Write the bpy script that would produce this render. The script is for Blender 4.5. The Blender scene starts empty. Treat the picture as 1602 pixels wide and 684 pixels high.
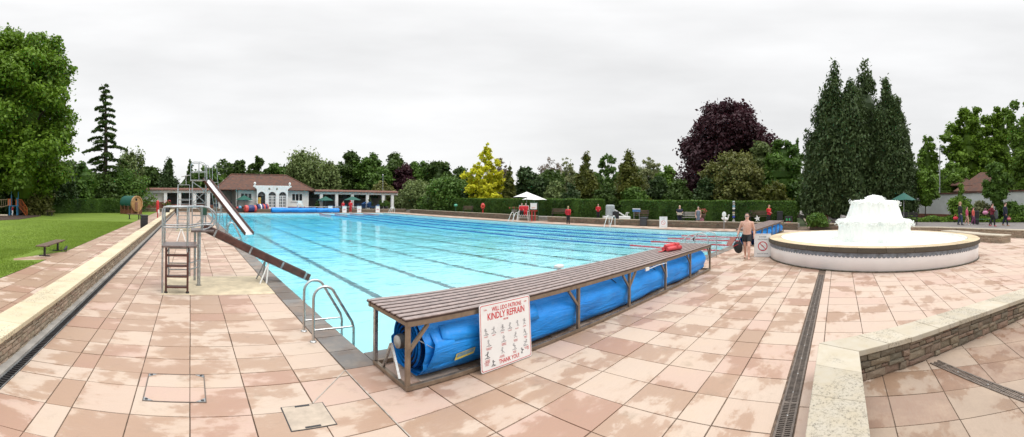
import bpy, bmesh, math, random
import numpy as np
from mathutils import Vector, Matrix
sc = bpy.context.scene
COL = sc.collection
R_ = random.Random(7)

# ------------------------------------------------------------------ camera (a phone panorama: central cylindrical)
FPX, CY, EYE = 646.0, 312.0, 2.1
def _rc(x, y):
    t = (x-801)/FPX
    return Vector((math.sin(t), math.cos(t), (CY-y)/FPX))
_d1 = _rc(298, 308.5).normalized()
_d2 = _rc(1313, 317); _d2 = (_d2 - _d1*_d2.dot(_d1)).normalized()
_up = _d2.cross(_d1)
RM = Matrix((_d2, _d1, _up))                     # pixel ray -> world: +Y along the pool, +X along its near end
cd = bpy.data.cameras.new('camera'); cam = bpy.data.objects.new('camera', cd); COL.objects.link(cam)
cd.type = 'PANO'; cd.panorama_type = 'CENTRAL_CYLINDRICAL'
cd.central_cylindrical_range_u_min = -801/FPX; cd.central_cylindrical_range_u_max = 801/FPX
cd.central_cylindrical_range_v_min = -(684-CY)/FPX; cd.central_cylindrical_range_v_max = CY/FPX
cd.central_cylindrical_radius = 1.0
cd.clip_start = 0.05; cd.clip_end = 3000
M3 = Matrix((RM.col[0], RM.col[2], -RM.col[1])).transposed()
cam.matrix_world = Matrix.Translation((0, 0, EYE)) @ M3.to_4x4()
sc.camera = cam

# ------------------------------------------------------------------ overcast sky and a wide weak sun
SUN_EL, SUN_AZ = math.radians(52), math.radians(150)   # azimuth from +Y towards +X
w = bpy.data.worlds.new('World'); sc.world = w; w.use_nodes = True
nt = w.node_tree; N = nt.nodes; L = nt.links; N.clear()
out = N.new('ShaderNodeOutputWorld'); bgn = N.new('ShaderNodeBackground')
sky = N.new('ShaderNodeTexSky'); sky.sky_type = 'NISHITA'; sky.sun_disc = False
sky.sun_elevation = SUN_EL; sky.sun_rotation = SUN_AZ
tc = N.new('ShaderNodeTexCoord'); sep = N.new('ShaderNodeSeparateXYZ'); L.new(tc.outputs['Generated'], sep.inputs[0])
ramp = N.new('ShaderNodeValToRGB'); L.new(sep.outputs['Z'], ramp.inputs[0])
e = ramp.color_ramp; e.elements[0].position = 0.0; e.elements[0].color = (.96, .965, .965, 1)
e.elements[1].position = 1.0; e.elements[1].color = (1, 1, 1, 1)
for p_, c_ in ((.20, .985), (.45, 1.0), (.62, 1.0)):
    q = e.elements.new(p_); q.color = (c_, c_, c_*1.003, 1)
# the cloud cover brightens towards the zenith, as an overcast sky does
zr = N.new('ShaderNodeMapRange'); L.new(sep.outputs['Z'], zr.inputs[0])
zr.inputs[1].default_value = .42; zr.inputs[2].default_value = .95; zr.inputs[3].default_value = 1.0; zr.inputs[4].default_value = 2.7
mp = N.new('ShaderNodeMapping'); mp.inputs['Scale'].default_value = (1.1, 1.1, 5.5); L.new(tc.outputs['Generated'], mp.inputs[0])
cn = N.new('ShaderNodeTexNoise'); cn.inputs['Scale'].default_value = 1.4; cn.inputs['Detail'].default_value = 5; cn.inputs['Roughness'].default_value = .5
L.new(mp.outputs[0], cn.inputs['Vector'])
cr = N.new('ShaderNodeMapRange'); L.new(cn.outputs[0], cr.inputs[0])
cr.inputs[1].default_value = .32; cr.inputs[2].default_value = .68; cr.inputs[3].default_value = .875; cr.inputs[4].default_value = 1.07
m1 = N.new('ShaderNodeMath'); m1.operation = 'MULTIPLY'; L.new(zr.outputs[0], m1.inputs[0]); L.new(cr.outputs[0], m1.inputs[1])
vm = N.new('ShaderNodeVectorMath'); vm.operation = 'SCALE'; L.new(ramp.outputs[0], vm.inputs[0]); L.new(m1.outputs[0], vm.inputs['Scale'])
sk = N.new('ShaderNodeVectorMath'); sk.operation = 'SCALE'; L.new(sky.outputs[0], sk.inputs[0]); sk.inputs['Scale'].default_value = .07
mx = N.new('ShaderNodeMix'); mx.data_type = 'RGBA'; mx.inputs[0].default_value = .94
L.new(sk.outputs[0], mx.inputs[6]); L.new(vm.outputs[0], mx.inputs[7])
L.new(mx.outputs[2], bgn.inputs[0]); bgn.inputs[1].default_value = 1.0; L.new(bgn.outputs[0], out.inputs[0])
sd = bpy.data.lights.new('sun', 'SUN'); sd.energy = 1.2; sd.angle = math.radians(25); sd.color = (1, .97, .92)
so = bpy.data.objects.new('sun', sd); COL.objects.link(so)
_sv = Vector((math.sin(SUN_AZ)*math.cos(SUN_EL), math.cos(SUN_AZ)*math.cos(SUN_EL), math.sin(SUN_EL)))
so.rotation_euler = _sv.to_track_quat('Z', 'Y').to_euler()
sc.view_settings.view_transform = 'Standard'; sc.view_settings.look = 'None'; sc.view_settings.gamma = 1
sc.view_settings.use_curve_mapping = False; sc.view_settings.exposure = 0.0
sc.cycles.use_denoising = True; sc.cycles.max_bounces = 7; sc.cycles.diffuse_bounces = 3; sc.cycles.glossy_bounces = 3
sc.cycles.transmission_bounces = 5; sc.cycles.transparent_max_bounces = 8; sc.cycles.sample_clamp_indirect = 6; sc.cycles.caustics_reflective = False

# ------------------------------------------------------------------ placing: from a direction seen and a real distance to a point
def G(x, y, z=0.0):
    r = RM @ _rc(x, y); k = (z-EYE)/r.z
    return Vector((r.x*k, r.y*k, z))
def at(x, d, z=0.0):
    r = RM @ _rc(x, 315); h = math.hypot(r.x, r.y)
    return Vector((r.x/h*d, r.y/h*d, z))
def zz(x, y, d):
    r = RM @ _rc(x, y); return EYE + r.z/math.hypot(r.x, r.y)*d

# ------------------------------------------------------------------ materials
def nodes(name):
    m = bpy.data.materials.new(name); m.use_nodes = True
    t = m.node_tree; return m, t, t.nodes['Principled BSDF']
def mixc(t, fac, a, b, mode='MIX'):
    n = t.nodes.new('ShaderNodeMix'); n.data_type = 'RGBA'; n.blend_type = mode
    for s, v in ((0, fac), (6, a), (7, b)):
        if hasattr(v, 'links'): t.links.new(v, n.inputs[s])
        elif s == 0: n.inputs[0].default_value = v
        else: n.inputs[s].default_value = (*v[:3], 1)
    return n.outputs[2]
def noise(t, scale, detail=4, rough=.55, vec=None, dist=0):
    n = t.nodes.new('ShaderNodeTexNoise'); n.inputs['Scale'].default_value = scale; n.inputs['Detail'].default_value = detail
    n.inputs['Roughness'].default_value = rough; n.inputs['Distortion'].default_value = dist
    if vec is not None: t.links.new(vec, n.inputs['Vector'])
    return n.outputs[0]
def rng(t, v, a, b, c=0., d=1., smooth=False):
    n = t.nodes.new('ShaderNodeMapRange'); t.links.new(v, n.inputs[0])
    if smooth: n.interpolation_type = 'SMOOTHSTEP'
    for i, x in enumerate((a, b, c, d)): n.inputs[i+1].default_value = x
    return n.outputs[0]
def math_(t, op, a, b=None):
    n = t.nodes.new('ShaderNodeMath'); n.operation = op
    for i, v in ((0, a), (1, b)):
        if v is None: continue
        if hasattr(v, 'links'): t.links.new(v, n.inputs[i])
        else: n.inputs[i].default_value = v
    return n.outputs[0]
def pos(t, scale=None):
    g = t.nodes.new('ShaderNodeNewGeometry')
    if scale is None: return g.outputs['Position']
    m = t.nodes.new('ShaderNodeMapping'); m.inputs['Scale'].default_value = scale
    t.links.new(g.outputs['Position'], m.inputs[0]); return m.outputs[0]
def attr(t, name='tint'):
    n = t.nodes.new('ShaderNodeAttribute'); n.attribute_name = name; return n.outputs['Fac']
def bump(t, bs, h, strength=.3, dist=.01):
    n = t.nodes.new('ShaderNodeBump'); n.inputs['Strength'].default_value = strength; n.inputs['Distance'].default_value = dist
    t.links.new(h, n.inputs['Height']); t.links.new(n.outputs[0], bs.inputs['Normal'])
def setv(bs, rough=None, metal=None, spec=None):
    if rough is not None: bs.inputs['Roughness'].default_value = rough
    if metal is not None: bs.inputs['Metallic'].default_value = metal
    if spec is not None: bs.inputs['Specular IOR Level'].default_value = spec
MATS = {}
def mat(name, c, rough=.6, metal=0., var=.12, scale=6., bmp=.15, c2=None, bdist=.004):
    """a painted, woven or metal surface: base colour with uneven patches and a fine relief"""
    if name in MATS: return MATS[name]
    m, t, b = nodes(name)
    p = pos(t); n = noise(t, scale, 5, .6, p)
    d = tuple(x*(1-var*2.2) for x in c) if c2 is None else c2
    l = tuple(min(1, x*(1+var)) for x in c)
    t.links.new(mixc(t, rng(t, n, .3, .7), d, l), b.inputs['Base Color'])
    setv(b, rough, metal); t.links.new(rng(t, n, .3, .7, max(.05, rough-.12), min(1, rough+.12)), b.inputs['Roughness'])
    if bmp: bump(t, b, noise(t, scale*8, 3, .6, p), bmp, bdist)
    MATS[name] = m; return m
def foliage(name, dark, light, trans=.25):
    if name in MATS: return MATS[name]
    m, t, b = nodes(name)
    a = attr(t); c = mixc(t, a, dark, light)
    n = noise(t, .9, 3, .5, pos(t)); c = mixc(t, rng(t, n, .35, .7, 0, .35), c, tuple(x*1.25 for x in light))
    t.links.new(c, b.inputs['Base Color']); setv(b, .55, 0, .3)
    tr = t.nodes.new('ShaderNodeBsdfTranslucent'); t.links.new(c, tr.inputs[0])
    ms = t.nodes.new('ShaderNodeMixShader'); ms.inputs[0].default_value = trans
    t.links.new(b.outputs[0], ms.inputs[1]); t.links.new(tr.outputs[0], ms.inputs[2])
    t.links.new(ms.outputs[0], t.nodes['Material Output'].inputs[0])
    MATS[name] = m; return m

def slab_mat(name, ca, cb, cc, wetness=.5, stretch=(1.1, 1.9, 1)):
    m, t, b = nodes(name)
    a = attr(t); a2 = attr(t, 'tint2')
    c = mixc(t, rng(t, a, .25, .62), ca, cb); c = mixc(t, rng(t, a, .74, .80), c, cc)
    p = pos(t)
    big = noise(t, .5, 3, .5, p); c = mixc(t, rng(t, big, .3, .7, 0, .2), c, tuple(x*.72 for x in cb))
    grain = noise(t, 60, 4, .7, p); c = mixc(t, rng(t, grain, .3, .7, 0, .22), c, tuple(x*.6 for x in ca))
    brush = noise(t, 7, 4, .6, pos(t, (1, 7, 1))); c = mixc(t, rng(t, brush, .35, .75, 0, .45), c, tuple(x*.80 for x in ca)); c = mixc(t, rng(t, noise(t, 1.7, 5, .7, p), .45, .75, 0, .40), c, (.52, .40, .29))
    # damp patches left by rain: their own outline, a little darker, smoother
    wn = noise(t, 1.0, 9, .64, pos(t, stretch), .15)
    wn = math_(t, 'ADD', wn, math_(t, 'MULTIPLY', math_(t, 'SUBTRACT', a2, .5), .16))
    sx_ = t.nodes.new('ShaderNodeSeparateXYZ'); t.links.new(p, sx_.inputs[0]); wn = math_(t, 'ADD', wn, rng(t, sx_.outputs[0], -2.6, 1.5, .075, 0.))   # the low side by the drain stays damper
    wet = rng(t, wn, .60-.14*wetness, .60-.14*wetness+.032)
    soft = rng(t, wn, .60-.14*wetness-.07, .60-.14*wetness+.09, smooth=True)
    wc = mixc(t, 1.0, c, (.755, .64, .565), 'MULTIPLY')
    fac = math_(t, 'ADD', math_(t, 'MULTIPLY', wet, .58), math_(t, 'MULTIPLY', soft, .42)); col = mixc(t, fac, c, wc)
    sp = noise(t, 3.3, 5, .6, p); col = mixc(t, rng(t, sp, .60, .72, 0, .3), col, (.22, .17, .12))
    t.links.new(col, b.inputs['Base Color'])
    t.links.new(rng(t, wet, 0, 1, .82, .38), b.inputs['Roughness']); setv(b, None, None, .35)
    bump(t, b, grain, .25, .002)
    MATS[name] = m; return m
M_SLAB = slab_mat('paving slab', (.555, .445, .36), (.54, .415, .33), (.53, .37, .305), .70)
M_SLAB2 = slab_mat('dry paving slab', (.565, .445, .365), (.545, .415, .335), (.53, .375, .31), .30)
M_SLABD = slab_mat('grimy paving slab', (.40, .31, .24), (.34, .26, .20), (.30, .20, .15), .5)
M_COPE = slab_mat('pool edge slab', (.22, .21, .20), (.19, .18, .17), (.16, .15, .145), .7)

def stone_mat(name, cs, mortar=.5):
    m, t, b = nodes(name)
    a = attr(t); r = t.nodes.new('ShaderNodeValToRGB'); t.links.new(a, r.inputs[0])
    r.color_ramp.elements[0].color = (*cs[0], 1); r.color_ramp.elements[1].color = (*cs[-1], 1); r.color_ramp.elements[1].position = 1
    for i, c in enumerate(cs[1:-1]):
        q = r.color_ramp.elements.new((i+1)/(len(cs)-1)); q.color = (*c, 1)
    p = pos(t); n = noise(t, 26, 5, .65, p)
    c = mixc(t, rng(t, n, .35, .7, 0, .55), r.outputs[0], tuple(x*.45 for x in cs[0]))
    n2 = noise(t, 4, 4, .6, p); c = mixc(t, rng(t, n2, .55, .72, 0, .5), c, (.13, .12, .085))
    t.links.new(c, b.inputs['Base Color']); setv(b, .9, 0, .2); bump(t, b, n, .9, .012)
    MATS[name] = m; return m
M_STONE = stone_mat('rubble stone', [(.25, .20, .14), (.19, .17, .13), (.30, .20, .15), (.15, .13, .10), (.31, .26, .19), (.22, .14, .11)])
M_STONEL = stone_mat('pale rubble stone', [(.40, .32, .23), (.34, .28, .21), (.44, .33, .25), (.30, .25, .19), (.48, .40, .30), (.36, .26, .2)])
M_MORTAR = mat('mortar', (.16, .13, .10), .95, 0, .25, 20, .5)
def cap_mat(name, c, lichen, cold=(.10, .095, .085)):
    m, t, b = nodes(name); p = pos(t)
    a = attr(t); col = mixc(t, a, c, tuple(x*.80 for x in c))
    n0 = noise(t, 5, 4, .6, p); col = mixc(t, rng(t, n0, .35, .7, 0, .35), col, (c[0]*.75, c[1]*.66, c[2]*.48))
    n1 = noise(t, 38, 6, .75, p); n2 = noise(t, 3, 3, .5, p)
    n2b = math_(t, 'ADD', n2, math_(t, 'MULTIPLY', math_(t, 'SUBTRACT', attr(t, 'tint2'), .5), .35))
    k = math_(t, 'MULTIPLY', rng(t, n1, .50, .66), rng(t, n2b, .56-lichen*.2, .72-lichen*.2))
    col = mixc(t, k, col, cold)
    t.links.new(col, b.inputs['Base Color']); setv(b, .88, 0, .25); bump(t, b, n1, .5, .005)
    MATS[name] = m; return m
M_CAPL = cap_mat('pale coping stone', (.66, .58, .42), .15)
M_CAPR = cap_mat('weathered coping stone', (.54, .49, .40), 1.05, (.15, .135, .11))
M_CAPF = cap_mat('far coping stone', (.40, .35, .27), .7)
M_STEEL = mat('stainless steel', (.52, .52, .51), .28, 1.0, .05, 12, .05)
M_GALV = mat('galvanised steel', (.40, .42, .43), .42, .75, .15, 14, .1)
M_BRONZE = mat('weathered brown metal', (.27, .21, .155), .42, .55, .14, 9, .1)
M_WHITE = mat('white paint', (.78, .78, .76), .6, 0, .05, 3, .1)
M_RENDER = mat('white render', (.74, .73, .69), .85, 0, .07, 1.5, .3)
M_BLACK = mat('black plastic', (.022, .022, .024), .4, 0, .15, 10, .1)
M_RED = mat('red plastic', (.55, .025, .03), .4, 0, .08, 10, .1)
M_REDC = mat('red cloth', (.55, .02, .03), .8, 0, .12, 14, .3)
M_BLUE = mat('blue paint', (.03, .22, .42), .4, 0, .1, 8, .1)
M_ORANGE = mat('orange paint', (.62, .15, .03), .45, 0, .1, 8, .1)
M_GREENC = mat('green canvas', (.012, .10, .075), .8, 0, .15, 8, .3)
M_GREEN = mat('green plastic', (.02, .10, .05), .5, 0, .15, 8, .2)
M_DKWOOD = mat('dark stained timber', (.095, .034, .024), .5, 0, .22, 9, .3)
M_OAK = mat('brown bench timber', (.14, .09, .06), .65, 0, .22, 12, .3)
M_PINE = mat('varnished pine', (.50, .29, .13), .5, 0, .18, 9, .3)
M_BRICK = mat('red brick', (.26, .11, .07), .85, 0, .3, 12, .4)
M_GLASS = mat('dark window glass', (.02, .025, .03), .08, 0, .1, 2, 0)
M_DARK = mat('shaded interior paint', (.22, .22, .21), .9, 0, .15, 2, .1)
M_TARMAC = mat('grey tarmac', (.20, .18, .17), .9, 0, .14, 5, .4)
M_BARK = mat('bark', (.085, .065, .048), .95, 0, .3, 7, .8, bdist=.03)
M_SOIL = mat('bark chippings', (.085, .05, .035), .95, 0, .35, 30, .8, bdist=.02)
M_SKIN = mat('skin', (.66, .39, .30), .5, 0, .06, 18, .05)
M_HAIRB = mat('brown hair', (.07, .045, .03), .7, 0, .2, 30, .4)
M_HAIRL = mat('blonde hair', (.42, .29, .15), .7, 0, .2, 30, .4)
M_NAVY = mat('navy cloth', (.015, .02, .045), .85, 0, .15, 14, .3)
M_BLKC = mat('black cloth', (.012, .012, .014), .7, 0, .15, 14, .3)
M_PLINTH = mat('pale yellow concrete', (.58, .49, .34), .85, 0, .14, 3, .3)
M_CONC = mat('grey concrete', (.36, .34, .31), .9, 0, .14, 4, .4)

# ------------------------------------------------------------------ mesh building
def link(o, parent=None):
    COL.objects.link(o)
    if parent is not None: o.parent = parent
    return o
def rootloc(p):
    v = Vector((0, 0, 0))
    while p is not None: v += p.location; p = p.parent
    return v
def tag(o, label, cat, group=None):
    o['label'] = label; o['category'] = cat
    if group: o['group'] = group
    return o
def thing(name, label, cat, loc=(0, 0, 0), group=None, rz=0):
    o = bpy.data.objects.new(name, None); COL.objects.link(o); o.empty_display_size = .2
    o.location = loc; o.rotation_euler = (0, 0, rz); tag(o, label, cat, group); return o
def copy_tree(o, parent=None):
    c = o.copy(); COL.objects.link(c)
    if parent is not None: c.parent = parent
    for ch in list(KIDS.get(o.name, [])): KIDS.setdefault(c.name, []).append(copy_tree(ch, c))
    return c
KIDS = {}
class MB:
    def __init__(s): s.v = []; s.f = []; s.t = []; s.t2 = []; s.sm = []; s.xf = None
    def add(s, vs, fs, tint=None, smooth=False, t2=None):
        b = len(s.v)
        if s.xf is not None: vs = [s.xf @ Vector(v) for v in vs]
        s.v += [tuple(v) for v in vs]
        if tint is None: tint = R_.random()
        if t2 is None: t2 = R_.random()
        for f in fs: s.f.append([b+i for i in f]); s.t.append(tint); s.sm.append(smooth); s.t2.append(t2)
        return s
    def box(s, x0, y0, z0, x1, y1, z1, tint=None, t2=None):
        return s.add([(x0,y0,z0),(x1,y0,z0),(x1,y1,z0),(x0,y1,z0),(x0,y0,z1),(x1,y0,z1),(x1,y1,z1),(x0,y1,z1)],
            [(3,2,1,0),(4,5,6,7),(0,1,5,4),(1,2,6,5),(2,3,7,6),(3,0,4,7)], tint, t2=t2)
    def bar(s, a, b, w, h, up=(0, 0, 1), tint=None):
        """a square bar from a to b, w wide and h high"""
        a, b = Vector(a), Vector(b); d = (b-a).normalized(); u = Vector(up)
        if abs(d.dot(u)) > .98: u = Vector((0, 1, 0))
        r = d.cross(u).normalized(); u = r.cross(d)
        vs = [p + r*(w/2*i) + u*(h/2*j) for p in (a, b) for i, j in ((-1,-1),(1,-1),(1,1),(-1,1))]
        return s.add(vs, [(3,2,1,0),(4,5,6,7),(0,1,5,4),(1,2,6,5),(2,3,7,6),(3,0,4,7)], tint)
    def tube(s, pts, r, n=8, tint=None, caps=True, flat=1.0):
        P = [Vector(p) for p in pts]; m = len(P)
        rr = r if isinstance(r, (list, tuple)) else [r]*m
        vs = []; up = Vector((0, 0, 1)); prev = None
        for i, p in enumerate(P):
            d = (P[min(i+1, m-1)] - P[max(i-1, 0)])
            d = d.normalized() if d.length > 1e-9 else Vector((0, 0, 1))
            if prev is None: a = d.cross(up if abs(d.z) < .95 else Vector((1, 0, 0))).normalized()
            else:
                a = prev - d*prev.dot(d)
                a = a.normalized() if a.length > 1e-6 else d.cross(Vector((1, 0, 0))).normalized()
            prev = a; b_ = d.cross(a)
            for k in range(n):
                t = 2*math.pi*k/n; vs.append(p + a*(math.cos(t)*rr[i]) + b_*(math.sin(t)*rr[i]*flat))
        fs = [(i*n+k, i*n+(k+1) % n, (i+1)*n+(k+1) % n, (i+1)*n+k) for i in range(m-1) for k in range(n)]
        s.add(vs, fs, tint, True)
        if caps: s.add(vs[:n], [tuple(range(n))[::-1]], tint); s.add(vs[-n:], [tuple(range(n))], tint)
        return s
    def lathe(s, prof, c=(0, 0, 0), n=24, tint=None, smooth=True, jit=0):
        vs = []
        for r, z in prof:
            for k in range(n):
                t = 2*math.pi*k/n; q = 1 + (R_.uniform(-jit, jit) if jit else 0)
                vs.append((c[0]+math.cos(t)*r*q, c[1]+math.sin(t)*r*q, c[2]+z))
        fs = [(i*n+k, i*n+(k+1) % n, (i+1)*n+(k+1) % n, (i+1)*n+k) for i in range(len(prof)-1) for k in range(n)]
        return s.add(vs, fs, tint, smooth)
    def prism(s, poly, z0, z1, tint=None, t2=None):
        n = len(poly)
        if sum(poly[i][0]*poly[(i+1) % n][1]-poly[(i+1) % n][0]*poly[i][1] for i in range(n)) < 0: poly = poly[::-1]
        vs = [(x, y, z0) for x, y in poly] + [(x, y, z1) for x, y in poly]
        fs = [tuple(range(n))[::-1], tuple(range(n, 2*n))] + [(i, (i+1) % n, n+(i+1) % n, n+i) for i in range(n)]
        return s.add(vs, fs, tint, t2=t2)
    def ball(s, c, r, n=10, m=7, tint=None, sq=(1, 1, 1)):
        vs = [(c[0]+math.sin(math.pi*i/m)*math.cos(2*math.pi*k/n)*r*sq[0], c[1]+math.sin(math.pi*i/m)*math.sin(2*math.pi*k/n)*r*sq[1],
               c[2]+math.cos(math.pi*i/m)*r*sq[2]) for i in range(m+1) for k in range(n)]
        fs = [(i*n+k, (i+1)*n+k, (i+1)*n+(k+1) % n, i*n+(k+1) % n) for i in range(m) for k in range(n)]
        return s.add(vs, fs, tint, True)
    def build(s, name, m, parent=None, bev=0, label=None, world=True):
        me = bpy.data.meshes.new(name)
        off = rootloc(parent) if (parent is not None and world) else Vector((0, 0, 0))
        me.from_pydata([(v[0]-off.x, v[1]-off.y, v[2]-off.z) for v in s.v], [], s.f)
        me.materials.append(m)
        me.polygons.foreach_set('use_smooth', s.sm)
        a = me.attributes.new('tint', 'FLOAT', 'FACE'); a.data.foreach_set('value', s.t)
        a = me.attributes.new('tint2', 'FLOAT', 'FACE'); a.data.foreach_set('value', s.t2)
        me.update()
        o = bpy.data.objects.new(name, me); link(o, parent)
        if parent is not None: KIDS.setdefault(parent.name, []).append(o)
        if bev:
            b = o.modifiers.new('bevel', 'BEVEL'); b.width = bev; b.segments = 2; b.limit_method = 'ANGLE'
        if label: o['label'] = label
        return o
def struct(name, mb, m, bev=0):
    o = mb.build(name, m, None, bev); o['kind'] = 'structure'; return o
def arc(c, r, a0, a1, n, plane='xz'):
    out = []
    for i in range(n+1):
        t = math.radians(a0+(a1-a0)*i/n); u, v = math.cos(t)*r, math.sin(t)*r
        out.append(Vector(c) + (Vector((u, 0, v)) if plane == 'xz' else Vector((0, u, v)) if plane == 'yz' else Vector((u, v, 0))))
    return out
def text(s_, size, mtl, parent, M, name='lettering', ext=.0015, sx=1.0, align='CENTER', world=True):
    """flat raised lettering; M takes x right, y up, z out of the board to world"""
    cu = bpy.data.curves.new(name, 'FONT'); cu.body = s_; cu.size = size; cu.align_x = align; cu.extrude = ext; cu.resolution_u = 2
    cu.offset = size*.018
    o = bpy.data.objects.new(name, cu); COL.objects.link(o)
    dg = bpy.context.evaluated_depsgraph_get(); dg.update()
    me = bpy.data.meshes.new_from_object(o.evaluated_get(dg)); bpy.data.objects.remove(o)
    off = rootloc(parent) if world else Vector((0, 0, 0))
    me.transform(Matrix.Translation(-off) @ M @ Matrix.Diagonal((sx, 1, 1, 1)))
    me.materials.clear(); me.materials.append(mtl)
    r = bpy.data.objects.new(name, me); link(r, parent); KIDS.setdefault(parent.name, []).append(r); return r
# ------------------------------------------------------------------ ground, paving, pool
PX0, PX1, PY0, PY1 = 2.27, 28.1, 5.1, 55.4            # the water's rectangle
def frame(mb, x0, y0, x1, y1, z):
    for a, b, c, d in ((x0, y0, x1, PY0), (x0, PY1, x1, y1), (x0, PY0, PX0, PY1), (PX1, PY0, x1, PY1)):
        mb.add([(a, b, z), (c, b, z), (c, d, z), (a, d, z)], [(0, 1, 2, 3)], .5)
mg = bpy.data.materials.new('rough ground'); mg.use_nodes = True
_t = mg.node_tree; _b = _t.nodes['Principled BSDF']; _n = noise(_t, .3, 5, .6, pos(_t))
_t.links.new(mixc(_t, rng(_t, _n, .35, .65), (.03, .05, .015), (.07, .10, .03)), _b.inputs['Base Color']); setv(_b, .95)
g = MB(); frame(g, -1200, -1200, 1200, 1200, -.03); struct('ground', g, mg)
M_JOINT = mat('joint dirt', (.17, .12, .085), .95, 0, .3, 9, .4)
g = MB(); frame(g, -4.68, -34, 36, 62, -.012); struct('paving_bed', g, M_JOINT)

def steps_(a, b, sizes, start=None):
    out = [a]; i = 0
    while out[-1] < b-.2: out.append(out[-1]+(sizes[i % len(sizes)] if start is None else R_.choice(sizes))); i += 1
    out[-1] = b; return out
def slabs(mb, xs, ys, skip=None, gap=.008, stag=0):
    for j in range(len(ys)-1):
        for i in range(len(xs)-1):
            x0, x1, y0, y1 = xs[i], xs[i+1], ys[j], ys[j+1]
            if skip and skip((x0+x1)/2, (y0+y1)/2): continue
            h = R_.uniform(-.0015, .0015); g_ = gap*R_.uniform(.6, 1.2)
            a, b = R_.uniform(-.0012, .0012), R_.uniform(-.0012, .0012)
            tint = R_.random(); t2 = R_.random()
            v = [(x0+g_, y0+g_), (x1-g_, y0+g_), (x1-g_, y1-g_), (x0+g_, y1-g_)]
            top = [(p[0], p[1], h+(a if k in (1, 2) else -a)+(b if k > 1 else -b)) for k, p in enumerate(v)]
            mb.add(top + [(p[0], p[1], -.03) for p in v], [(0, 1, 2, 3), (4, 5, 1, 0), (5, 6, 2, 1), (6, 7, 3, 2), (7, 4, 0, 3)], tint, t2=t2)
FX, FY, FR = 16.44, -1.42, 4.17                       # fountain centre and radius
MH = [(-.48, 4.20, .18, 4.86), (.92, 3.59, 1.34, 4.01)]
yl = [-6.2, -5.6, -5.0, -4.4, -3.8, -3.2, -2.6, -2.0, -1.4, -.8, -.2, .4, 1.0, 1.6, 2.2, 2.8, 3.37, 3.93, 4.53, 4.88, 5.33]
yl = yl + [5.33+v for v in steps_(0, 56, [.45, .6, .6, .45, .6, .75])][1:]
mb = MB()
slabs(mb, [-1.98, -1.43, -1.15, -.57, .01, .61, 1.25, 1.86], yl)
yb = [.6, 1.17, 1.52, 2.11, 2.74, 3.38, 4.03, 4.70]
slabs(mb, [1.86] + [2.53+.585*k for k in range(47)] + [30.9], yb)
# right bank and far end of the pool
slabs(mb, [28.52, 29.3, 30.1, 30.9], steps_(4.7, 62, [.6, .6, .9]))
slabs(mb, steps_(1.86, 28.52, [.6, .9]), [55.82, 56.6, 57.3])
struct('paving', mb, M_SLAB)
mb = MB()
WALLC = [(3.03, 0), (5.0, 0), (7.1, -3.35), (8.9, -6.3)]
def behind(x, y):
    return y < 0 and (x-5.0)*3.35 + y*2.1 < 0
slabs(mb, [2.4+.612*k for k in range(48)], [-34+.611*k for k in range(57)] + [.4], behind)
struct('fountain_paving', mb, M_SLAB2)
mb = MB(); slabs(mb, [-4.2+.62*k for k in range(25)], [-14.4+.63*k for k in range(24)], lambda x, y: not behind(x-.4, y-.3), .006)
struct('lower_paving', mb, M_SLABD).location.z = -.006
mb = MB(); slabs(mb, [-4.66, -4.1, -3.4, -2.7], steps_(-6, 60, [.6, .75, .6, .9])); struct('left_path', mb, M_SLAB)
# pool edge slabs
mb = MB()
slabs(mb, [1.87, PX0+.03], steps_(PY0-.4, PY1+.42, [.6])); slabs(mb, steps_(PX0+.03, PX1-.03, [.6]), [PY0-.4, PY0+.03]); slabs(mb, [PX1-.03, PX1+.42], steps_(PY0-.4, PY1+.42, [.6]))
slabs(mb, steps_(PX0+.03, PX1-.03, [.6]), [PY1-.03, PY1+.42]); struct('pool_edging', mb, M_COPE)
# pale cement lines at the corner of the pool
mb = MB()
for a, b in (((1.86, 4.68), (1.25, 4.03)), ((1.865, 4.68), (1.865, 2.6))):
    a = Vector((*a, .003)); b = Vector((*b, .003)); mb.bar(a, b, .012, .004)
struct('cement_line', mb, mat('pale cement', (.42, .38, .33), .9, 0, .2, 9, .3))
# ---- tank
def fl(y): return -.80-.40*(min(max(y, 5), 14)-5)/9 - 1.7*min(max((y-14)/22, 0), 1)
mt, t, b = nodes('pool tank paint'); p = pos(t)
sz = t.nodes.new('ShaderNodeSeparateXYZ'); t.links.new(p, sz.inputs[0])
base = mixc(t, rng(t, noise(t, .5, 4, .6, p), .3, .7), (.90, .96, .965), (.93, .975, .975))
br = t.nodes.new('ShaderNodeTexBrick'); br.inputs['Scale'].default_value = 1; br.offset = 0
br.inputs['Brick Width'].default_value = .3; br.inputs['Row Height'].default_value = .15; br.inputs['Mortar Size'].default_value = .006
br.inputs['Color1'].default_value = (.78, .86, .86, 1); br.inputs['Color2'].default_value = (.72, .82, .84, 1); br.inputs['Mortar'].default_value = (.45, .58, .60, 1)
cb = t.nodes.new('ShaderNodeCombineXYZ'); t.links.new(math_(t, 'ADD', sz.outputs[0], sz.outputs[1]), cb.inputs[0]); t.links.new(sz.outputs[2], cb.inputs[1]); t.links.new(cb.outputs[0], br.inputs['Vector'])
t.links.new(mixc(t, rng(t, sz.outputs[2], -.36, -.355), base, br.outputs[0]), b.inputs['Base Color']); setv(b, .5)
mb = MB(); ys = [PY0, 10, 14, 18, 22, 26, 30, 34, 38, 40, 45, 50, PY1]
for a, c in zip(ys, ys[1:]):
    mb.add([(PX0, a, fl(a)), (PX1, a, fl(a)), (PX1, c, fl(c)), (PX0, c, fl(c))], [(0, 1, 2, 3)])
    for x in (PX0, PX1): mb.add([(x, a, fl(a)), (x, c, fl(c)), (x, c, -.03), (x, a, -.03)], [(0, 1, 2, 3)])
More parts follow.
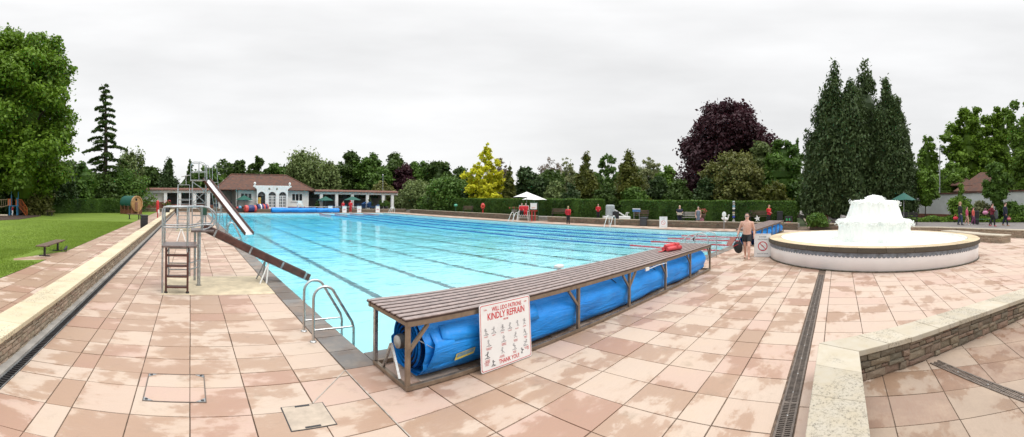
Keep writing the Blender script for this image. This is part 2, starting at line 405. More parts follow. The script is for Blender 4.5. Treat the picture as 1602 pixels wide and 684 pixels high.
for y in (PY0, PY1): mb.add([(PX0, y, fl(y)), (PX1, y, fl(y)), (PX1, y, -.03), (PX0, y, -.03)], [(0, 1, 2, 3)])
struct('pool_tank', mb, mt)
mb = MB(); LANES = [4.62+2.25*k for k in range(11)]
for x in LANES:
    for a, c in zip(ys, ys[1:]):
        a2, c2 = max(a, 6.6), min(c, PY1-1.6)
        mb.add([(x-.11, a2, fl(a2)+.006), (x+.11, a2, fl(a2)+.006), (x+.11, c2, fl(c2)+.006), (x-.11, c2, fl(c2)+.006)], [(0, 1, 2, 3)])
struct('lane_markings', mb, mat('dark lane tiles', (.15, .19, .21), .5, 0, .1, 4, 0))
# ---- water: a closed body with rippled surface and a faint blue absorption
mw, t, b = nodes('pool water'); p = pos(t)
b.inputs['Base Color'].default_value = (1, 1, 1, 1); b.inputs['Transmission Weight'].default_value = 1; b.inputs['IOR'].default_value = 1.21; setv(b, .0)
n1 = noise(t, 1.5, 3, .5, pos(t, (.8, 1.7, 1)), .6); n2 = noise(t, .55, 2, .5, p, .3); n3 = noise(t, 5.0, 2, .5, pos(t, (.5, 1.5, 1)), .3)
hh = math_(t, 'ADD', math_(t, 'ADD', math_(t, 'MULTIPLY', n1, .6), n2), math_(t, 'MULTIPLY', n3, .13))
ysep = t.nodes.new('ShaderNodeSeparateXYZ'); t.links.new(p, ysep.inputs[0])
calm = rng(t, ysep.outputs[1], 5, 34, .30, 2.3); calm = math_(t, 'MULTIPLY', calm, rng(t, noise(t, .16, 2, .5, p), .35, .65, .7, 1.2))
hh = math_(t, 'MULTIPLY', hh, calm); bump(t, b, hh, 1.0, .10)
va = t.nodes.new('ShaderNodeVolumeAbsorption'); va.inputs['Color'].default_value = (.0, .90, .985, 1); va.inputs['Density'].default_value = .36
t.links.new(va.outputs[0], t.nodes['Material Output'].inputs['Volume'])
mb = MB(); mb.box(PX0-.002, PY0-.002, -3.3, PX1+.002, PY1+.002, -.12); struct('water', mb, mw)

# ---- lane ropes: blue floats with red ends
M_FB = mat('blue lane float', (.015, .10, .36), .4, 0, .08, 8, 0); M_FR = mat('red lane float', (.52, .02, .035), .4, 0, .08, 8, 0)
for k, x in enumerate((17.85, 20.15, 22.45, 24.7)):
    r = thing('lane_rope', ['blue floating lane rope with red ends, the nearest of four across the pool', 'second blue and red lane rope from the metal bench in the water',
        'third blue and red lane rope from the metal bench in the water', 'farthest blue lane rope with red ends, nearest the right bank'][k], 'lane rope', (x, PY0, -.12), 'lane ropes in the swimming pool')
    def run(a, c, nm, m):
        q = MB(); n = int((c-a)/.22)
        pts = []; rad = []
        for i in range(n):
            y = a+(c-a)*i/n; dx = .05*math.sin(y*.7+k); dz = .008*math.sin(y*2.1+k)
            for s_, rr in ((.0, .030), (.02, .042), (.19, .042), (.21, .030)): pts.append((x+dx, y+s_, -.098+dz)); rad.append(rr)
        q.tube(pts, rad, 8); q.build(nm, m, r)
    run(PY0+.1, 9.9, 'red_floats', M_FR); run(9.9, 50.2, 'blue_floats', M_FB); run(50.2, PY1-.1, 'red_floats', M_FR)

# ------------------------------------------------------------------ drystone walls with slab copings
def wall(label, pts, th, h, cap=.07, over=.04, caplen=.9, mcap=None, mst=None, group=None, ss=1.0, closed=False, sides=(1, -1), ends=True, name='stone_wall'):
    mcap = mcap or M_CAPF; mst = mst or M_STONE
    r = thing(name, label, 'wall', (pts[0][0], pts[0][1], 0), group)
    core = MB(); st = MB(); cp = MB(); P = [Vector((*p, 0)) for p in pts]
    n = len(P)
    def offs(i, o):
        ds = []
        if i > 0: ds.append((P[i]-P[i-1]).normalized())
        if i < n-1: ds.append((P[i+1]-P[i]).normalized())
        nn = [Vector((-d.y, d.x, 0)) for d in ds]
        if len(nn) == 1: return P[i]+nn[0]*o
        m = (nn[0]+nn[1]).normalized(); return P[i]+m*(o/max(.3, m.dot(nn[0])))
    for i in range(n-1):
        a0, a1, b0, b1 = offs(i, th/2-.02), offs(i, -th/2+.02), offs(i+1, th/2-.02), offs(i+1, -th/2+.02)
        core.prism([(v.x, v.y) for v in (a0, b0, b1, a1)], -.05, h-cap-.002)
        for sgn in sides:
            A, B = offs(i, sgn*th/2), offs(i+1, sgn*th/2); d = (B-A); ln = d.length; d.normalize(); nv = Vector((-d.y, d.x, 0))*sgn
            z = 0.0; top = h-cap
            while z < top-.01:
                ch = R_.uniform(.045, .10)*ss; ch = min(ch, top-z)
                if top-z-ch < .03*ss: ch = top-z
                s_ = 0.0
                while s_ < ln:
                    w_ = min(R_.uniform(.09, .30)*ss, ln-s_)
                    if ln-s_-w_ < .06: w_ = ln-s_
                    g_ = .006; o_ = R_.uniform(-.012, .014)
                    def J(): return R_.uniform(-.008, .008)*ss
                    q = []
                    for (u, zz_) in ((s_+g_, z+g_), (s_+w_-g_, z+g_), (s_+w_-g_, z+ch-g_), (s_+g_, z+ch-g_)): q.append((u+J(), zz_+J()*.7))
                    fr = [A + d*u + nv*(o_+R_.uniform(-.004, .004)) + Vector((0, 0, zz_)) for u, zz_ in q]
                    cu = sum(x[0] for x in q)/4; cz = sum(x[1] for x in q)/4
                    bk = [A + d*(u+(u-cu)*.12) - nv*.03 + Vector((0, 0, zz_+(zz_-cz)*.12)) for u, zz_ in q]
                    mid = A + d*cu + nv*(o_+.012) + Vector((0, 0, cz))
                    st.add(fr+bk+[mid], [(0, 1, 8), (1, 2, 8), (2, 3, 8), (3, 0, 8), (0, 4, 5, 1), (1, 5, 6, 2), (2, 6, 7, 3), (3, 7, 4, 0)])
                    s_ += w_
                z += ch
    if ends:
        for i, j in ((0, 1), (n-1, n-2)):
            A, B = offs(i, th/2), offs(i, -th/2); d = (P[i]-P[j]).normalized(); z = 0
            while z < h-cap-.01:
                ch = min(R_.uniform(.05, .10)*ss, h-cap-z); k = R_.uniform(.3, .7)
                for u0, u1 in ((0, k), (k, 1)):
                    c0 = A.lerp(B, u0); c1 = A.lerp(B, u1); q = d*(.01+R_.uniform(0, .015))
                    st.prism([((c0+q).x, (c0+q).y), ((c1+q).x, (c1+q).y), ((c1-d*.04).x, (c1-d*.04).y), ((c0-d*.04).x, (c0-d*.04).y)], z+.005, z+ch-.005)
                z += ch
    for i in range(n-1):
        ln = (P[i+1]-P[i]).length; k = max(1, round(ln/caplen)); a0, a1 = offs(i, th/2+over), offs(i, -th/2-over); b0, b1 = offs(i+1, th/2+over), offs(i+1, -th/2-over)
        cuts = [0] + [(j+R_.uniform(-.12, .12))/k for j in range(1, k)] + [1]
        d = (P[i+1]-P[i]).normalized()
        for u0, u1 in zip(cuts, cuts[1:]):
            e0 = over if (i == 0 and u0 == 0) else -.003; e1 = over if (i == n-2 and u1 == 1) else -.003
            dz = R_.uniform(-.003, .003)
            q = [a0.lerp(b0, u0)-d*e0, a0.lerp(b0, u1)+d*e1, a1.lerp(b1, u1)+d*e1, a1.lerp(b1, u0)-d*e0]
            cp.prism([(v.x, v.y) for v in q], h-cap+dz, h+dz)
    core.build('wall_core', M_MORTAR, r); st.build('stonework', mst, r); cp.build('coping', mcap, r, bev=.008)
    return r
wall('long low stone seat wall with pale coping beside the left path', [(-2.42, -3), (-2.42, 56.5)], .40, .39, mcap=M_CAPL, caplen=.9, mst=M_STONEL, sides=(-1, 1))
wall('low curved rubble wall with lichen-spotted coping next to the long drain grating', [(2.2, 0), (4.93, 0), (5.42, -.80), (6.0, -1.62), (6.72, -2.72), (7.7, -4.3), (9.0, -6.6)], .42, .38, mcap=M_CAPR, caplen=.62, mst=M_STONE, over=.03)
# ledge under the left wall
mb = MB()
for k in range(60): mb.box(-2.22, -3+k, -.02, -2.105, -2.003+k, .035)
struct('wall_ledge', mb, M_CONC)
# low walls round the far side
WR = dict(th=.45, h=.52, mcap=M_CAPF, caplen=1.4, ss=1.3, over=.03)
wall('long low stone wall along the right bank below the left hedge', [(31.9, 28.7), (32.6, 55.0)], **WR)
wall('low stone wall on the right bank behind the swimmer and white sign', [(31.1, 26.3), (31.8, 3.2)], **WR)
wall('low stone wall at the far end in front of the covered terrace', [(21.5, 58.0), (33.2, 58.0)], **{**WR, 'h': .5})
wall('low wall holding up the terrace of the white pavilion', [(-7, 58.3), (21.0, 58.3)], **{**WR, 'h': .5})
tw = [G(1425, 354.7, .5), G(1470, 355.2, .5), G(1535, 357.3, .5), G(1602, 359.4, .5), G(1660, 362.3, .5)]
wall('low rubble retaining wall in front of the tarmac terrace and families', [(v.x, v.y) for v in tw], .45, .5, mcap=M_CAPR, caplen=.9, mst=M_STONEL, ss=1.2)
wall('short stub of stone wall just right of the fountain', [(24.6, -6.6), (21.2, -7.85), (20.05, -8.6)], .8, .42, mcap=M_CAPR, caplen=.8, mst=M_STONEL, ss=1.2)
a = G(1240, 358.5); b2 = G(1262, 359)
wall('low stone wall beside the path near the dark bin', [(31.8, 2.2), (31.6, -.2)], .5, .5, mcap=M_CAPF, caplen=.8, ss=1.2)
wall('low planter wall under the green bush left of the fountain', [(31.2, -.5), (30.2, -4.6)], .4, .4, mcap=M_CAPF, caplen=.8, ss=1.2)
# raised terraces
mb = MB()
mb.prism([(v.x, v.y) for v in tw] + [(30, -30), (80, -30), (80, 10), (45, 3), (33, -1.5)], -.05, .44, .5); struct('tarmac_terrace', mb, M_TARMAC)
mb = MB(); mb.prism([(33.6, 3.4), (35.6, 3.4), (36.4, 60), (34.6, 60)], -.05, .30, .5); struct('right_terrace', mb, M_CONC)
mb = MB(); mb.prism([(-7.2, 58.5), (33.2, 58.5), (33.2, 70), (-7.2, 70)], -.05, .44, .5); struct('pavilion_terrace', mb, M_TARMAC)
mb = MB(); mb.prism([(32.6, 2.4), (31.9, -.4), (36, -1.4), (52, 1.5), (52, 4.5)], -.02, .12, .5); struct('side_path', mb, M_SLAB2)

# ---- lawn
ml = bpy.data.materials.new('mown lawn'); ml.use_nodes = True; t = ml.node_tree; b = t.nodes['Principled BSDF']; p = pos(t)
c = mixc(t, rng(t, noise(t, .35, 4, .6, p), .35, .65), (.14, .215, .022), (.20, .29, .032))
c = mixc(t, rng(t, noise(t, 3, 5, .7, pos(t, (1, .5, 1))), .4, .7, 0, .5), c, (.20, .27, .06))
c = mixc(t, rng(t, noise(t, 45, 3, .7, p), .35, .7, 0, .45), c, (.06, .11, .018)); t.links.new(c, b.inputs['Base Color']); setv(b, .9, 0, .2)
bump(t, b, noise(t, 60, 3, .7, p), .8, .03)
mb = MB(); mb.add([(-60, -25, -.006), (-4.7, -25, -.006), (-4.7, 62, -.006), (-60, 62, -.006)], [(0, 1, 2, 3)]); struct('lawn', mb, ml)
mb = MB(); mb.prism([(-4.72, 14.9), (-5.75, 12.6), (-5.6, 12.3), (-4.66, 12.9), (-4.4, 12.9), (-4.4, 15.0)], -.01, -.002, .5); struct('bench_hardstanding', mb, M_SLAB)
pg = [G(0, 345.0), G(30, 343.6), G(64, 338.5), G(62, 335.5), G(0, 335.5), G(-40, 336), G(-40, 347)]
mb = MB(); mb.prism([(v.x, v.y) for v in pg], -.02, .03, .5); struct('playground_bark_bed', mb, M_SOIL)
def tufts(name, n, rect, h, mtl, seed=3, edge=None):
    r = np.random.RandomState(seed); x = r.uniform(rect[0], rect[2], n); y = r.uniform(rect[1], rect[3], n) if edge is None else edge(r, n)
    if edge is not None: x, y = y
    a = r.uniform(0, 6.28, n); hh = h*r.uniform(.5, 1.3, n); w_ = .006+.004*r.rand(n)*3
    lean = r.normal(0, .35, (n, 2))*hh[:, None]
    v = np.zeros((n, 3, 3)); v[:, 0] = np.stack([x-np.cos(a)*w_, y-np.sin(a)*w_, x*0-.01], 1); v[:, 1] = np.stack([x+np.cos(a)*w_, y+np.sin(a)*w_, x*0-.01], 1)
    v[:, 2] = np.stack([x+lean[:, 0], y+lean[:, 1], hh], 1)
    return tri_mesh(name, v.reshape(-1, 3), 3, r.rand(n), mtl)
def tri_mesh(name, v, k, tint, mtl):
    n = len(v)//k; me = bpy.data.meshes.new(name); me.vertices.add(n*k); me.vertices.foreach_set('co', v.astype(np.float32).ravel())
    me.loops.add(n*k); me.loops.foreach_set('vertex_index', np.arange(n*k, dtype=np.int32))
    me.polygons.add(n); me.polygons.foreach_set('loop_start', np.arange(0, n*k, k, dtype=np.int32)); 
    me.update(calc_edges=True)
    me.materials.append(mtl); at_ = me.attributes.new('tint', 'FLOAT', 'FACE'); at_.data.foreach_set('value', tint.astype(np.float32))
    return me
M_GRASS = foliage('grass blades', (.12, .19, .02), (.24, .34, .05), .2)
def near_lawn(r, n):
    x = -4.72-np.abs(r.exponential(3.2, n)); y = r.uniform(5, 34, n)
    bad = (x > -5.8) & (y > 12.2) & (y < 15); x[bad] -= 1.3; return x, y
me = tufts('grass', 110000, (-16, 6, -4.75, 30), .035, M_GRASS, edge=near_lawn)
o = bpy.data.objects.new('grass', me); COL.objects.link(o); o['kind'] = 'stuff'; tag(o, 'short mown grass blades of the lawn on the left', 'grass')

# ------------------------------------------------------------------ drain channels and covers
def grate_x(label, x0, x1, y0, y1, nslat, a0=None):
    r = thing('drain_channel', label, 'drain', (x0, y0, 0))
    q = MB(); q.box(x0, y0, -.02, x1, y0+.022, .006); q.box(x0, y1-.022, -.02, x1, y1, .006)
    n = int((x1-x0)/1.0)
    for i in range(n+1): q.box(x0+i*1.0, y0+.022, -.02, x0+i*1.0+.02, y1-.022, .004)
    q.build('channel_frame', M_GRATE, r)
    q = MB(); s_ = .032; m = int((x1-x0)/s_)
    for i in range(m):
        x = x0+i*s_; q.box(x, y0+.022, -.012, x+.014, y1-.022, .003)
    q.box(x0, (y0+y1)/2-.008, -.012, x1, (y0+y1)/2+.008, .002)
    q.build('grating', M_GRATE, r)
    q = MB(); q.add([(x0, y0, -.009), (x1, y0, -.009), (x1, y1, -.009), (x0, y1, -.009)], [(0, 1, 2, 3)]); q.build('channel_bed', M_BLACK, r)
    for i in range(int((x1-x0)/.5)): q = MB(); q.lathe([(.011, 0), (.011, .002), (0, .002)], (x0+.25+i*.5, (y0+y1)/2, .003), 8); q.build('bolt', M_STEEL, r)
    return r
M_GRATE = mat('worn iron grating', (.19, .155, .13), .5, .5, .2, 12, .3)
grate_x('iron drain grating running across the paving to the white fountain', 2.3, 11.98, .41, .58, 300)
r = grate_x('iron drain grating in the grimy paving behind the curved rubble wall', -2.6, 2.6, -.075, .075, 120)
r.location = (.72, -3.66, .0); r.rotation_euler = (0, 0, math.radians(27.5))
for ch in KIDS[r.name]: ch.location = (0, 0, 0); ch.data.transform(Matrix.Translation((0, -.075, 0)))
r = thing('drain_channel', 'long dark slotted drain at the foot of the left seat wall', 'drain', (-2.05, -3, 0))
q = MB(); q.box(-2.105, -3, -.03, -2.095, 57, .004); q.box(-1.99, -3, -.03, -1.98, 57, .006); q.build('channel_frame', M_GALV, r)
q = MB()
for i in range(900): q.box(-2.095, -3+i*.06, -.02, -1.99, -3+i*.06+.03, -.001)
q.build('grating', M_BLACK, r); q = MB(); q.add([(-2.1, -3, -.011), (-1.985, -3, -.011), (-1.985, 57, -.011), (-2.1, 57, -.011)], [(0, 1, 2, 3)]); q.build('channel_bed', M_BLACK, r)
r = thing('manhole_cover', 'square slab-filled manhole cover with four steel corner plates', 'manhole cover', (-.15, 4.53, 0))
x0, y0, x1, y1 = MH[0]
q = MB(); fw = .014
q.box(x0, y0, -.01, x1, y0+fw, .006); q.box(x0, y1-fw, -.01, x1, y1, .006); q.box(x0, y0+fw, -.01, x0+fw, y1-fw, .006); q.box(x1-fw, y0+fw, -.01, x1, y1-fw, .006); q.build('cover_frame', M_GRATE, r)
q = MB(); gcol = dict(t2=.9)
xm, ym = .01, 4.53
for a, c, d, e_, tt in ((x0+fw, y0+fw, xm-.004, ym-.004, .9), (xm+.004, y0+fw, x1-fw, ym-.004, .85), (x0+fw, ym+.004, xm-.004, y1-fw, .2), (xm+.004, ym+.004, x1-fw, y1-fw, .5)):
    q.box(a, c, -.01, d, e_, .005, tt, .3)
q.build('cover_infill', M_SLAB, r)
for sx, sy in ((x0, y0), (x1, y0), (x0, y1), (x1, y1)):
    ux = 1 if sx == x0 else -1; uy = 1 if sy == y0 else -1
    q = MB(); q.prism([(sx+ux*.012, sy+uy*.012), (sx+ux*.11, sy+uy*.012), (sx+ux*.012, sy+uy*.085)], .004, .009); q.build('corner_plate', M_GALV, r)
    q = MB(); q.lathe([(.018, 0), (.018, .002), (0, .002)], (sx+ux*.04, sy+uy*.035, .0085), 10); q.build('lifting_hole', M_BLACK, r)
r = thing('manhole_cover', 'small pale inspection cover with two black lifting slots near the pool corner', 'manhole cover', (1.13, 3.8, 0))
x0, y0, x1, y1 = MH[1]
q = MB(); q.box(x0-.012, y0-.012, -.01, x1+.012, y1+.012, .003); q.build('cover_frame', M_BLACK, r)
q = MB(); q.box(x0, y0, -.01, x1, y1, .006); q.build('cover_infill', mat('pale cover concrete', (.47, .39, .31), .85, 0, .12, 6, .3), r)
for y in (y0+.004, y1-.03):
    q = MB(); q.box(1.05, y, 0, 1.2, y+.026, .0085); q.build('lifting_slot', M_BLACK, r)
mb = MB(); mb.box(-.62, 8.84, -.03, 1.86, 10.9, .006); struct('slide_plinth', mb, M_PLINTH)
mb = MB(); mb.box(-.9, 25.1, -.03, 1.5, 28.6, .01); struct('tower_plinth', mb, M_PLINTH)
# ------------------------------------------------------------------ foliage
def quads(name, c, nrm, size, tint, mtl, parent, asp=1.0, updir=None, core=None, rs=None):
    """leaf sprays: one bent four-sided face each; core = (verts, quads) of a solid heart that joins the same mesh"""
    n = len(c); nrm = nrm/np.maximum(1e-6, np.linalg.norm(nrm, axis=1))[:, None]
    if updir is None: ref = rs.normal(size=(n, 3))
    else: ref = np.tile(np.array(updir, float), (n, 1)) + rs.normal(size=(n, 3))*.35
    a = np.cross(nrm, ref); a /= np.maximum(1e-6, np.linalg.norm(a, axis=1))[:, None]; b_ = np.cross(nrm, a)
    s = size[:, None]; w_ = s*rs.uniform(.45, .75, (n, 1))
    v = np.stack([c - b_*s*asp, c + a*w_ + nrm*s*rs.uniform(-.3, .3, (n, 1)), c + b_*s*asp*rs.uniform(.7, 1.2, (n, 1)), c - a*w_ + nrm*s*rs.uniform(-.3, .3, (n, 1))], 1)
    v = v.reshape(-1, 3); t_ = tint
    if core is not None:
        v = np.concatenate([v, core.reshape(-1, 3)]); t_ = np.concatenate([tint, np.full(len(core), .25)])
    off = rootloc(parent); v = v - np.array([off.x, off.y, off.z])
    me = tri_mesh(name, v, 4, t_, mtl); o = bpy.data.objects.new(name, me); link(o, parent)
    if parent is not None: KIDS.setdefault(parent.name, []).append(o)
    return o
def sphere_quads(c, r, n=8, m=5):
    out = []
    for i in range(m):
        for k in range(n):
            q = []
            for ii, kk in ((i, k), (i+1, k), (i+1, k+1), (i, k+1)):
                th = math.pi*ii/m; ph = 2*math.pi*kk/n
                q.append((c[0]+math.sin(th)*math.cos(ph)*r[0], c[1]+math.sin(th)*math.sin(ph)*r[1], c[2]+math.cos(th)*r[2]))
            out.append(q)
    return out
PROF = {
 'oak': [(0, .6), (.15, .88), (.35, 1), (.6, .97), (.8, .80), (.93, .55), (1, .28)],
 'tall': [(0, .62), (.2, .92), (.45, 1), (.7, .93), (.88, .70), (1, .34)],
 'round': [(0, .5), (.15, .85), (.4, 1), (.65, 1), (.85, .8), (1, .42)],
 'cone': [(0, .9), (.08, 1), (.3, .83), (.6, .5), (.85, .2), (1, .02)],
 'spire': [(0, .88), (.1, 1), (.45, .84), (.7, .56), (.88, .27), (1, .03)], 'point': [(0, .85), (.1, 1), (.45, .78), (.7, .47), (.88, .2), (1, .02)],
 'bush': [(0, .95), (.2, 1), (.5, .95), (.75, .75), (.92, .45), (1, .2)],
 'layer': [(0, .7), (.25, 1), (.5, .8), (.65, .5), (.8, .35), (1, .08)],
}
FOL = {
 'lime': foliage('lime tree leaves', (.04, .092, .008), (.19, .31, .026)),
 'mid': foliage('mid green leaves', (0.0286, 0.0715, 0.0117), (0.1148, 0.2093, 0.0297)),
 'deep': foliage('deep green leaves', (.019, .046, .010), (.085, .14, .024)),
 'dark': foliage('dark evergreen leaves', (.017, .040, .012), (.062, .105, .028)),
 'fresh': foliage('fresh green leaves', (.05, .10, .012), (.17, .29, .035)),
 'pale': foliage('pale willow leaves', (.07, .10, .03), (.20, .26, .085)),
 'olive': foliage('olive green leaves', (.05, .06, .015), (.19, .20, .05)),
 'yellow': foliage('golden yellow leaves', (.34, .33, .012), (.74, .72, .035), .3),
 'beech': foliage('copper beech leaves', (0.0208, 0.0078, 0.0117), (0.0743, 0.023, 0.0324)),
 'yew': foliage('cypress foliage', (.020, .042, .014), (.100, .148, .050)),
 'gold': foliage('golden cypress foliage', (.03, .045, .008), (.15, .16, .022)),
 'hedge': foliage('hedge leaves', (.018, .048, .007), (.095, .185, .020)),
 'thin': foliage('thin new leaves', (.12, .14, .06), (.28, .30, .13)),
 'pinkish': foliage('pinkish bare twigs', (.16, .12, .10), (.30, .25, .20)),
}
def crown(parent, c, z0, z1, rad, prof, fol, n, leaf, nc=60, cr=.2, seed=1, flat=.62, core=.62, lob=.18, droop=0., surf=.55, name='crown', asp=1.0, ell=1.0):
    rs = np.random.RandomState(seed); H_ = z1-z0
    pt = np.array([p[0] for p in PROF[prof]]); pr = np.array([p[1] for p in PROF[prof]])
    ph0 = rs.uniform(0, 6.28, 4)
    def R(t, a): return rad*np.interp(t, pt, pr)*(1+lob*np.sin(2*a+ph0[0]+3*t)+lob*.7*np.sin(3*a+ph0[1]-5*t)+lob*.5*np.sin(5*a+ph0[2]+9*t))
    T = rs.uniform(0, 1, nc*6); keep = rs.uniform(0, 1, nc*6) < np.interp(T, pt, pr)**1.2+.10; T = T[keep][:nc]
    if len(T) < nc: T = np.concatenate([T, rs.uniform(.1, .7, nc-len(T))])
    A_ = rs.uniform(0, 2*math.pi, nc); q = surf+(1-surf)*rs.uniform(0, 1, nc)**.7; q[rs.rand(nc) < .15] *= 1.12
    cr_ = cr*rad*rs.uniform(.6, 1.35, nc)*(.55+.45*np.interp(T, pt, pr))
    rr = np.maximum(0, R(T, A_)*q-cr_*.45)
    cen = np.stack([c[0]+np.cos(A_)*rr*ell, c[1]+np.sin(A_)*rr, z0+T*H_*.985], 1)
    cen[:, 2] = np.minimum(cen[:, 2], z1-cr_*flat*.8)
    ct = rs.uniform(.15, .85, nc)
    w_ = cr_**2; k = rs.choice(nc, n, p=w_/w_.sum())
    d = rs.normal(size=(n, 3)); d /= np.linalg.norm(d, axis=1)[:, None]
    rad_ = (rs.uniform(.1, 1.0, (n, 1))**.5+np.abs(rs.normal(0, .10, (n, 1))))*cr_[k][:, None]
    stray = rs.rand(n) < .22; rad_[stray] *= 1.45
    off = d*rad_; off[:, 2] *= flat
    if droop: off[:, 2] = off[:, 2]*(1+droop) - np.abs(rs.normal(0, droop*.5, n))*cr_[k]
    pts = cen[k]+off
    pts[:, 2] = np.maximum(pts[:, 2], z0-.05*H_)
    nr = d*.55 + rs.normal(size=(n, 3))*.6 + np.array([0, 0, .45])
    tint = np.clip(ct[k]*.6+rs.uniform(0, .45, n)+.12*d[:, 2], 0, 1)
    size = leaf*rs.uniform(.55, 1.35, n)
    ups = (0, 0, 1) if droop else None
    cq = None
    if core:
        cq = []
        m = 7
        for i in range(m):
            t = (i+.4)/m*.86; r_ = rad*np.interp(t, pt, pr)*core*(1 if t < .55 else 1-.75*(t-.55)/.35)
            a = rs.uniform(0, 6.28); o_ = r_*.12
            cq += sphere_quads((c[0]+math.cos(a)*o_, c[1]+math.sin(a)*o_, z0+t*H_), (r_*ell, r_, max(H_/m*.86, .05)), 10, 5)
        cq = np.array(cq); 
    quads(name, pts, nr, size, tint, FOL[fol], parent, asp, ups, cq, rs)
    return cen
def limbs(parent, base, zt, r0, cen, nb=8, seed=1, zs=.3, name='trunk'):
    rs = random.Random(seed); q = MB(); b = Vector(base); H_ = zt-b.z
    ln = [b+Vector((rs.uniform(-.02, .02)*H_, rs.uniform(-.02, .02)*H_, H_*t)) if t else b.copy() for t in (0, .06, .25, .5, .75, 1)]
    q.tube(ln, [r0*1.35, r0, r0*.85, r0*.62, r0*.36, r0*.1], 9)
    if cen is not None and len(cen):
        for k in range(nb):
            c_ = Vector(cen[rs.randrange(len(cen))]); t = min(.92, max(zs, (c_.z-b.z)/H_*.75-.08)); i = t*5; a = ln[min(4, max(0, int(i)))].lerp(ln[min(5, int(i)+1)], i-int(i)); a = Vector((b.x+(a.x-b.x), a.y, b.z+H_*t))
            mid = a.lerp(c_, .5)+Vector((0, 0, H_*.03)); q.tube([a, mid, c_], [r0*.38*(1-t*.5), r0*.24*(1-t*.5), r0*.06], 6)
    q.build(name, M_BARK, parent)
NT = 0
def tree(label, x, top, wpx, d, prof='oak', fol='mid', n=9000, leaf=.3, base=.18, name='broadleaf_tree', group=None, flat=.85, core=.6, nc=85, cr=.27, tr=None, lob=.18, droop=0, surf=.55, cat='tree', asp=1.0, zb=0., nb=8, ell=1.0):
    """a tree at its own distance d: its top and spread were measured against the horizon"""
    global NT; NT += 1
    p = at(x, d, zb); z1 = zz(x, top, d); rad = wpx*d/FPX/2; z0 = zb+(z1-zb)*base
    r = thing(name, label, cat, p, group)
    cen = crown(r, p, z0, z1, rad, prof, fol, n, leaf, nc, cr, 100+NT, flat, core, lob, droop, surf, asp=asp, ell=ell)
    limbs(r, p, zb+(z1-zb)*(.86 if prof not in ('cone', 'spire') else .97), tr or max(.09, (z1-zb)*.018), cen, nb, NT, max(.12, base*.8))
    return r
def shrub(label, x, top, wpx, d, fol='mid', n=5000, leaf=.2, prof='bush', name='shrub', cat='shrub', zb=0, group=None, core=.7, **k):
    return tree(label, x, top, wpx, d, prof, fol, n, leaf, .04, name, group, core=core, cat=cat, zb=zb, tr=k.pop('tr', .06), nb=4, **k)

# --- the left: great lime, sparse cedar, shrubbery behind the hedge
tree('giant broad lime tree towering over the playground frame', 36, 40, 174, 46, 'tall', 'lime', 75000, .21, .13, 'lime_tree', core=.4, nc=230, cr=.2, lob=.16, surf=.4, nb=22, tr=.55, flat=.7)
# cedar with separate drooping boughs
def cedar():
    d = 58; p = at(163, d); z1 = zz(163, 131, d); r = thing('cedar_tree', 'tall sparse cedar with drooping tiered boughs right of the giant lime', 'tree', p)
    q = MB(); rs = np.random.RandomState(5)
    q.tube([p, p+Vector((.2, 0, z1*.5)), p+Vector((.1, 0, z1*.9)), p+Vector((-.5, 0, z1))], [.38, .28, .1, .03], 8)
    P = []; ctr = []
    for i in range(40):
        t = .24+.75*(i/39)**.95; z = z1*t; ln = ((1.03-t)*5.4+.35)*rs.uniform(.65, 1.12); ln = min(ln, 3.3)
        a = i*2.39996+rs.uniform(-.3, .3); dx, dy = math.cos(a), math.sin(a); b0 = p+Vector((0, 0, z))
        pts_ = [b0+Vector((dx*ln*u, dy*ln*u, ln*(.30*u-.42*u*u))) for u in (0, .3, .6, .85, 1.0)]
        q.tube(pts_, [.07, .055, .04, .02, .008], 5)
        for s_ in rs.uniform(.12, 1.05, int(60+150*ln)):
            c_ = b0+Vector((dx*ln*s_, dy*ln*s_, ln*(.30*s_-.42*s_*s_))); wd = .10+.16*ln*s_*(1.15-s_)
            lt = rs.normal(0, wd); P.append((c_.x-dy*lt+rs.normal(0, .05), c_.y+dx*lt+rs.normal(0, .05), c_.z-abs(rs.normal(0, .13))-.22*abs(lt)))
    P = np.array(P); n = len(P)
    q.build('trunk', M_BARK, r)
    quads('crown', P, rs.normal(size=(n, 3))*.6+np.array([0, 0, .6]), .15*rs.uniform(.6, 1.4, n), rs.uniform(.1, .9, n), FOL['deep'], r, 1.2, None, None, rs)
cedar()
tree('weeping pale birch beside the sparse cedar', 204, 236, 44, 62, 'tall', 'pale', 6000, .22, .25, 'birch_tree', flat=1.4, droop=.8, core=0, nc=40)
S = shrub
S('dark bush under the left side of the giant lime', 20, 262, 70, 50, 'dark', 7000, .22)
S('dark rounded evergreen bush beneath the giant lime crown', 92, 247, 66, 53, 'dark', 9000, .2)
S('mid green bush between the dark evergreen and the cedar foot', 133, 252, 52, 55, 'mid', 7000, .22)
S('white-flowering green bush at the right end of the left hedge', 186, 262, 84, 58, 'mid', 9000, .2)
S('dark bush at the foot of the sparse cedar', 158, 275, 60, 56, 'deep', 5000, .2)
S('small green bush showing over the left hedge by the playground', 55, 288, 60, 47, 'olive', 4000, .18)
tree('rounded tree behind the left wing of the pavilion', 234, 262, 40, 80, 'round', 'deep', 6000, .3, .1)
tree('dark weeping conifer behind the left wing of the pavilion', 264, 246, 38, 76, 'cone', 'dark', 8000, .26, .05, 'weeping_conifer', flat=1.4, droop=.7, core=.6, cr=.3)
tree('thin dark pointed conifer seen through the slide tower', 297, 252, 20, 82, 'spire', 'deep', 3500, .26, .1, 'conifer_tree', flat=1.2, droop=.4)
tree('round green tree right behind the slide tower', 325, 262, 44, 84, 'round', 'mid', 6000, .32, .1)
tree('dark lollipop-shaped tree over the left part of the pavilion roof', 371, 246, 24, 95, 'round', 'deep', 4500, .34, .45, core=.35, nc=30)
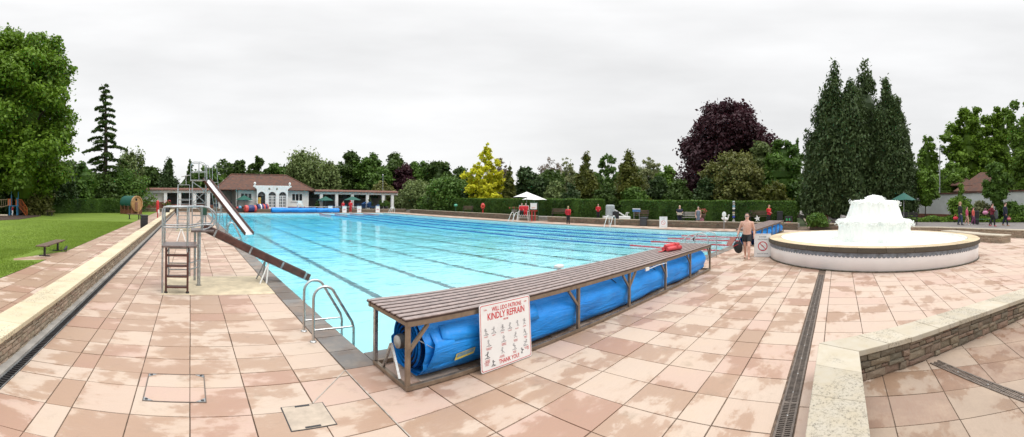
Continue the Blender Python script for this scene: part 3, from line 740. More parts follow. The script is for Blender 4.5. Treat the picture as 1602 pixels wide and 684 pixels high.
tree('twin of the lollipop tree, slightly to its right over the roof', 400, 246, 25, 95, 'round', 'deep', 4500, .34, .45, core=.35, nc=30)
tree('low green tree between the lollipop trees and the pale willow', 430, 256, 34, 96, 'round', 'mid', 4500, .34, .2, core=.4)
tree('broad pale grey-green willow behind the pavilion roof', 480, 241, 74, 84, 'round', 'pale', 14000, .3, .08, 'willow_tree', flat=1.0, droop=.5, core=.55)
tree('smaller pale willow at the right shoulder of the broad willow', 513, 255, 36, 84, 'round', 'pale', 6000, .28, .08, 'willow_tree', flat=1.0, droop=.5)
TG = 'tall dark trees behind the right wing of the pavilion'
for i, (x, tp, w_, lb) in enumerate(((545, 238, 40, 'leftmost of the tall dark trees behind the right wing of the pavilion'), (573, 237, 38, 'tall dark tree just right of the leftmost one behind the pavilion wing'),
    (612, 240, 46, 'tall dark tree above the right end of the pavilion wing'), (655, 253, 40, 'dark tree just right of the purple-leaved tree'), (686, 254, 42, 'dark round tree left of the golden tree'),
    (593, 262, 36, 'lower dark tree filling the gap above the pavilion wing'), (718, 262, 34, 'low deep green tree touching the left of the golden tree'))):
    tree(lb, x, tp, w_*1.25, 100-i*2, 'tall', ('deep', 'mid')[i % 2], 9000, .34, .06, group=TG, core=.5, nc=60)
tree('low purple-leaved tree among the dark trees', 631, 257, 44, 92, 'round', 'beech', 7000, .3, .08)
S('light green shrub behind the covered terrace end', 598, 285, 44, 78, 'olive', 6000, .24)
S('broad grey-green shrub over the hedge near the terrace end', 650, 284, 66, 74, 'pale', 8000, .22)
S('blossoming pale green shrub left of the golden tree', 700, 277, 72, 66, 'mid', 10000, .22)
S('dark shrub low behind the hedge left of the golden tree', 735, 290, 40, 64, 'dark', 4000, .2)
tree('bright golden yellow tree above the hedge', 762, 224, 66, 62, 'layer', 'yellow', 13000, .2, .12, 'golden_tree', core=.0, nc=150, cr=.15, lob=.25, surf=.3)
tree('bare pinkish tree behind the golden tree', 783, 243, 26, 80, 'tall', 'pinkish', 1400, .2, .3, 'bare_tree', core=0, nc=40, nb=18)
tree('dark green conifer right of the golden tree', 797, 250, 26, 60, 'cone', 'gold', 8000, .18, .04, 'conifer_tree', core=.6, flat=1.0)
tree('dark evergreen behind the white parasol', 828, 262, 46, 62, 'round', 'dark', 8000, .24, .04)
tree('dark bushy tree right of the white parasol', 862, 266, 44, 64, 'round', 'deep', 7000, .24, .04)
S('grey-green laurel over the hedge right of the white parasol', 868, 284, 40, 56, 'pale', 5000, .2)
tree('bare grey tree with pink buds behind the hedge', 858, 244, 34, 88, 'tall', 'pinkish', 1800, .22, .3, 'bare_tree', core=0, nc=40, nb=20)
tree('airy thin-leaved tree left of the golden-green cypress', 886, 246, 32, 80, 'tall', 'thin', 3200, .17, .2, core=0, nc=110, cr=.17, nb=22)
tree('golden-green cypress left of the pair over the hedge', 917, 238, 50, 56, 'point', 'gold', 17000, .16, .03, 'cypress_tree', core=.72, flat=1.0, cr=.26, nc=110)
tree('thin dark tree standing between the two golden-green cypresses', 951, 240, 34, 76, 'tall', 'mid', 4200, .2, .25, core=0, nc=110, cr=.16, nb=24)
tree('golden-green cypress right of the pair over the hedge', 982, 231, 60, 54, 'point', 'gold', 21000, .16, .03, 'cypress_tree', core=.72, flat=1.0, cr=.26, nc=110)
tree('airy yellow-green tree right of the golden-green cypresses', 1013, 246, 44, 76, 'round', 'thin', 5200, .18, .2, core=0, nc=120, cr=.17, nb=22)
tree('small light green tree left of the copper beech', 1042, 260, 36, 72, 'round', 'fresh', 5000, .22, .2, core=.3)
tree('dark holly behind the hedge left of the copper beech', 1028, 276, 40, 56, 'round', 'dark', 6000, .2, .04)
S('grey-green bush over the hedge under the cypresses', 1062, 280, 50, 54, 'deep', 7000, .2)
S('dark green bush between the cypresses over the hedge', 950, 285, 40, 52, 'deep', 4500, .18)
S('green bush low behind the hedge gap by the small slide', 990, 292, 52, 52, 'mid', 5000, .18)
S('dark shrub filling the hedge top left of the cypresses', 893, 288, 34, 52, 'dark', 4000, .18)
tree('huge dark purple copper beech', 1139, 160, 138, 62, 'oak', 'beech', 42000, .26, .10, 'copper_beech_tree', core=.62, nc=170, cr=.22, lob=.12)
tree('broad olive-green tree in front of the copper beech', 1150, 238, 112, 48, 'bush', 'olive', 26000, .18, .05, 'olive_green_tree', core=.72, nc=110, cr=.2)
tree('rounded fresh green tree left of the giant cypresses', 1226, 220, 74, 50, 'tall', 'mid', 20000, .2, .05, core=.66, nc=90, cr=.22)
tree('greyish tree top between the olive tree and the fresh green tree', 1190, 222, 40, 56, 'round', 'pale', 6000, .2, .3, core=.5)
tree('thin pointed conifer tip beside the giant cypresses', 1247, 213, 18, 56, 'spire', 'mid', 3500, .2, .1, 'conifer_tree', droop=.4)
S('dark evergreen below the olive-green tree over the hedge', 1105, 278, 40, 47, 'dark', 5000, .18)
S('yellow-flecked shrub behind the hedge end', 1212, 283, 50, 44, 'gold', 5000, .16)
# --- the clump of giant cypresses
CG = 'giant dark cypresses behind the fountain'
for i, (x, tp, w_, d, lb) in enumerate(((1304, 99, 92, 41, 'giant dark cypress, left peak of the clump behind the fountain'), (1352, 98, 92, 42, 'giant dark cypress, tallest middle peak of the clump behind the fountain'),
    (1384, 123, 84, 41, 'giant dark cypress right of the middle peak behind the fountain'), (1402, 152, 66, 40, 'dark cypress, lowest right peak of the clump behind the fountain'),
    (1288, 170, 62, 40, 'dark cypress forming the left shoulder of the clump'), (1330, 120, 78, 40, 'dark cypress peak between the left and middle peaks'))):
    tree(lb, x, tp, w_, d, 'spire', 'yew', 32000, .13, .115, 'cypress_tree', group=CG, core=.78, nc=210, cr=.21, flat=1.1, droop=.8, surf=.7, lob=.15, tr=.3, nb=5, asp=1.5)
# --- the right
tree('pale green tree just right of the giant cypresses', 1450, 212, 42, 62, 'tall', 'fresh', 13000, .2, .1, core=.45, nc=130, cr=.2)
tree('tall broad green tree behind the right-hand house', 1517, 169, 82, 64, 'tall', 'lime', 34000, .24, .08, core=.45, nc=190, cr=.17, surf=.3)
tree('green tree right of the tall broad tree', 1566, 167, 62, 66, 'tall', 'lime', 26000, .24, .08, core=.45, nc=160, cr=.18, surf=.3)
tree('bright yellow-green tree rightmost above the white boundary wall', 1618, 148, 92, 42, 'tall', 'fresh', 34000, .18, .12, core=.4, nc=190, cr=.17, surf=.3)
tree('dense green tree mass above the white wall', 1488, 255, 60, 56, 'round', 'fresh', 12000, .18, .05, core=.6, nc=120, cr=.2)
tree('dark tree behind the house roof at the right', 1580, 255, 60, 66, 'round', 'deep', 9000, .2, .05, core=.6)
tree('small lollipop tree with thin trunk in front of the white wall', 1448, 264, 40, 40, 'tall', 'fresh', 9000, .14, .32, 'young_tree', core=.62, nc=50, zb=.4, tr=.06)
tree('young upright oval tree with bare trunk near the people in dark tops', 1559, 254, 36, 37, 'tall', 'mid', 9000, .13, .30, 'young_tree', core=.66, nc=50, zb=.4, tr=.06)
tree('small spreading maple in front of the white wall', 1503, 288, 38, 37, 'layer', 'fresh', 4000, .13, .2, 'young_tree', core=.3, nc=40, zb=.4, tr=.05)
S('variegated pale shrub by the black litter bin', 1536, 315, 38, 38, 'thin', 4000, .12, zb=.4)
S('round green shrub behind the group in dark tops', 1582, 316, 46, 37, 'mid', 5000, .12, zb=.4)
S('dark low shrub right under the giant cypresses', 1400, 322, 44, 38, 'deep', 4000, .12, zb=.4)
S('lavender-like green bush on the low wall left of the fountain', 1278, 335, 36, 31.6, 'mid', 5000, .10, zb=.3)
# ground cover in the long bed before the white wall
rs = np.random.RandomState(9); P = []
for i in range(9000):
    x = rs.uniform(1418, 1650); d = rs.uniform(35.5, 39); p = at(x, d, .45); h_ = (.35+.3*math.sin(x*.11)*math.sin(x*.043)+.12)*rs.uniform(0, 1); P.append((p.x, p.y, .45+h_))
P = np.array(P); o = quads('ground_cover', P, rs.normal(size=(len(P), 3))+np.array([0, 0, .6]), .10*rs.uniform(.6, 1.5, len(P)), rs.uniform(0, 1, len(P)), FOL['fresh'], None, 1, None, None, rs)
o['kind'] = 'stuff'; tag(o, 'low green planting along the bed before the white wall', 'ground cover')
# distant wooded background closing gaps at the horizon
rs = np.random.RandomState(11); P = []
for i in range(36000):
    x = rs.uniform(-60, 1700); d = rs.uniform(112, 124); hmax = 8.5+2.2*math.sin(x*.021)+1.5*math.sin(x*.057+1)+.9*math.sin(x*.13)
    p = at(x, d); P.append((p.x, p.y, hmax*rs.uniform(0, 1)**.8))
P = np.array(P); o = quads('distant_wood', P, rs.normal(size=(len(P), 3))+np.array([0, 0, .5]), .75*rs.uniform(.6, 1.5, len(P)), rs.uniform(0, 1, len(P)), FOL['deep'], None, 1, None, None, rs)
o['kind'] = 'stuff'; tag(o, 'far belt of woodland closing the horizon behind the park trees', 'wood')

# ------------------------------------------------------------------ clipped hedges
def hedge(label, p0, p1, th, h, seed, dens=190, leaf=.07):
    r = thing('clipped_hedge', label, 'hedge', (p0[0], p0[1], 0)); rs = np.random.RandomState(seed)
    A = np.array([*p0, 0.]); B = np.array([*p1, 0.]); ln = np.linalg.norm(B-A); d = (B-A)/ln; nv = np.array([-d[1], d[0], 0])
    faces = [('s', -1, ln*h), ('s', 1, ln*h), ('t', 0, ln*th), ('e', 0, th*h), ('e', 1, th*h)]
    P = []; Nn = []; T = []
    for kd, sg, area in faces:
        n = int(area*dens); u = rs.uniform(0, 1, n); v = rs.uniform(0, 1, n); j = rs.normal(0, .035, n)
        if kd == 's': wob = .05*np.sin(u*ln*1.3+sg)+.04*np.sin(u*ln*3.7); pts = A+d*(u*ln)[:, None]+nv*(sg*(th/2)+sg*wob+j)[:, None]; pts[:, 2] = v*h; nn = np.tile(nv*sg, (n, 1))
        elif kd == 't': pts = A+d*(u*ln)[:, None]+nv*((v-.5)*th)[:, None]; pts[:, 2] = h+j+.025*np.sin(u*ln*2.1); nn = np.tile([0, 0, 1.], (n, 1))
        else: pts = A+d*((0 if sg == 0 else ln)+j)[:, None]+nv*((u-.5)*th)[:, None]; pts[:, 2] = v*h; nn = np.tile(d*(1 if sg else -1), (n, 1))
        P.append(pts); Nn.append(nn); T.append(np.full(n, 1.0 if kd == 't' else .30)+rs.uniform(-.4, .3, n)+.2*np.sin(u*ln*.9)*np.sin(v*3))  # lighter top leaves, darker side leaves: skylight painted into the tint
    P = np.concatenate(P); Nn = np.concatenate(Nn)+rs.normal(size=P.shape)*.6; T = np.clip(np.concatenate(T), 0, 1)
    c = [A+nv*(s*(th/2-.05)) for s in (-1, 1)]+[B+nv*(s*(th/2-.05)) for s in (1, -1)]; hh = h-.05
    lo = [tuple(x[:2])+(0.,) for x in c]; hi = [tuple(x[:2])+(hh,) for x in c]
    core = np.array([[lo[i], lo[(i+1) % 4], hi[(i+1) % 4], hi[i]] for i in range(4)]+[hi])
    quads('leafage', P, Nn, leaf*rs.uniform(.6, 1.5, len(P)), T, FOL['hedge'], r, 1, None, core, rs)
    return r
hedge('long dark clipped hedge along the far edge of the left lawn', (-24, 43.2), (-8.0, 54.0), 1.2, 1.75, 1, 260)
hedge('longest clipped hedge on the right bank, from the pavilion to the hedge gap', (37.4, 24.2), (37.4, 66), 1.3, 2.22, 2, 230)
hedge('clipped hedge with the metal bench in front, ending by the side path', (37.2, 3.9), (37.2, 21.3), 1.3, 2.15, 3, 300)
# ------------------------------------------------------------------ slatted bench over the rolled pool cover
M_SLAT = mat('weathered bench slat', (.33, .255, .235), .36, 0, .2, 10, .08)
M_DKSLAT = mat('dark timber edge with gap shade', (.05, .025, .02), .5, 0, .2, 9, .2)  # dark brown slat edges whose tone also paints shade into the gaps
mtp, t, b = nodes('blue pool cover'); p = pos(t)
n_ = noise(t, 1.3, 4, .6, p); c = mixc(t, rng(t, n_, .3, .7), (.006, .20, .66), (.014, .30, .84))
c = mixc(t, rng(t, noise(t, 11, 5, .7, pos(t, (.6, 2, 2))), .56, .74, 0, .35), c, (.16, .33, .52)); t.links.new(c, b.inputs['Base Color']); setv(b, .46, 0, .4)
cre = noise(t, 2.4, 5, .62, pos(t, (.45, 2.0, 2.6)), .9); bump(t, b, cre, 1.0, .045)
M_COVER = mtp
def bench_cover(label, x0, x1, posts, braces, yf=3.86, nd=True):
    r = thing('slatted_bench', label, 'bench', ((x0+x1)/2, yf, 0), 'slatted benches over the pool cover rolls')
    q = MB(); yb_ = yf+.86
    q.box(x0, yf, .01, x1, yf+.05, .06); q.box(x0, yb_-.05, .01, x1, yb_, .06); q.box(x0, yf+.052, .012, x0+.05, yb_-.052, .058); q.box(x1-.05, yf+.052, .012, x1, yb_-.052, .058)
    q.build('bottom_frame', M_BRONZE, r, bev=.004)
    q = MB(); q.box(x0-.01, yf-.012, .71, x1+.01, yf+.04, .77); q.box(x0-.01, yb_+.08, .71, x1+.01, yb_+.13, .77)
    for x in [x0]+posts+[x1-.05]: q.box(x, yf+.042, .712, x+.05, yb_+.078, .768)
    q.build('top_frame', M_BRONZE, r, bev=.004)
    for x in [x0]+posts+[x1-.05]:
        q = MB(); q.box(x, yf+.002, .06, x+.05, yf+.05, .71); q.build('leg', M_BRONZE, r, bev=.004)
        q = MB(); q.box(x, yb_-.05, .06, x+.05, yb_-.002, .71); q.build('leg', M_STEEL if x == x0 else M_BRONZE, r, bev=.004)
    for x, s_ in braces:
        q = MB(); q.bar((x+.025, yf+.026, .42), (x+.025+s_*.26, yf+.026, .70), .036, .036, (0, 1, 0)); q.build('brace', M_BRONZE, r)
    q = MB()
    for k, (u, v, z0_, z1_) in enumerate(((.06, .06, .06, .40), (.30, .30, .06, .40))):
        q.bar((x0+.03, yf+.22+k*.40, .06), (x0+.03, yf+.42, .40), .03, .03)
    q.build('roller_stand', M_STEEL, r)
    for k in range(8):
        y = yf-.02+k*.1325
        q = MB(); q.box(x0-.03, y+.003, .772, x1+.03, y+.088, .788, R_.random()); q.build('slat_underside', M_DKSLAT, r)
        q = MB(); q.box(x0-.03, y+.005, .789, x1+.03, y+.086, .803, R_.random()); q.build('slat', M_SLAT, r, bev=.004)
    return r
def cover_roll(label, x0, x1, yc=4.31, rr=.325, zc=.375, name='pool_cover_roll', pocket=True, group='blue pool cover rolls'):
    r = thing(name, label, 'pool cover', ((x0+x1)/2, yc, 0), group)
    q = MB(); nx = max(20, int((x1-x0)/.12)); na = 44; vs = []
    rs = random.Random(int(x0*10))
    ph = [rs.uniform(0, 6) for _ in range(6)]
    for i in range(nx+1):
        x = x0+(x1-x0)*i/nx; u = x-x0
        for k in range(na):
            a = 2*math.pi*k/na; c_, s_ = math.cos(a), math.sin(a)
            w1 = .014*math.sin(u*2.1+ph[0]+2*a)+.007*math.sin(u*5.3+ph[1]-3*a)+.005*math.sin(u*9.7+ph[2]+5*a)
            r1 = rr+w1
            # layers ending along the roll make steps on the pool side and towards the walkway
            st = .040*(1 if (math.degrees(a) % 360) > 205 else 0)+.022*(1 if (math.degrees(a) % 360) > 160+8*math.sin(u*.8) else 0)
            y = yc+c_*(r1+st)*1.09; z = zc+s_*(r1+st)
            if s_ < -.2: z -= .020*(-s_)
            vs.append((x, y, max(z, .035)))
    fs = [(i*na+k, (i+1)*na+k, (i+1)*na+(k+1) % na, i*na+(k+1) % na) for i in range(nx) for k in range(na)]
    q.add(vs, fs, .5, True); q.build('cover_sheet', M_COVER, r)
    q = MB()
    for k in range(4): q.lathe([(rr-.02-k*.055, 0), (rr-.02-k*.055, .03), (rr-.035-k*.055, .03), (rr-.035-k*.055, 0)], (0, 0, 0), 36)
    for i, v in enumerate(q.v): q.v[i] = (x0-.03+v[2]+.002, yc+v[0], zc+v[1])
    q.build('rolled_layers', M_COVER, r)
    q = MB(); q.lathe([(0, 0), (rr-.02, 0), (rr-.02, .01), (0, .01)], (0, 0, 0), 36); q.v = [(x0+.0+v[2], yc+v[0], zc+v[1]) for v in q.v]; q.build('roll_end', M_BLACK, r)  # black disc painted for the dark hollow between the rolled layers
    q = MB(); q.lathe([(0, 0), (.085, 0), (.085, .12), (.06, .14), (0, .14)], (0, 0, 0), 20); q.v = [(x0-.13+v[2], yc+v[0], zc+.02+v[1]) for v in q.v]; q.build('hub', M_BLACK, r)
    q = MB(); q.lathe([(0, 0), (.075, 0), (.075, .02), (0, .02)], (0, 0, 0), 20); q.v = [(x0-.152+v[2], yc+v[0], zc+.02+v[1]) for v in q.v]; q.build('hub_cap', mat('grey plastic', (.48, .47, .44), .5, 0, .1, 9, 0), r)
    if pocket:
        # the loose last turn: a folded flap hanging open at the near end, on the walkway side
        q = MB(); vs = []; nx2 = 26; prof = [(-.05, .34), (-.20, .35), (-.29, .30), (-.345, .20), (-.355, .10), (-.30, .015), (-.20, -.075), (-.10, -.15), (0, -.22), (.04, -.28)]
        prof = [(-.26, .19), (-.335, .16), (-.395, .07), (-.405, -.03), (-.385, -.15), (-.33, -.25), (-.22, -.315), (-.08, -.335), (.05, -.335)]
        for i in range(nx2+1):
            u = i/nx2; x = x0+.09+u*1.75
            sh = 1-.12*u
            for j, (dy, dz) in enumerate(prof):
                lip = (1-u)**3*.05 if j in (2, 3) else 0
                vs.append((x-(.06 if j > 4 else 0)*(1-u)+.02*math.sin(j*1.3), yc+dy*sh-lip+.007*math.sin(u*17+j*2), zc+dz*sh+.005*math.sin(u*23+j)))
        m = len(prof)
        q.add(vs, [(i*m+j, (i+1)*m+j, (i+1)*m+j+1, i*m+j+1) for i in range(nx2) for j in range(m-1)], .5, True)
        o = q.build('loose_flap', M_COVER, r); sl = o.modifiers.new('thick', 'SOLIDIFY'); sl.thickness = .006; sl.offset = 0
        q = MB(); vs = []
        for i in range(15):
            u = i/14; x = x0+.25+u*1.65
            vs += [(x, yc-.30-.02*math.sin(u*3), zc+.235), (x-.02, yc-.395, zc+.13+.01*math.sin(u*9)), (x-.01, yc-.41, zc+.05+.008*math.sin(u*11)), (x, yc-.37, zc+.045)]
        q.add(vs, [(i*4+j, (i+1)*4+j, (i+1)*4+j+1, i*4+j+1) for i in range(14) for j in range(3)], .5, True)
        o = q.build('folded_hem', M_COVER, r); sl = o.modifiers.new('thick', 'SOLIDIFY'); sl.thickness = .008
        q = MB(); q.tube(arc((x0+.16, yc-.425, zc-.02), .016, 0, 360, 14), .005, 6); q.build('eyelet', M_STEEL, r)
        q = MB(); q.tube([(x0+.16, yc-.425, zc-.005), (x0+.05, yc-.40, zc+.06), (x0-.06, yc-.33, zc+.13)], .003, 5); q.build('cord', M_STEEL, r)
        q = MB(); x = x0+.42
        pr = [(x, -.375, -.19), (x+.30, -.368, -.165), (x+.31, -.392, -.085), (x+.015, -.398, -.105)]
        q.add([(a, yc+b_-.012, zc+c_) for a, b_, c_ in pr], [(0, 1, 2, 3)]); o = q.build('sticker', mat('yellow sticker', (.62, .52, .10), .4, 0, .05, 5, 0), r)
        q = MB(); pr = [(x+.02, -.381, -.160), (x+.29, -.374, -.142), (x+.295, -.389, -.092), (x+.03, -.395, -.112)]
        q.add([(a, yc+b_-.0145, zc+c_) for a, b_, c_ in pr], [(0, 1, 2, 3)]); q.build('sticker_print', mat('sticker print', (.20, .33, .42), .4, 0, .2, 60, 0), r)
    for k in range(int((x1-x0)/2)):
        x = x0+1.9+k*2.0+rs.uniform(-.2, .2)
        if x < x1-.3:
            q = MB(); q.tube([(x, yc-rr*.55, zc+rr*.93), (x+.03, yc-rr*.80, zc+rr*.76), (x+.09, yc-rr*.98, zc+rr*.55)], .007, 5); q.build('strap', M_NAVY, r)
    return r
bench_cover('long slatted metal bench with the kindly refrain sign leaning against it', 2.25, 12.08, [3.75, 5.31, 6.98, 8.70, 10.32], [(2.25, 1), (5.31, -1), (6.98, -1), (6.98, 1), (8.70, -1), (10.32, -1), (12.03, -1)])
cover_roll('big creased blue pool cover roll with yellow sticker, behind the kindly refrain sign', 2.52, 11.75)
bench_cover('farther slatted bench over a blue cover roll behind the no-diving sign', 19.2, 28.95, [20.8, 22.4, 24.0, 25.6, 27.2], [(20.8, 1), (24.0, 1), (27.2, 1)], 3.9)
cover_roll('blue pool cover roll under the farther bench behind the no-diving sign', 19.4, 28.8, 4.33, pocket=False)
r = thing('junction_box', 'small white cable box under the front edge of the long slatted bench', 'box', (7.65, 3.835, .68)); q = MB(); q.box(7.6, 3.82, .655, 7.75, 3.848, .725); q.build('casing', M_WHITE, r, bev=.005)
q = MB(); q.tube([(7.75, 3.835, .68), (8.2, 3.835, .70), (8.66, 3.84, .69), (8.7, 3.84, .5), (8.71, 3.84, .35)], .008, 6); q.build('cable', M_WHITE, r)
# red rolled mat on the bench
p = G(1052, 389, .80); r = thing('rescue_tube', 'rolled red foam rescue tube lying on top of the long slatted bench', 'rescue tube', p)
A_, B_ = G(1041, 390, .865), G(1071, 385, .865); d_ = (B_-A_); B_ = A_+d_.normalized()*.62; d_ = d_.normalized(); s2 = Vector((-d_.y, d_.x, 0)); M_FOAM = mat('red foam', (.62, .06, .07), .5, 0, .14, 9, .4)
for k, (o_, zo, rr) in enumerate(((-.065, 0, .062), (.062, .0, .060), (0, .075, .052))):
    q = MB(); e = d_*.02; q.tube([A_+s2*o_+Vector((0, 0, zo))-e, A_+s2*o_+Vector((0, 0, zo)), A_+s2*o_+Vector((0, 0, zo+.004))+d_*.3, B_+s2*o_+Vector((0, 0, zo)), B_+s2*o_+Vector((0, 0, zo))+e], [rr*.7, rr, rr*1.03, rr, rr*.7], 14); q.build('foam', M_FOAM, r)
q = MB(); c_ = A_+d_*.40; q.tube([c_+s2*(math.cos(a)*.135)+Vector((0, 0, .03+math.sin(a)*.095)) for a in [i*math.pi/10-.3 for i in range(12)]], .012, 6); q.build('strap', M_RED, r)
q = MB(); q.tube([A_, A_-d_*.1-Vector((0, 0, .03)), A_-d_*.2-Vector((0, 0, .045)), A_-d_*.25+s2*.05-Vector((0, 0, .05))], .014, 6); q.build('cord', M_RED, r)
r = thing('peg', 'small black peg standing on the back edge of the long slatted bench', 'peg', G(1085, 377, .80)); p = r.location
q = MB(); q.lathe([(.02, 0), (.02, .08), (.03, .09), (.0, .11)], p, 10); q.build('peg', M_BLACK, r)
r = thing('white_blur_block', 'white block added for a pale blur behind the long slatted bench', 'float', (6.2, 4.98, 0)); q = MB(); q.box(6.08, 4.90, .805, 6.26, 5.02, .865); q.box(6.12, 4.93, .01, 6.16, 4.97, .804); q.build('block', M_WHITE, r, bev=.015)  # small white block added in place of a pale blur

# ------------------------------------------------------------------ rules sign
M_SRED = mat('sign red', (.55, .02, .03), .5, 0, .03, 5, 0); M_SGREY = mat('sign grey ink', (.16, .16, .17), .5, 0, .2, 30, 0); M_SWH = mat('sign white', (.76, .76, .75), .35, 0, .03, 3, 0)
M_SPINK = mat('sign small red ink', (.62, .16, .16), .5, 0, .1, 30, 0); M_SIL = mat('sign silver ink', (.42, .42, .43), .5, 0, .2, 30, 0)
def rrect(x0, y0, x1, y1, r_, n=6):
    out = []
    for cx, cy, a0 in ((x1-r_, y1-r_, 0), (x0+r_, y1-r_, 90), (x0+r_, y0+r_, 180), (x1-r_, y0+r_, 270)):
        for i in range(n+1): a = math.radians(a0+90*i/n); out.append((cx+math.cos(a)*r_, cy+math.sin(a)*r_))
    return out
def ring2(mb, outer, inner, z, M):
    n = len(outer); mb.add([M @ Vector((*p_, z)) for p_ in outer]+[M @ Vector((*p_, z)) for p_ in inner], [(i, (i+1) % n, n+(i+1) % n, n+i) for i in range(n)], .5)
def plate(mb, poly, z0, z1, M):
    n = len(poly); mb.add([M @ Vector((*p_, z0)) for p_ in poly]+[M @ Vector((*p_, z1)) for p_ in poly], [tuple(range(n))[::-1], tuple(range(n, 2*n))]+[(i, (i+1) % n, n+(i+1) % n, n+i) for i in range(n)], .5)
W_, H_ = .92, .84
Ms = Matrix.Translation((3.21, 3.748, .012)) @ Matrix.Rotation(math.radians(86.2), 4, 'X') @ Matrix.Scale(.965, 4)
r = thing('notice_board', 'white sign with red border asking patrons to kindly refrain, leaning on the bench', 'sign', (3.73, 3.80, 0))
q = MB(); plate(q, rrect(0, 0, W_, H_, .035), -.006, 0, Ms); q.build('board', M_SWH, r)
q = MB(); ring2(q, rrect(.012, .012, W_-.012, H_-.012, .03), rrect(.020, .020, W_-.020, H_-.020, .026), .001, Ms); q.build('border', M_SRED, r)
def T_(s_, x, y, size, m=M_SRED, sx=1, nm='lettering'): return text(s_, size, m, r, Ms @ Matrix.Translation((x, y, .0012)), nm, .0004, sx)
T_('WILL LIDO PATRONS', .48, .735, .078, sx=.72); T_('KINDLY REFRAIN', .47, .635, .120, sx=.74); T_('FROM', .45, .592, .032)
T_('THANK YOU!', .49, .05, .078, sx=.78)
rp = random.Random(3)
def picto(x, y, s_):
    """a small line cartoon of a bather"""
    q = MB(); w_ = .0045
    def ln(pts, m=w_):
        for a, b_ in zip(pts, pts[1:]):
            a, b_ = Vector(a), Vector(b_); d = (b_-a); nn = Vector((-d.y, d.x)).normalized()*m
            q.add([Ms @ Vector((p_.x, p_.y, .0014)) for p_ in (a-nn, b_-nn, b_+nn, a+nn)], [(0, 1, 2, 3)], .5)
    hx, hy = x+rp.uniform(-.2, .2)*s_, y+s_*.36
    ln([(hx+math.cos(k*.9)*s_*.13, hy+math.sin(k*.9)*s_*.13) for k in range(8)])
    sh = (x+rp.uniform(-.1, .1)*s_, y+s_*.15); hp = (x+rp.uniform(-.25, .25)*s_, y-s_*.15); ln([(hx, hy-s_*.13), sh, hp], w_*1.5)
    for sg in (-1, 1):
        ln([sh, (sh[0]+sg*rp.uniform(.15, .4)*s_, sh[1]+rp.uniform(-.25, .25)*s_)]); k = (hp[0]+sg*rp.uniform(.05, .3)*s_, hp[1]-s_*rp.uniform(.05, .2)); ln([hp, k, (k[0]+rp.uniform(-.1, .25)*s_, y-s_*.42)])
    if rp.random() < .6: ln([(x-s_*.5, y-s_*.44), (x-.2*s_, y-s_*.40), (x+.1*s_, y-s_*.46), (x+s_*.5, y-s_*.42)])
    return q
rows = [(.49, [(.10, 'RUNNING'), (.23, 'PUSHING'), (.38, 'PETTING'), (.52, 'SHOUTING'), (.65, 'DUCKING'), (.80, 'BOMBING')]), (.345, [(.14, 'ACROBATICS OR\nGYMNASTICS'), (.40, 'SWIMMING IN\nDIVING AREA'), (.62, 'SMOKING BY\nTHE POOL'), (.81, 'BRINGING\nGLASS')]),
        (.20, [(.11, 'USE OF SLIDE\nHEAD FIRST'), (.36, 'BALL GAMES\nIN THE WATER'), (.59, 'BRINGING\nDOGS IN'), (.81, 'CHEWING\nGUM')])]
for yy, cells in rows:
    for x, s_ in cells:
        picto(x, yy+.005, .085).build('pictogram', M_SGREY if yy < .25 and x < .2 else M_SIL, r); T_(s_, x, yy-.062, .0165, M_SPINK, .8, 'caption')
picto(.21, .085, .075).build('pictogram', M_SGREY, r); picto(.74, .115, .08).build('pictogram', M_SGREY, r)
T_('NO OUTDOOR\nSHOES ON\nPOOLSIDE', .10, .11, .0165, M_SPINK, .8, 'caption'); T_('ENJOY\nYOUR\nSWIM', .85, .14, .0165, M_SPINK, .8, 'caption')
T_('Lido', .10, .76, .03, M_SPINK, 1, 'emblem'); T_('Lido', .83, .76, .03, M_SPINK, 1, 'emblem')

# no diving A-board
def aboard(label, p, w_, h_, face, sub, nm='notice_board'):
    """a white folding board; face = direction it looks towards"""
    r = thing(nm, label, 'sign', p); a = math.atan2(face[1], face[0])
    B = Matrix.Translation(p) @ Matrix.Rotation(a+math.pi/2, 4, 'Z')
    M1 = B @ Matrix.Translation((-w_/2, -.14, .01)) @ Matrix.Rotation(math.radians(81), 4, 'X')
    q = MB(); plate(q, rrect(0, 0, w_, h_, .02), -.02, 0, M1); q.build('front_panel', M_SWH, r)
    M2 = B @ Matrix.Translation((w_/2, .14, .01)) @ Matrix.Rotation(math.pi, 4, 'Z') @ Matrix.Rotation(math.radians(81), 4, 'X')
    q = MB(); plate(q, rrect(0, 0, w_, h_, .02), -.02, 0, M2); q.build('back_panel', M_SWH, r)
    def circ(cx, cy, ro, ri, m):
        q = MB(); n = 32; ring2(q, [(cx+math.cos(2*math.pi*i/n)*ro, cy+math.sin(2*math.pi*i/n)*ro) for i in range(n)], [(cx+math.cos(2*math.pi*i/n)*ri, cy+math.sin(2*math.pi*i/n)*ri) for i in range(n)], .002, M1); return q
    sub(r, M1, circ); return r
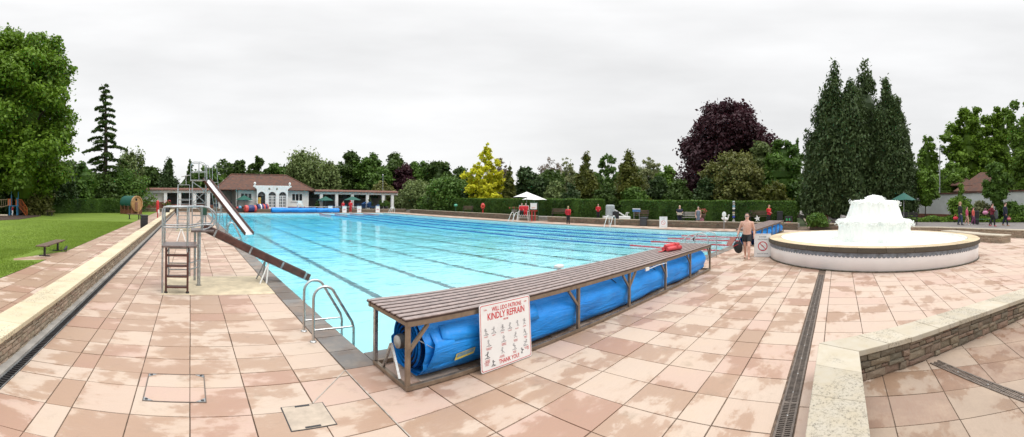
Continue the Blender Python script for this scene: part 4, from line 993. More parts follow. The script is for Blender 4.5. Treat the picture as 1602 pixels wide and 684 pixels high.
def nodive(r, M1, circ):
    q = circ(.325, .40, .185, .150, M_SRED); q.add([M1 @ Vector((*v, .0026)) for v in ((.205, .50), (.225, .52), (.445, .30), (.425, .28))], [(0, 1, 2, 3)], .5); q.build('prohibition_ring', M_SRED, r)
    q = MB(); q.add([M1 @ Vector((*v, .002)) for v in ((.25, .26), (.29, .275), (.33, .262), (.37, .275), (.40, .26), (.37, .243), (.28, .243))], [tuple(range(7))], .5); q.build('water_symbol', M_FB, r)
    q = MB(); q.add([M1 @ Vector((*v, .0018)) for v in ((.27, .42), (.30, .46), (.38, .37), (.40, .32), (.36, .35))], [tuple(range(5))], .5); q.build('diver_symbol', M_SGREY, r)
    for s_, y, z in (('DANGER', .735, .072), ('NO DIVING', .635, .075), ('SHALLOW WATER', .10, .052)): text(s_, z, M_SGREY, r, M1 @ Matrix.Translation((.325, y, .002)), 'lettering', .0004, .95)
aboard('white board reading danger no diving shallow water beside the fountain', G(1193, 401.5), .65, .88, (-.97, -.22), nodive)
def faint(r, M1, circ):
    q = circ(.3, .42, .17, .14, M_SPINK); q.add([M1 @ Vector((*v, .0026)) for v in ((.19, .52), (.21, .54), (.41, .34), (.39, .32))], [(0, 1, 2, 3)], .5); q.build('prohibition_ring', M_SPINK, r)
    for s_, y, z in (('DANGER', .74, .06), ('NO DIVING', .66, .06), ('SHALLOW WATER', .12, .045)): text(s_, z, M_SIL, r, M1 @ Matrix.Translation((.3, y, .002)), 'lettering', .0004, .95)
aboard('white no-diving board standing on the far right pool edge', (29.6, 13.4, 0), .62, .9, (-.9, -.4), faint)

# ------------------------------------------------------------------ handrails into the pool
def grab(r, y, x0=1.78, x1=2.42, h=.80):
    q = MB(); pts = [Vector((x0, y, 0)), Vector((x0, y, h-.17))]
    for a in range(170, 39, -13): pts.append(Vector((x0+.17+math.cos(math.radians(a))*.17, y, h-.17+math.sin(math.radians(a))*.17)))
    pts += [Vector((x1-.03, y, .24)), Vector((x1, y, .14)), Vector((x1, y, -.75))]
    q.tube(pts, .021, 12); q.build('handrail', M_STEEL, r)
    q = MB(); q.tube([(x0, y, .17), (x1, y, .17)], .015, 10); q.build('tie_bar', M_STEEL, r)
    q = MB(); q.lathe([(.05, 0), (.05, .008), (.03, .018), (.022, .02)], (x0, y, .003), 16); q.build('foot_plate', M_STEEL, r)
def pool_ladder(label, y, sp=.5, **k):
    r = thing('pool_ladder', label, 'pool ladder', (1.78, y, 0), 'steel pool ladders along the pool'); grab(r, y-sp/2, **k); grab(r, y+sp/2, **k)
    for z in (-.35, -.65):
        q = MB(); q.box(2.38, y-sp/2, z, 2.45, y+sp/2, z+.03); q.build('step', M_STEEL, r)
    return r
pool_ladder('steel pool ladder with two arched rails nearest the slatted bench and sign', 6.0)
pool_ladder('steel pool ladder just behind the dark slide chute', 19.6, h=.9)
def far_ladder(label, y):
    r = thing('pool_ladder', label, 'pool ladder', (28.6, y, 0), 'steel pool ladders along the pool')
    for s_ in (-.28, .28):
        q = MB(); q.tube([(28.75, y+s_, 0), (28.75, y+s_, .75), (28.68, y+s_, .88), (28.52, y+s_, .90), (28.35, y+s_, .72), (27.98, y+s_, .02), (27.98, y+s_, -.8)], .026, 8); q.build('handrail', M_WHITE, r)
    for z in (-.3, -.6):
        q = MB(); q.box(27.95, y-.28, z, 28.02, y+.28, z+.03); q.build('step', M_STEEL, r)
far_ladder('white pool ladder on the far bank beside the lifeguard parasol', 28.6)
far_ladder('white pool ladder on the far bank below the small white slide', 17.6)
far_ladder('white pool ladder at the far right corner of the pool', 53.6)
r = thing('entry_rails', 'curved steel entry handrails at the near pool edge beside the swimmer', 'handrail', (15.9, 4.8, 0))
for x in (13.9, 14.9):
    q = MB(); q.tube([(x, 4.55, 0), (x, 4.55, .80), (x-.04, 4.65, .93), (x-.1, 4.85, .98), (x-.16, 5.2, .90), (x-.25, 5.9, .35), (x-.3, 6.4, -.05), (x-.3, 6.4, -.7)], .022, 10); q.build('handrail', M_STEEL, r)
    q = MB(); q.tube([(x, 4.55, .35), (x-.2, 5.5, .35), (x-.27, 6.05, .2)], .016, 8); q.build('tie_bar', M_STEEL, r)
    q = MB(); q.tube([(x-.18, 5.35, -.4), (x-.18, 5.35, .78)], .018, 8); q.build('post', M_STEEL, r)

# ------------------------------------------------------------------ near slide
r = thing('pool_slide', 'low dark wooden slide with brown ladder steps, ending just over the water', 'slide', (.2, 9.5, 0), 'metal pool slides on the left bank')
q = MB()
for x in (-.52, -.05): q.bar((x, 8.98, .02), (x, 8.98, 1.03), .045, .06, (0, 1, 0))
q.build('ladder_frame', M_DKWOOD, r, bev=.004)
for z in (.14, .37, .60, .83):
    q = MB(); q.box(-.50, 8.93, z-.02, -.07, 9.08, z+.015); q.build('step', M_DKWOOD, r, bev=.004)
for x in (-.52, -.05):
    q = MB(); q.lathe([(.035, 0), (.04, .03), (.02, .06)], (x, 8.98, 0), 10); q.build('foot', M_BLACK, r)
q = MB(); q.box(-.62, 8.92, 1.0, .15, 9.72, 1.045); q.build('platform', mat('worn dark deck', (.17, .13, .12), .4, 0, .3, 12, .3), r, bev=.005)
q = MB()
for x in (-.50, -.02):
    q.tube([(x, 9.66, .25), (x, 9.66, 1.0)], .018, 8); q.tube([(x, 8.99, .55), (x, 9.66, .55)], .014, 8); q.tube([(x, 8.99, .9), (x, 9.66, .9)], .014, 8)
for z in (.25, .40, .55, .9, .97): q.tube([(-.50, 9.66, z), (-.02, 9.66, z)], .014, 8)
for z in (.45, .60, .97): q.tube([(-.05, 9.3, z), (.21, 9.79, z)], .014, 8)
q.build('rear_frame', M_GALV, r)
q = MB(); q.tube([(.21, 9.79, 0), (.21, 9.79, 1.28)], .042, 14); q.lathe([(.07, 0), (.07, .01)], (.21, 9.79, .006), 14); q.build('support_post', M_GALV, r)
q = MB(); q.tube([(.12, 10.4, 0), (.12, 10.4, 1.28)], .03, 12); q.build('support_post', M_GALV, r)
q = MB(); q.box(.02, 9.7, 1.27, .56, 10.5, 1.32); q.build('upper_platform', mat('worn dark deck', (0, 0, 0)), r, bev=.005)
def loop_rail(y, ys_, off):
    return [(-.60, ys_, .0 if y < 9.9 else 1.04), (-.60, ys_, 1.83), (-.56, ys_, 1.88), (-.05, ys_, 1.885), (.05, ys_+(y-ys_)*.3, 1.885), (.30, y, 1.875), (.44-off, y, 1.85), (.55-off, y, 1.77), (.61-off, y, 1.66), (.61-off, y, 1.54), (.55-off, y, 1.43), (.42-off, y, 1.35), (.30, y, 1.32)]
for y, y2, off in ((9.86, 8.95, 0), (10.46, 9.7, .04)):
    q = MB(); q.tube(loop_rail(y, y2, off), .021, 10); q.build('handrail', M_GALV, r)
    q = MB(); q.tube([(-.60, y2, 1.44), (-.05, y2, 1.44), (.3, y, 1.44), (.52, y, 1.44)], .016, 8); q.build('mid_rail', M_GALV, r)
    for x in (-.06,): q = MB(); q.tube([(x, y2, 1.04 if y > 10 else .9), (x, y2, 1.885)], .019, 8); q.build('rail_post', M_GALV, r)
    q = MB(); q.tube([(.28, y, 1.30), (.28, y, 1.88)], .019, 8); q.build('rail_post', M_GALV, r)
A, B = Vector((.34, 0, 1.36)), Vector((2.98, 0, .09)); ey = (9.97, 10.43)
q = MB()
for y in ey: q.bar((A.x, y, A.z), (B.x, y, B.z), .035, .17, (0, 0, 1), .5)
q.build('side_board', M_DKWOOD, r, bev=.01)
q = MB(); dv = (B-A).normalized(); up_ = Vector((-dv.z, 0, dv.x)); o_ = up_*(-.05)
q.bar((A.x+o_.x, 10.2, A.z+o_.z), (B.x+o_.x+.06, 10.2, B.z+o_.z-.03), .42, .015, (0, 0, 1)); q.bar((A.x+o_.x*1.9, 10.2, A.z+o_.z*1.9), (B.x+o_.x*1.9, 10.2, B.z+o_.z*1.9), .50, .012, (0, 0, 1)); q.build('chute', M_STEEL, r)
for s_ in (.10, .43, .73, .955):
    p = A.lerp(B, s_); q = MB(); q.bar((p.x-up_.x*.085, 9.945, p.z-up_.z*.085), (p.x+up_.x*.088, 9.945, p.z+up_.z*.088), .045, .012, (0, 1, 0)); q.build('clamp_plate', M_GALV, r)
for y, y2 in ((9.99, 9.92), (10.41, 10.5)):
    p = A.lerp(B, .60); q = MB(); q.tube([(p.x, y, p.z-.10), (p.x-.22, y2, 0)], .02, 10); q.tube([(p.x, y, p.z-.10), (p.x-.06, y2, 0)], .02, 10); q.build('chute_leg', M_WHITE if y < 10.2 else M_GALV, r)

# ------------------------------------------------------------------ far slide tower
r = thing('pool_slide', 'tall galvanised slide tower with stairs and long white chute', 'slide', (.4, 27, 0), 'metal pool slides on the left bank')
q = MB(); TX0, TX1, TY0, TY1, TZ = .12, 1.0, 26.6, 27.6, 3.17
for x in (TX0, TX1):
    for y in (TY0, TY1): q.bar((x, y, 0), (x, y, TZ), .07, .07)
for y in (TY0, TY1):
    for z in (.9, 1.7, 2.5): q.bar((TX0, y, z), (TX1, y, z), .04, .04)
    q.bar((TX0, y, 1.7), (TX1, y, 2.5), .035, .035); q.bar((TX1, y, .9), (TX0, y, 1.7), .035, .035); q.bar((TX0, y, .05), (TX1, y, .9), .035, .035); q.bar((TX1, y, 2.5), (TX0, y, 3.1), .035, .035); q.bar((TX1, y, 1.7), (TX0, y, 2.5), .035, .035)
for x in (TX0, TX1):
    for z in (.9, 1.7, 2.5): q.bar((x, TY0, z), (x, TY1, z), .04, .04)
q.build('tower_frame', M_GALV, r)
q = MB(); q.box(TX0-.15, TY0-.1, TZ, TX1+.1, TY1+.1, TZ+.05); q.build('top_platform', M_GALV, r)
for y in (TY0-.08, TY1+.08):
    q = MB(); q.tube([(TX0-.12, y, TZ), (TX0-.12, y, 4.15), (TX0-.05, y, 4.3), (TX0+.1, y, 4.36), (TX1-.35, y, 4.36), (TX1-.12, y, 4.28), (TX1+.02, y, 4.1), (TX1+.06, y, TZ)], .026, 8)
    q.tube([(TX0-.12, y, 3.75), (TX1+.05, y, 3.75)], .018, 6); q.tube([(TX0+.42, y, TZ), (TX0+.42, y, 4.36)], .018, 6)
    q.build('guard_rail', M_GALV, r)
# flight of stairs rising away from the camera, a landing, a cat ladder
SX0, SX1 = -.82, -.06
q = MB()
for x in (SX0, SX1): q.bar((x, 25.3, .05), (x, 27.0, 1.95), .04, .14)
q.build('stringers', M_GALV, r)
for k in range(8):
    q = MB(); z = .22+k*.235; y = 25.42+k*.205; q.box(SX0, y-.02, z, SX1, y+.2, z+.035); q.build('step', M_GALV, r)
q = MB()
for x in (SX0, SX1): q.tube([(x, 25.3, 0), (x, 25.3, 1.05), (x, 26.9, 2.9), (x, 27.9, 2.92), (x, 27.9, 0)], .022, 8); q.tube([(x, 26.1, .9), (x, 26.1, 1.95)], .018, 6)
q.tube([(SX0, 27.9, 2.92), (SX1, 27.9, 2.92)], .022, 8); q.tube([(SX0, 27.9, 2.45), (SX1, 27.9, 2.45)], .018, 8); q.tube([(SX0, 27.0, 0), (SX0, 27.0, 1.9)], .03, 8)
q.build('stair_rail', M_GALV, r)
q = MB(); q.box(SX0, 27.0, 1.93, TX0-.02, 27.9, 1.97); q.build('landing', M_GALV, r)
q = MB(); q.bar((-.62, 27.6, 3.45), (-.02, 27.6, 3.58), .55, .03); q.bar((-.3, 27.6, 2.9), (-.3, 27.6, 3.5), .04, .04); q.build('solar_panel', mat('pale panel', (.5, .52, .55), .3, .2, .05, 4, 0), r)
q = MB()
for x in (TX1+.25, TX1+.75):
    q.tube([(x+.55, TY1+.3, 0), (x+.05, TY1+.1, 3.3), (x, TY1+.05, 4.0), (x-.1, TY1, 4.25), (x-.25, TY1, 4.25), (x-.3, TY1-.1, 4.0), (x-.3, TY1-.1, 3.2)], .024, 8)
for k in range(11): z = .3+k*.28; x = TX1+.78-.15*z; q.tube([(x, TY1+.27-.06*z, z), (x+.5, TY1+.27-.06*z, z)], .015, 6)
q.build('cat_ladder', M_GALV, r)
A, B = Vector((1.02, 26.9, 3.22)), Vector((3.12, 21.7, .12)); dv = (B-A).normalized(); side = dv.cross(Vector((0, 0, 1))).normalized(); up_ = side.cross(dv)
q = MB()
for s_ in (-1, 1): q.bar(A+side*s_*.25+up_*.06, B+side*s_*.25+up_*.06, .04, .19, (0, 0, 1), .5)
q.build('side_board', M_DKWOOD, r)
q = MB(); q.bar(A, B, .46, .03, (0, 0, 1)); q.build('chute', mat('polished chute', (.72, .72, .73), .35, .1, .06, 3, 0), r)
q = MB()
for t_ in (.35, .62):
    p = A.lerp(B, t_)
    for s_ in (-1, 1): q.tube([p+side*s_*.2-up_*.05, (min(p.x-.1, 2.05), p.y+s_*.2, 0)], .028, 8)
q.build('chute_leg', M_GALV, r)
q = MB(); q.box(.62, 25.35, 1.0, 1.02, 25.6, 1.5); q.build('control_box', mat('dark green box', (.015, .07, .04), .5, 0, .15, 8, .1), r, bev=.02)
q = MB(); q.tube([(.8, 25.5, 0), (.8, 25.5, 1.0)], .03, 8); q.build('box_post', M_GALV, r)
r = thing('folding_stand', 'small white A-shaped stand on the paving between the two slides', 'stand', (-.42, 19.6, 0))
for s_ in (-1, 1):
    q = MB(); q.bar((-.42+s_*.21, 19.5, 0), (-.42+s_*.03, 19.6, .52), .05, .03, (0, 1, 0)); q.bar((-.42+s_*.21, 19.85, 0), (-.42+s_*.03, 19.65, .52), .05, .03, (0, 1, 0)); q.build('leg', M_WHITE, r)
q = MB(); q.box(-.48, 19.56, .52, -.36, 19.70, .56); q.build('top', M_WHITE, r)

# ------------------------------------------------------------------ fountain
r = thing('fountain', 'round white-walled fountain pool with stone rim and a foaming white tiered cascade', 'fountain', (FX, FY, 0))
q = MB(); q.lathe([(FR-.10, -.02), (FR-.06, .0), (FR-.06, .50)], (FX, FY, 0), 128); q.build('basin_wall', mat('white fountain render', (.88, .86, .85), .7, 0, .035, 1.2, .15), r)
q = MB(); q.lathe([(FR-.09, 0), (FR-.02, 0), (FR-.03, .028), (FR-.055, .04)], (FX, FY, 0), 128, jit=.0006); q.build('plinth_band', mat('mossy base stone', (.10, .085, .06), .95, 0, .3, 9, .5), r)
q = MB(); n = 190
for k in range(n):
    a0 = 2*math.pi*k/n; a1 = 2*math.pi*(k+1)/n; m = 6; vs = []
    for i in range(m+1):
        a = a0+(a1-a0)*i/m; dz = math.sin(math.pi*i/m)**.7*.045
        for rr, z in ((FR-.052, .475-dz), (FR-.050, .575)): vs.append((FX+math.cos(a)*rr, FY+math.sin(a)*rr, z))
    q.add(vs, [(2*i, 2*i+2, 2*i+3, 2*i+1) for i in range(m)], R_.random())
q.build('scalloped_band', mat('blue-grey slate band', (.20, .23, .27), .5, 0, .35, 7, .4, c2=(.09, .10, .11)), r)
q = MB(); n = 30
M_RIM = cap_mat('fountain rim stone', (.66, .54, .37), .5, (.10, .085, .065)); M_RIMS = cap_mat('fountain rim edge', (.12, .105, .085), 1.2, (.05, .045, .04))
for k in range(n):
    a0 = 2*math.pi*k/n+.0012; a1 = 2*math.pi*(k+1)/n-.0012; m = 6; vs = []; dz = R_.uniform(-.004, .004)
    for i in range(m+1):
        a = a0+(a1-a0)*i/m
        for rr, z in ((FR-.48, .60), (FR-.48, .735), (FR-.46, .755), (FR-.03, .755), (FR, .735), (FR, .60), (FR-.03, .578)): vs.append((FX+math.cos(a)*rr, FY+math.sin(a)*rr, z+dz))
    fs = [(i*7+j, (i+1)*7+j, (i+1)*7+j+1, i*7+j+1) for i in range(m) for j in range(1, 4)]; q.add(vs, fs, R_.random())
    q.add(vs[:7], [tuple(range(7))]); q.add(vs[-7:], [tuple(range(7))[::-1]])
q.build('rim', M_RIM, r)
q = MB()
for k in range(n):
    a0 = 2*math.pi*k/n+.0012; a1 = 2*math.pi*(k+1)/n-.0012; m = 6; vs = []
    for i in range(m+1):
        a = a0+(a1-a0)*i/m
        for rr, z in ((FR+.004, .742), (FR+.012, .60), (FR-.03, .575)): vs.append((FX+math.cos(a)*rr, FY+math.sin(a)*rr, z))
    q.add(vs, [(i*3+j, (i+1)*3+j, (i+1)*3+j+1, i*3+j+1) for i in range(m) for j in range(2)], R_.random())
q.build('rim_face', M_RIMS, r)
q = MB(); q.lathe([(FR-.48, .76), (FR-.48, .1)], (FX, FY, 0), 96); q.build('inner_wall', M_WHITE, r)
mf, t, b = nodes('foaming water'); p = pos(t); nn = noise(t, 2.2, 5, .65, pos(t, (1, 1, .55)), .6)
t.links.new(mixc(t, rng(t, nn, .25, .5), (.68, .75, .71), (.90, .92, .88)), b.inputs['Base Color']); setv(b, .35, 0, .5); b.inputs['Subsurface Weight'].default_value = .0
bump(t, b, noise(t, 9, 5, .7, pos(t, (1, 1, .25)), .4), 1.0, .05)
q = MB(); q.lathe([(0, .64), (1.0, .64), (2.0, .64), (3.0, .64), (FR-.47, .64)], (FX, FY, 0), 96); q.build('basin_water', mf, r)
rs = random.Random(4)
q = MB(); prof = [(1.50, .60), (1.47, .75), (1.44, .95), (1.42, 1.12), (1.44, 1.24), (1.50, 1.32), (1.50, 1.40), (1.42, 1.44), (1.22, 1.46), (1.13, 1.49), (1.08, 1.62), (1.02, 1.80), (.97, 1.95), (.95, 2.03), (.93, 2.10), (.88, 2.16), (.76, 2.19), (.56, 2.20), (.42, 2.22), (.36, 2.30), (.28, 2.36), (.12, 2.39), (0, 2.40)]
n = 120; vs = []
for i, (rr, z) in enumerate(prof):
    for k in range(n):
        a = 2*math.pi*k/n; am = .035 if i < 15 else .02; f = 1+am*.3*math.sin(a*9+i*.2)+am*.4*math.sin(a*23+i*.35)+rs.uniform(-.007, .007)
        vs.append((FX+math.cos(a)*rr*f, FY+math.sin(a)*rr*f, z+rs.uniform(-.012, .012)))
q.add(vs, [(i*n+k, i*n+(k+1) % n, (i+1)*n+(k+1) % n, (i+1)*n+k) for i in range(len(prof)-1) for k in range(n)], .5, True); q.build('cascade', mf, r)
q = MB()
for k in range(1300):
    a = rs.uniform(0, 2*math.pi); lv = rs.random()
    if lv < .55: rr = 1.45+abs(rs.gauss(0, .06)); z = rs.choice((1.36, 1.33, 1.39))+rs.gauss(0, .03)-(rr-1.45)*.8
    elif lv < .75: rr = .92+abs(rs.gauss(0, .05)); z = 2.10+rs.gauss(0, .05)
    elif lv < .85: rr = abs(rs.gauss(0, .3)); z = 2.38+rs.uniform(-.1, .07)-rr*.3
    else: rr = 1.62+abs(rs.gauss(0, .16)); z = .66+abs(rs.gauss(0, .10))
    q.ball((FX+math.cos(a)*rr, FY+math.sin(a)*rr, z), rs.uniform(.006, .028)*(1.2 if lv < .55 else .9), 5, 4, .5, (1, 1, rs.uniform(.7, 1.6)))
o = q.build('spray', mf, r); o['kind'] = 'stuff'

# ------------------------------------------------------------------ the left lawn's furniture
def lawn_bench(label, p, rz, s_=1.0, L_=2.2):
    r = thing('park_bench', label, 'bench', p, rz=0); M = Matrix.Translation(p) @ Matrix.Rotation(rz, 4, 'Z') @ Matrix.Scale(s_, 4)
    for k in range(3):
        q = MB(); q.xf = M; q.box(-.19+k*.13, -L_/2, .36, -.07+k*.13, L_/2, .40); q.build('seat_plank', M_OAK, r, bev=.006)
    for y in (-L_*.32, L_*.34):
        q = MB(); q.xf = M; q.box(-.035, y-.035, .02, .035, y+.035, .34); q.box(-.2, y-.04, 0, .2, y+.04, .025); q.box(-.19, y-.03, .33, .19, y+.03, .36); q.build('leg', M_BLACK, r, bev=.004)
lawn_bench('backless dark park bench at the lawn edge beside the left path', (-5.0, 14.3, 0), 0)
lawn_bench('small dark bench far along the left path near the litter bin', tuple(G(210, 343.0)), math.radians(75), 1.2, 1.2)
lawn_bench('tiny dark bench far out on the left lawn before the hedge', tuple(G(78, 337.8)), math.radians(50), 1.3, 1.0)
# pigeon
p = Vector((-4.62, 14.85, 0)); r = thing('pigeon', 'small dark pigeon on the paving beside the park bench', 'bird', p)
def skin(name, verts, edges, radii, m, parent, sub=2, world=True):
    off = rootloc(parent) if world else Vector((0, 0, 0))
    me = bpy.data.meshes.new(name); me.from_pydata([tuple(Vector(v)-off) for v in verts], edges, []); o = bpy.data.objects.new(name, me); COL.objects.link(o)
    sk_ = o.modifiers.new('s', 'SKIN'); sk_.use_smooth_shade = True
    for i, d_ in enumerate(me.skin_vertices[0].data):
        rr = radii[i]; d_.radius = rr if isinstance(rr, tuple) else (rr, rr); d_.use_root = (i == 0)
    ss_ = o.modifiers.new('u', 'SUBSURF'); ss_.levels = sub; ss_.render_levels = sub
    dg = bpy.context.evaluated_depsgraph_get(); dg.update(); nm = bpy.data.meshes.new_from_object(o.evaluated_get(dg)); bpy.data.objects.remove(o)
    nm.name = name; nm.materials.clear(); nm.materials.append(m)
    o = bpy.data.objects.new(name, nm); link(o, parent); KIDS.setdefault(parent.name, []).append(o); return o
skin('body', [p+Vector(v) for v in ((0, 0, .13), (0, .09, .15), (0, .14, .20), (0, .19, .215), (0, -.10, .12), (0, -.2, .10), (.03, 0, .05), (-.03, 0, .05), (.03, .03, .0), (-.03, .03, .0))], [(0, 1), (1, 2), (2, 3), (0, 4), (4, 5), (0, 6), (6, 8), (0, 7), (7, 9)], [.065, .055, .03, .008, .05, .02, .012, .012, .006, .006], mat('dark plumage', (.03, .03, .038), .6, 0, .3, 20, .2), r)
# ------------------------------------------------------------------ white pavilion with covered wings
def XP(px_, Y=61.): return Y*math.tan((px_-298)/FPX)
M_TILE = mat('brown roof tiles', (.125, .056, .036), .9, 0, .3, 2.2, .6, c2=(.048, .029, .024), bdist=.03)
M_TILER = mat('red roof tiles', (.19, .085, .06), .85, 0, .3, 4, .6, bdist=.03)
r = thing('pavilion', 'white art-deco pavilion with hipped brown tile roof and long pillared wings beyond the pool', 'pavilion', (12, 61, .44))
zt = .44
mb = MB()
def arched(mb, x0, x1, z0, z1, y0, y1, ops):
    """a wall slab with round-headed openings: ops = (centre, width, spring height)"""
    xs = x0
    for cx, w_, zs in ops:
        a, b_ = cx-w_/2, cx+w_/2
        mb.box(xs, y0, z0, a, y1, z1, .5); n = 12
        for i in range(n):
            t0, t1 = math.pi-math.pi*i/n, math.pi-math.pi*(i+1)/n
            u0, u1 = cx+math.cos(t0)*w_/2, cx+math.cos(t1)*w_/2; h0, h1 = zs+math.sin(t0)*w_/2, zs+math.sin(t1)*w_/2
            mb.add([(u0, y0, h0), (u1, y0, h1), (u1, y0, z1), (u0, y0, z1), (u0, y1, h0), (u1, y1, h1), (u1, y1, z1), (u0, y1, z1)], [(0, 1, 2, 3), (7, 6, 5, 4), (0, 4, 5, 1), (3, 2, 6, 7)], .5)
        xs = b_
    mb.box(xs, y0, z0, x1, y1, z1, .5)
# front wall either side of the entrance front
mb.box(6.75, 61, zt+.32, 7.4, 61.3, 3.2); mb.box(9.15, 61, zt+.32, 9.9, 61.3, 3.2); mb.box(7.4, 61.0, zt+.32, 9.15, 61.3, 1.62); mb.box(7.4, 61.0, 2.78, 9.15, 61.3, 3.2)
mb.box(14.3, 61, zt+.32, 15.25, 61.3, 3.2); mb.box(17.0, 61, zt+.32, 17.95, 61.3, 3.2); mb.box(15.25, 61.0, zt+.32, 17.0, 61.3, 1.62); mb.box(15.25, 61.0, 2.78, 17.0, 61.3, 3.2)
mb.box(17.65, 61.302, zt, 17.95, 68, 3.2); mb.box(4.0, 67, zt, 17.6, 67.3, 3.2); mb.box(6.75, 61.302, zt, 7.0, 66.9, 3.2)
mb.box(4.15, 61.0, zt, 4.65, 61.4, 2.75)
mb.build('wall', M_RENDER, r)
mb = MB(); mb.box(6.72, 60.97, zt, 9.9, 61.32, zt+.318); mb.build('brick_plinth', M_BRICK, r); mb = MB(); mb.box(14.3, 60.97, zt, 17.98, 61.32, zt+.318); mb.build('brick_plinth', M_BRICK, r)
mb = MB(); ops = [(10.45, 1.12, 2.42), (12.06, 1.12, 2.42), (13.65, 1.12, 2.42)]
arched(mb, 9.75, 14.45, zt, 3.25, 60.10, 60.40, ops)
sh = [(9.75, 3.252), (9.66, 3.42), (9.45, 3.62), (9.2, 3.72), (9.2, 3.9), (15.0, 3.9), (15.0, 3.72), (14.75, 3.62), (14.54, 3.42), (14.45, 3.252)]
mb.add([(x, 60.10, z) for x, z in sh]+[(x, 60.40, z) for x, z in sh], [tuple(range(10)), tuple(range(10, 20))[::-1]]+[(i, 10+i, 10+(i+1) % 10, (i+1) % 10) for i in range(10)], .5)
mb.box(9.75, 60.402, zt, 9.9, 61.0, 3.12); mb.box(14.3, 60.402, zt, 14.45, 61.0, 3.12)
mb.build('entrance_front', M_WHITE, r, bev=.02)
for x in (9.45, 14.75):
    mb = MB(); mb.lathe([(.10, 0), (.07, .06), (.12, .14), (.19, .26), (.17, .40), (.07, .50), (.0, .54)], (x, 60.25, 3.9), 14); mb.build('finial', M_WHITE, r)
for x in (11.6, 12.75):
    mb = MB(); mb.lathe([(.14, 0), (.14, .03), (.0, .03)], (0, 0, 0), 14); mb.v = [(x+v[0], 60.09-v[2], 3.45+v[1]) for v in mb.v]; mb.build('roundel', mat('dull roundel', (.2, .18, .12), .6), r)
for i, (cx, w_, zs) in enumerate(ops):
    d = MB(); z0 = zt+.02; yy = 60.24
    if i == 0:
        d.box(cx-.1, 60.45, z0, cx+.54, 60.47, 2.9); d = d.build('doorway', M_BLACK, r); q = MB(); q.box(cx-.5, 60.2, z0+.05, cx-.08, 60.25, 2.15); q.build('yellow_door', mat('yellow paint', (.60, .38, .07), .6), r)  # black sheet painted for the dark inside the open doorway
    else:
        for s_ in (-1, 1):
            q = MB(); x0 = cx+(-.54 if s_ < 0 else .02); x1 = x0+.52
            q.box(x0, yy, z0, x1, yy+.05, z0+.28); q.box(x0, yy, 2.32, x1, yy+.05, 2.42)
            for a in (x0, x0+.20, x1-.07): q.box(a, yy+.002, z0+.281, a+.07, yy+.048, 2.319)
            for z in (1.05, 1.55, 1.98): q.box(x0+.071, yy+.004, z, x1-.071, yy+.046, z+.06)
            dd = q.build('door', M_WHITE, r); q = MB(); q.box(x0+.03, yy+.06, z0+.2, x1-.03, yy+.07, 2.4); q.build('pane', M_GLASS, dd)
    q = MB(); q.tube([(cx+math.cos(math.radians(a))*.53, yy+.02, zs+.02+math.sin(math.radians(a))*.53) for a in range(0, 181, 15)], .035, 6)
    for a in (45, 90, 135): q.tube([(cx, yy+.02, zs), (cx+math.cos(math.radians(a))*.5, yy+.02, zs+math.sin(math.radians(a))*.5)], .022, 6)
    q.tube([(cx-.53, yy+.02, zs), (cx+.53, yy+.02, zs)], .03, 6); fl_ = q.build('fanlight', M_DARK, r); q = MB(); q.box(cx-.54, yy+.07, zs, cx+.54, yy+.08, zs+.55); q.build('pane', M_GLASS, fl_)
for x0 in (7.4, 15.25):
    q = MB(); x1 = x0+1.75; q.box(x0, 60.98, 1.62, x1, 61.1, 1.70); q.box(x0, 60.98, 2.70, x1, 61.1, 2.78)
    for a in (x0, x0+.545, x0+1.11, x1-.09): q.box(a, 60.982, 1.701, a+.09, 61.098, 2.699)
    f_ = q.build('window', M_WHITE, r); q = MB(); q.box(x0+.05, 61.05, 1.66, x1-.05, 61.06, 2.74); q.build('pane', M_GLASS, f_)
    q = MB(); q.box(x0-.1, 60.88, 1.54, x1+.1, 60.98, 1.615); q.build('sill', M_WHITE, f_)
q = MB(); q.tube([(7.0, 60.93, 3.15), (7.0, 60.93, zt)], .05, 8); q.build('drainpipe', M_BLACK, r)
def hip(mb, x0, x1, y0, y1, z0, rx0, rx1, ry, z1, ov=.12):
    v = [(x0, y0, z0), (x1, y0, z0), (x1, y1, z0), (x0, y1, z0), (rx0, ry, z1), (rx1, ry, z1), (x0, y0, z0-ov), (x1, y0, z0-ov), (x1, y1, z0-ov), (x0, y1, z0-ov)]
    mb.add(v, [(0, 1, 5, 4), (1, 2, 5), (2, 3, 4, 5), (3, 0, 4), (6, 7, 1, 0), (7, 8, 2, 1), (8, 9, 3, 2), (9, 6, 0, 3), (9, 8, 7, 6)], .5)
mb = MB(); hip(mb, 3.5, 18.75, 60.3, 69.5, 3.3, 6.4, 15.4, 65.2, 5.75); mb.tube([(6.4, 65.2, 5.77), (15.4, 65.2, 5.77)], .11, 8)
for a, c in (((3.5, 60.3, 3.32), (6.4, 65.2, 5.77)), ((18.75, 60.3, 3.32), (15.4, 65.2, 5.77))): mb.tube([a, c], .09, 6)
mb.build('roof', M_TILE, r)
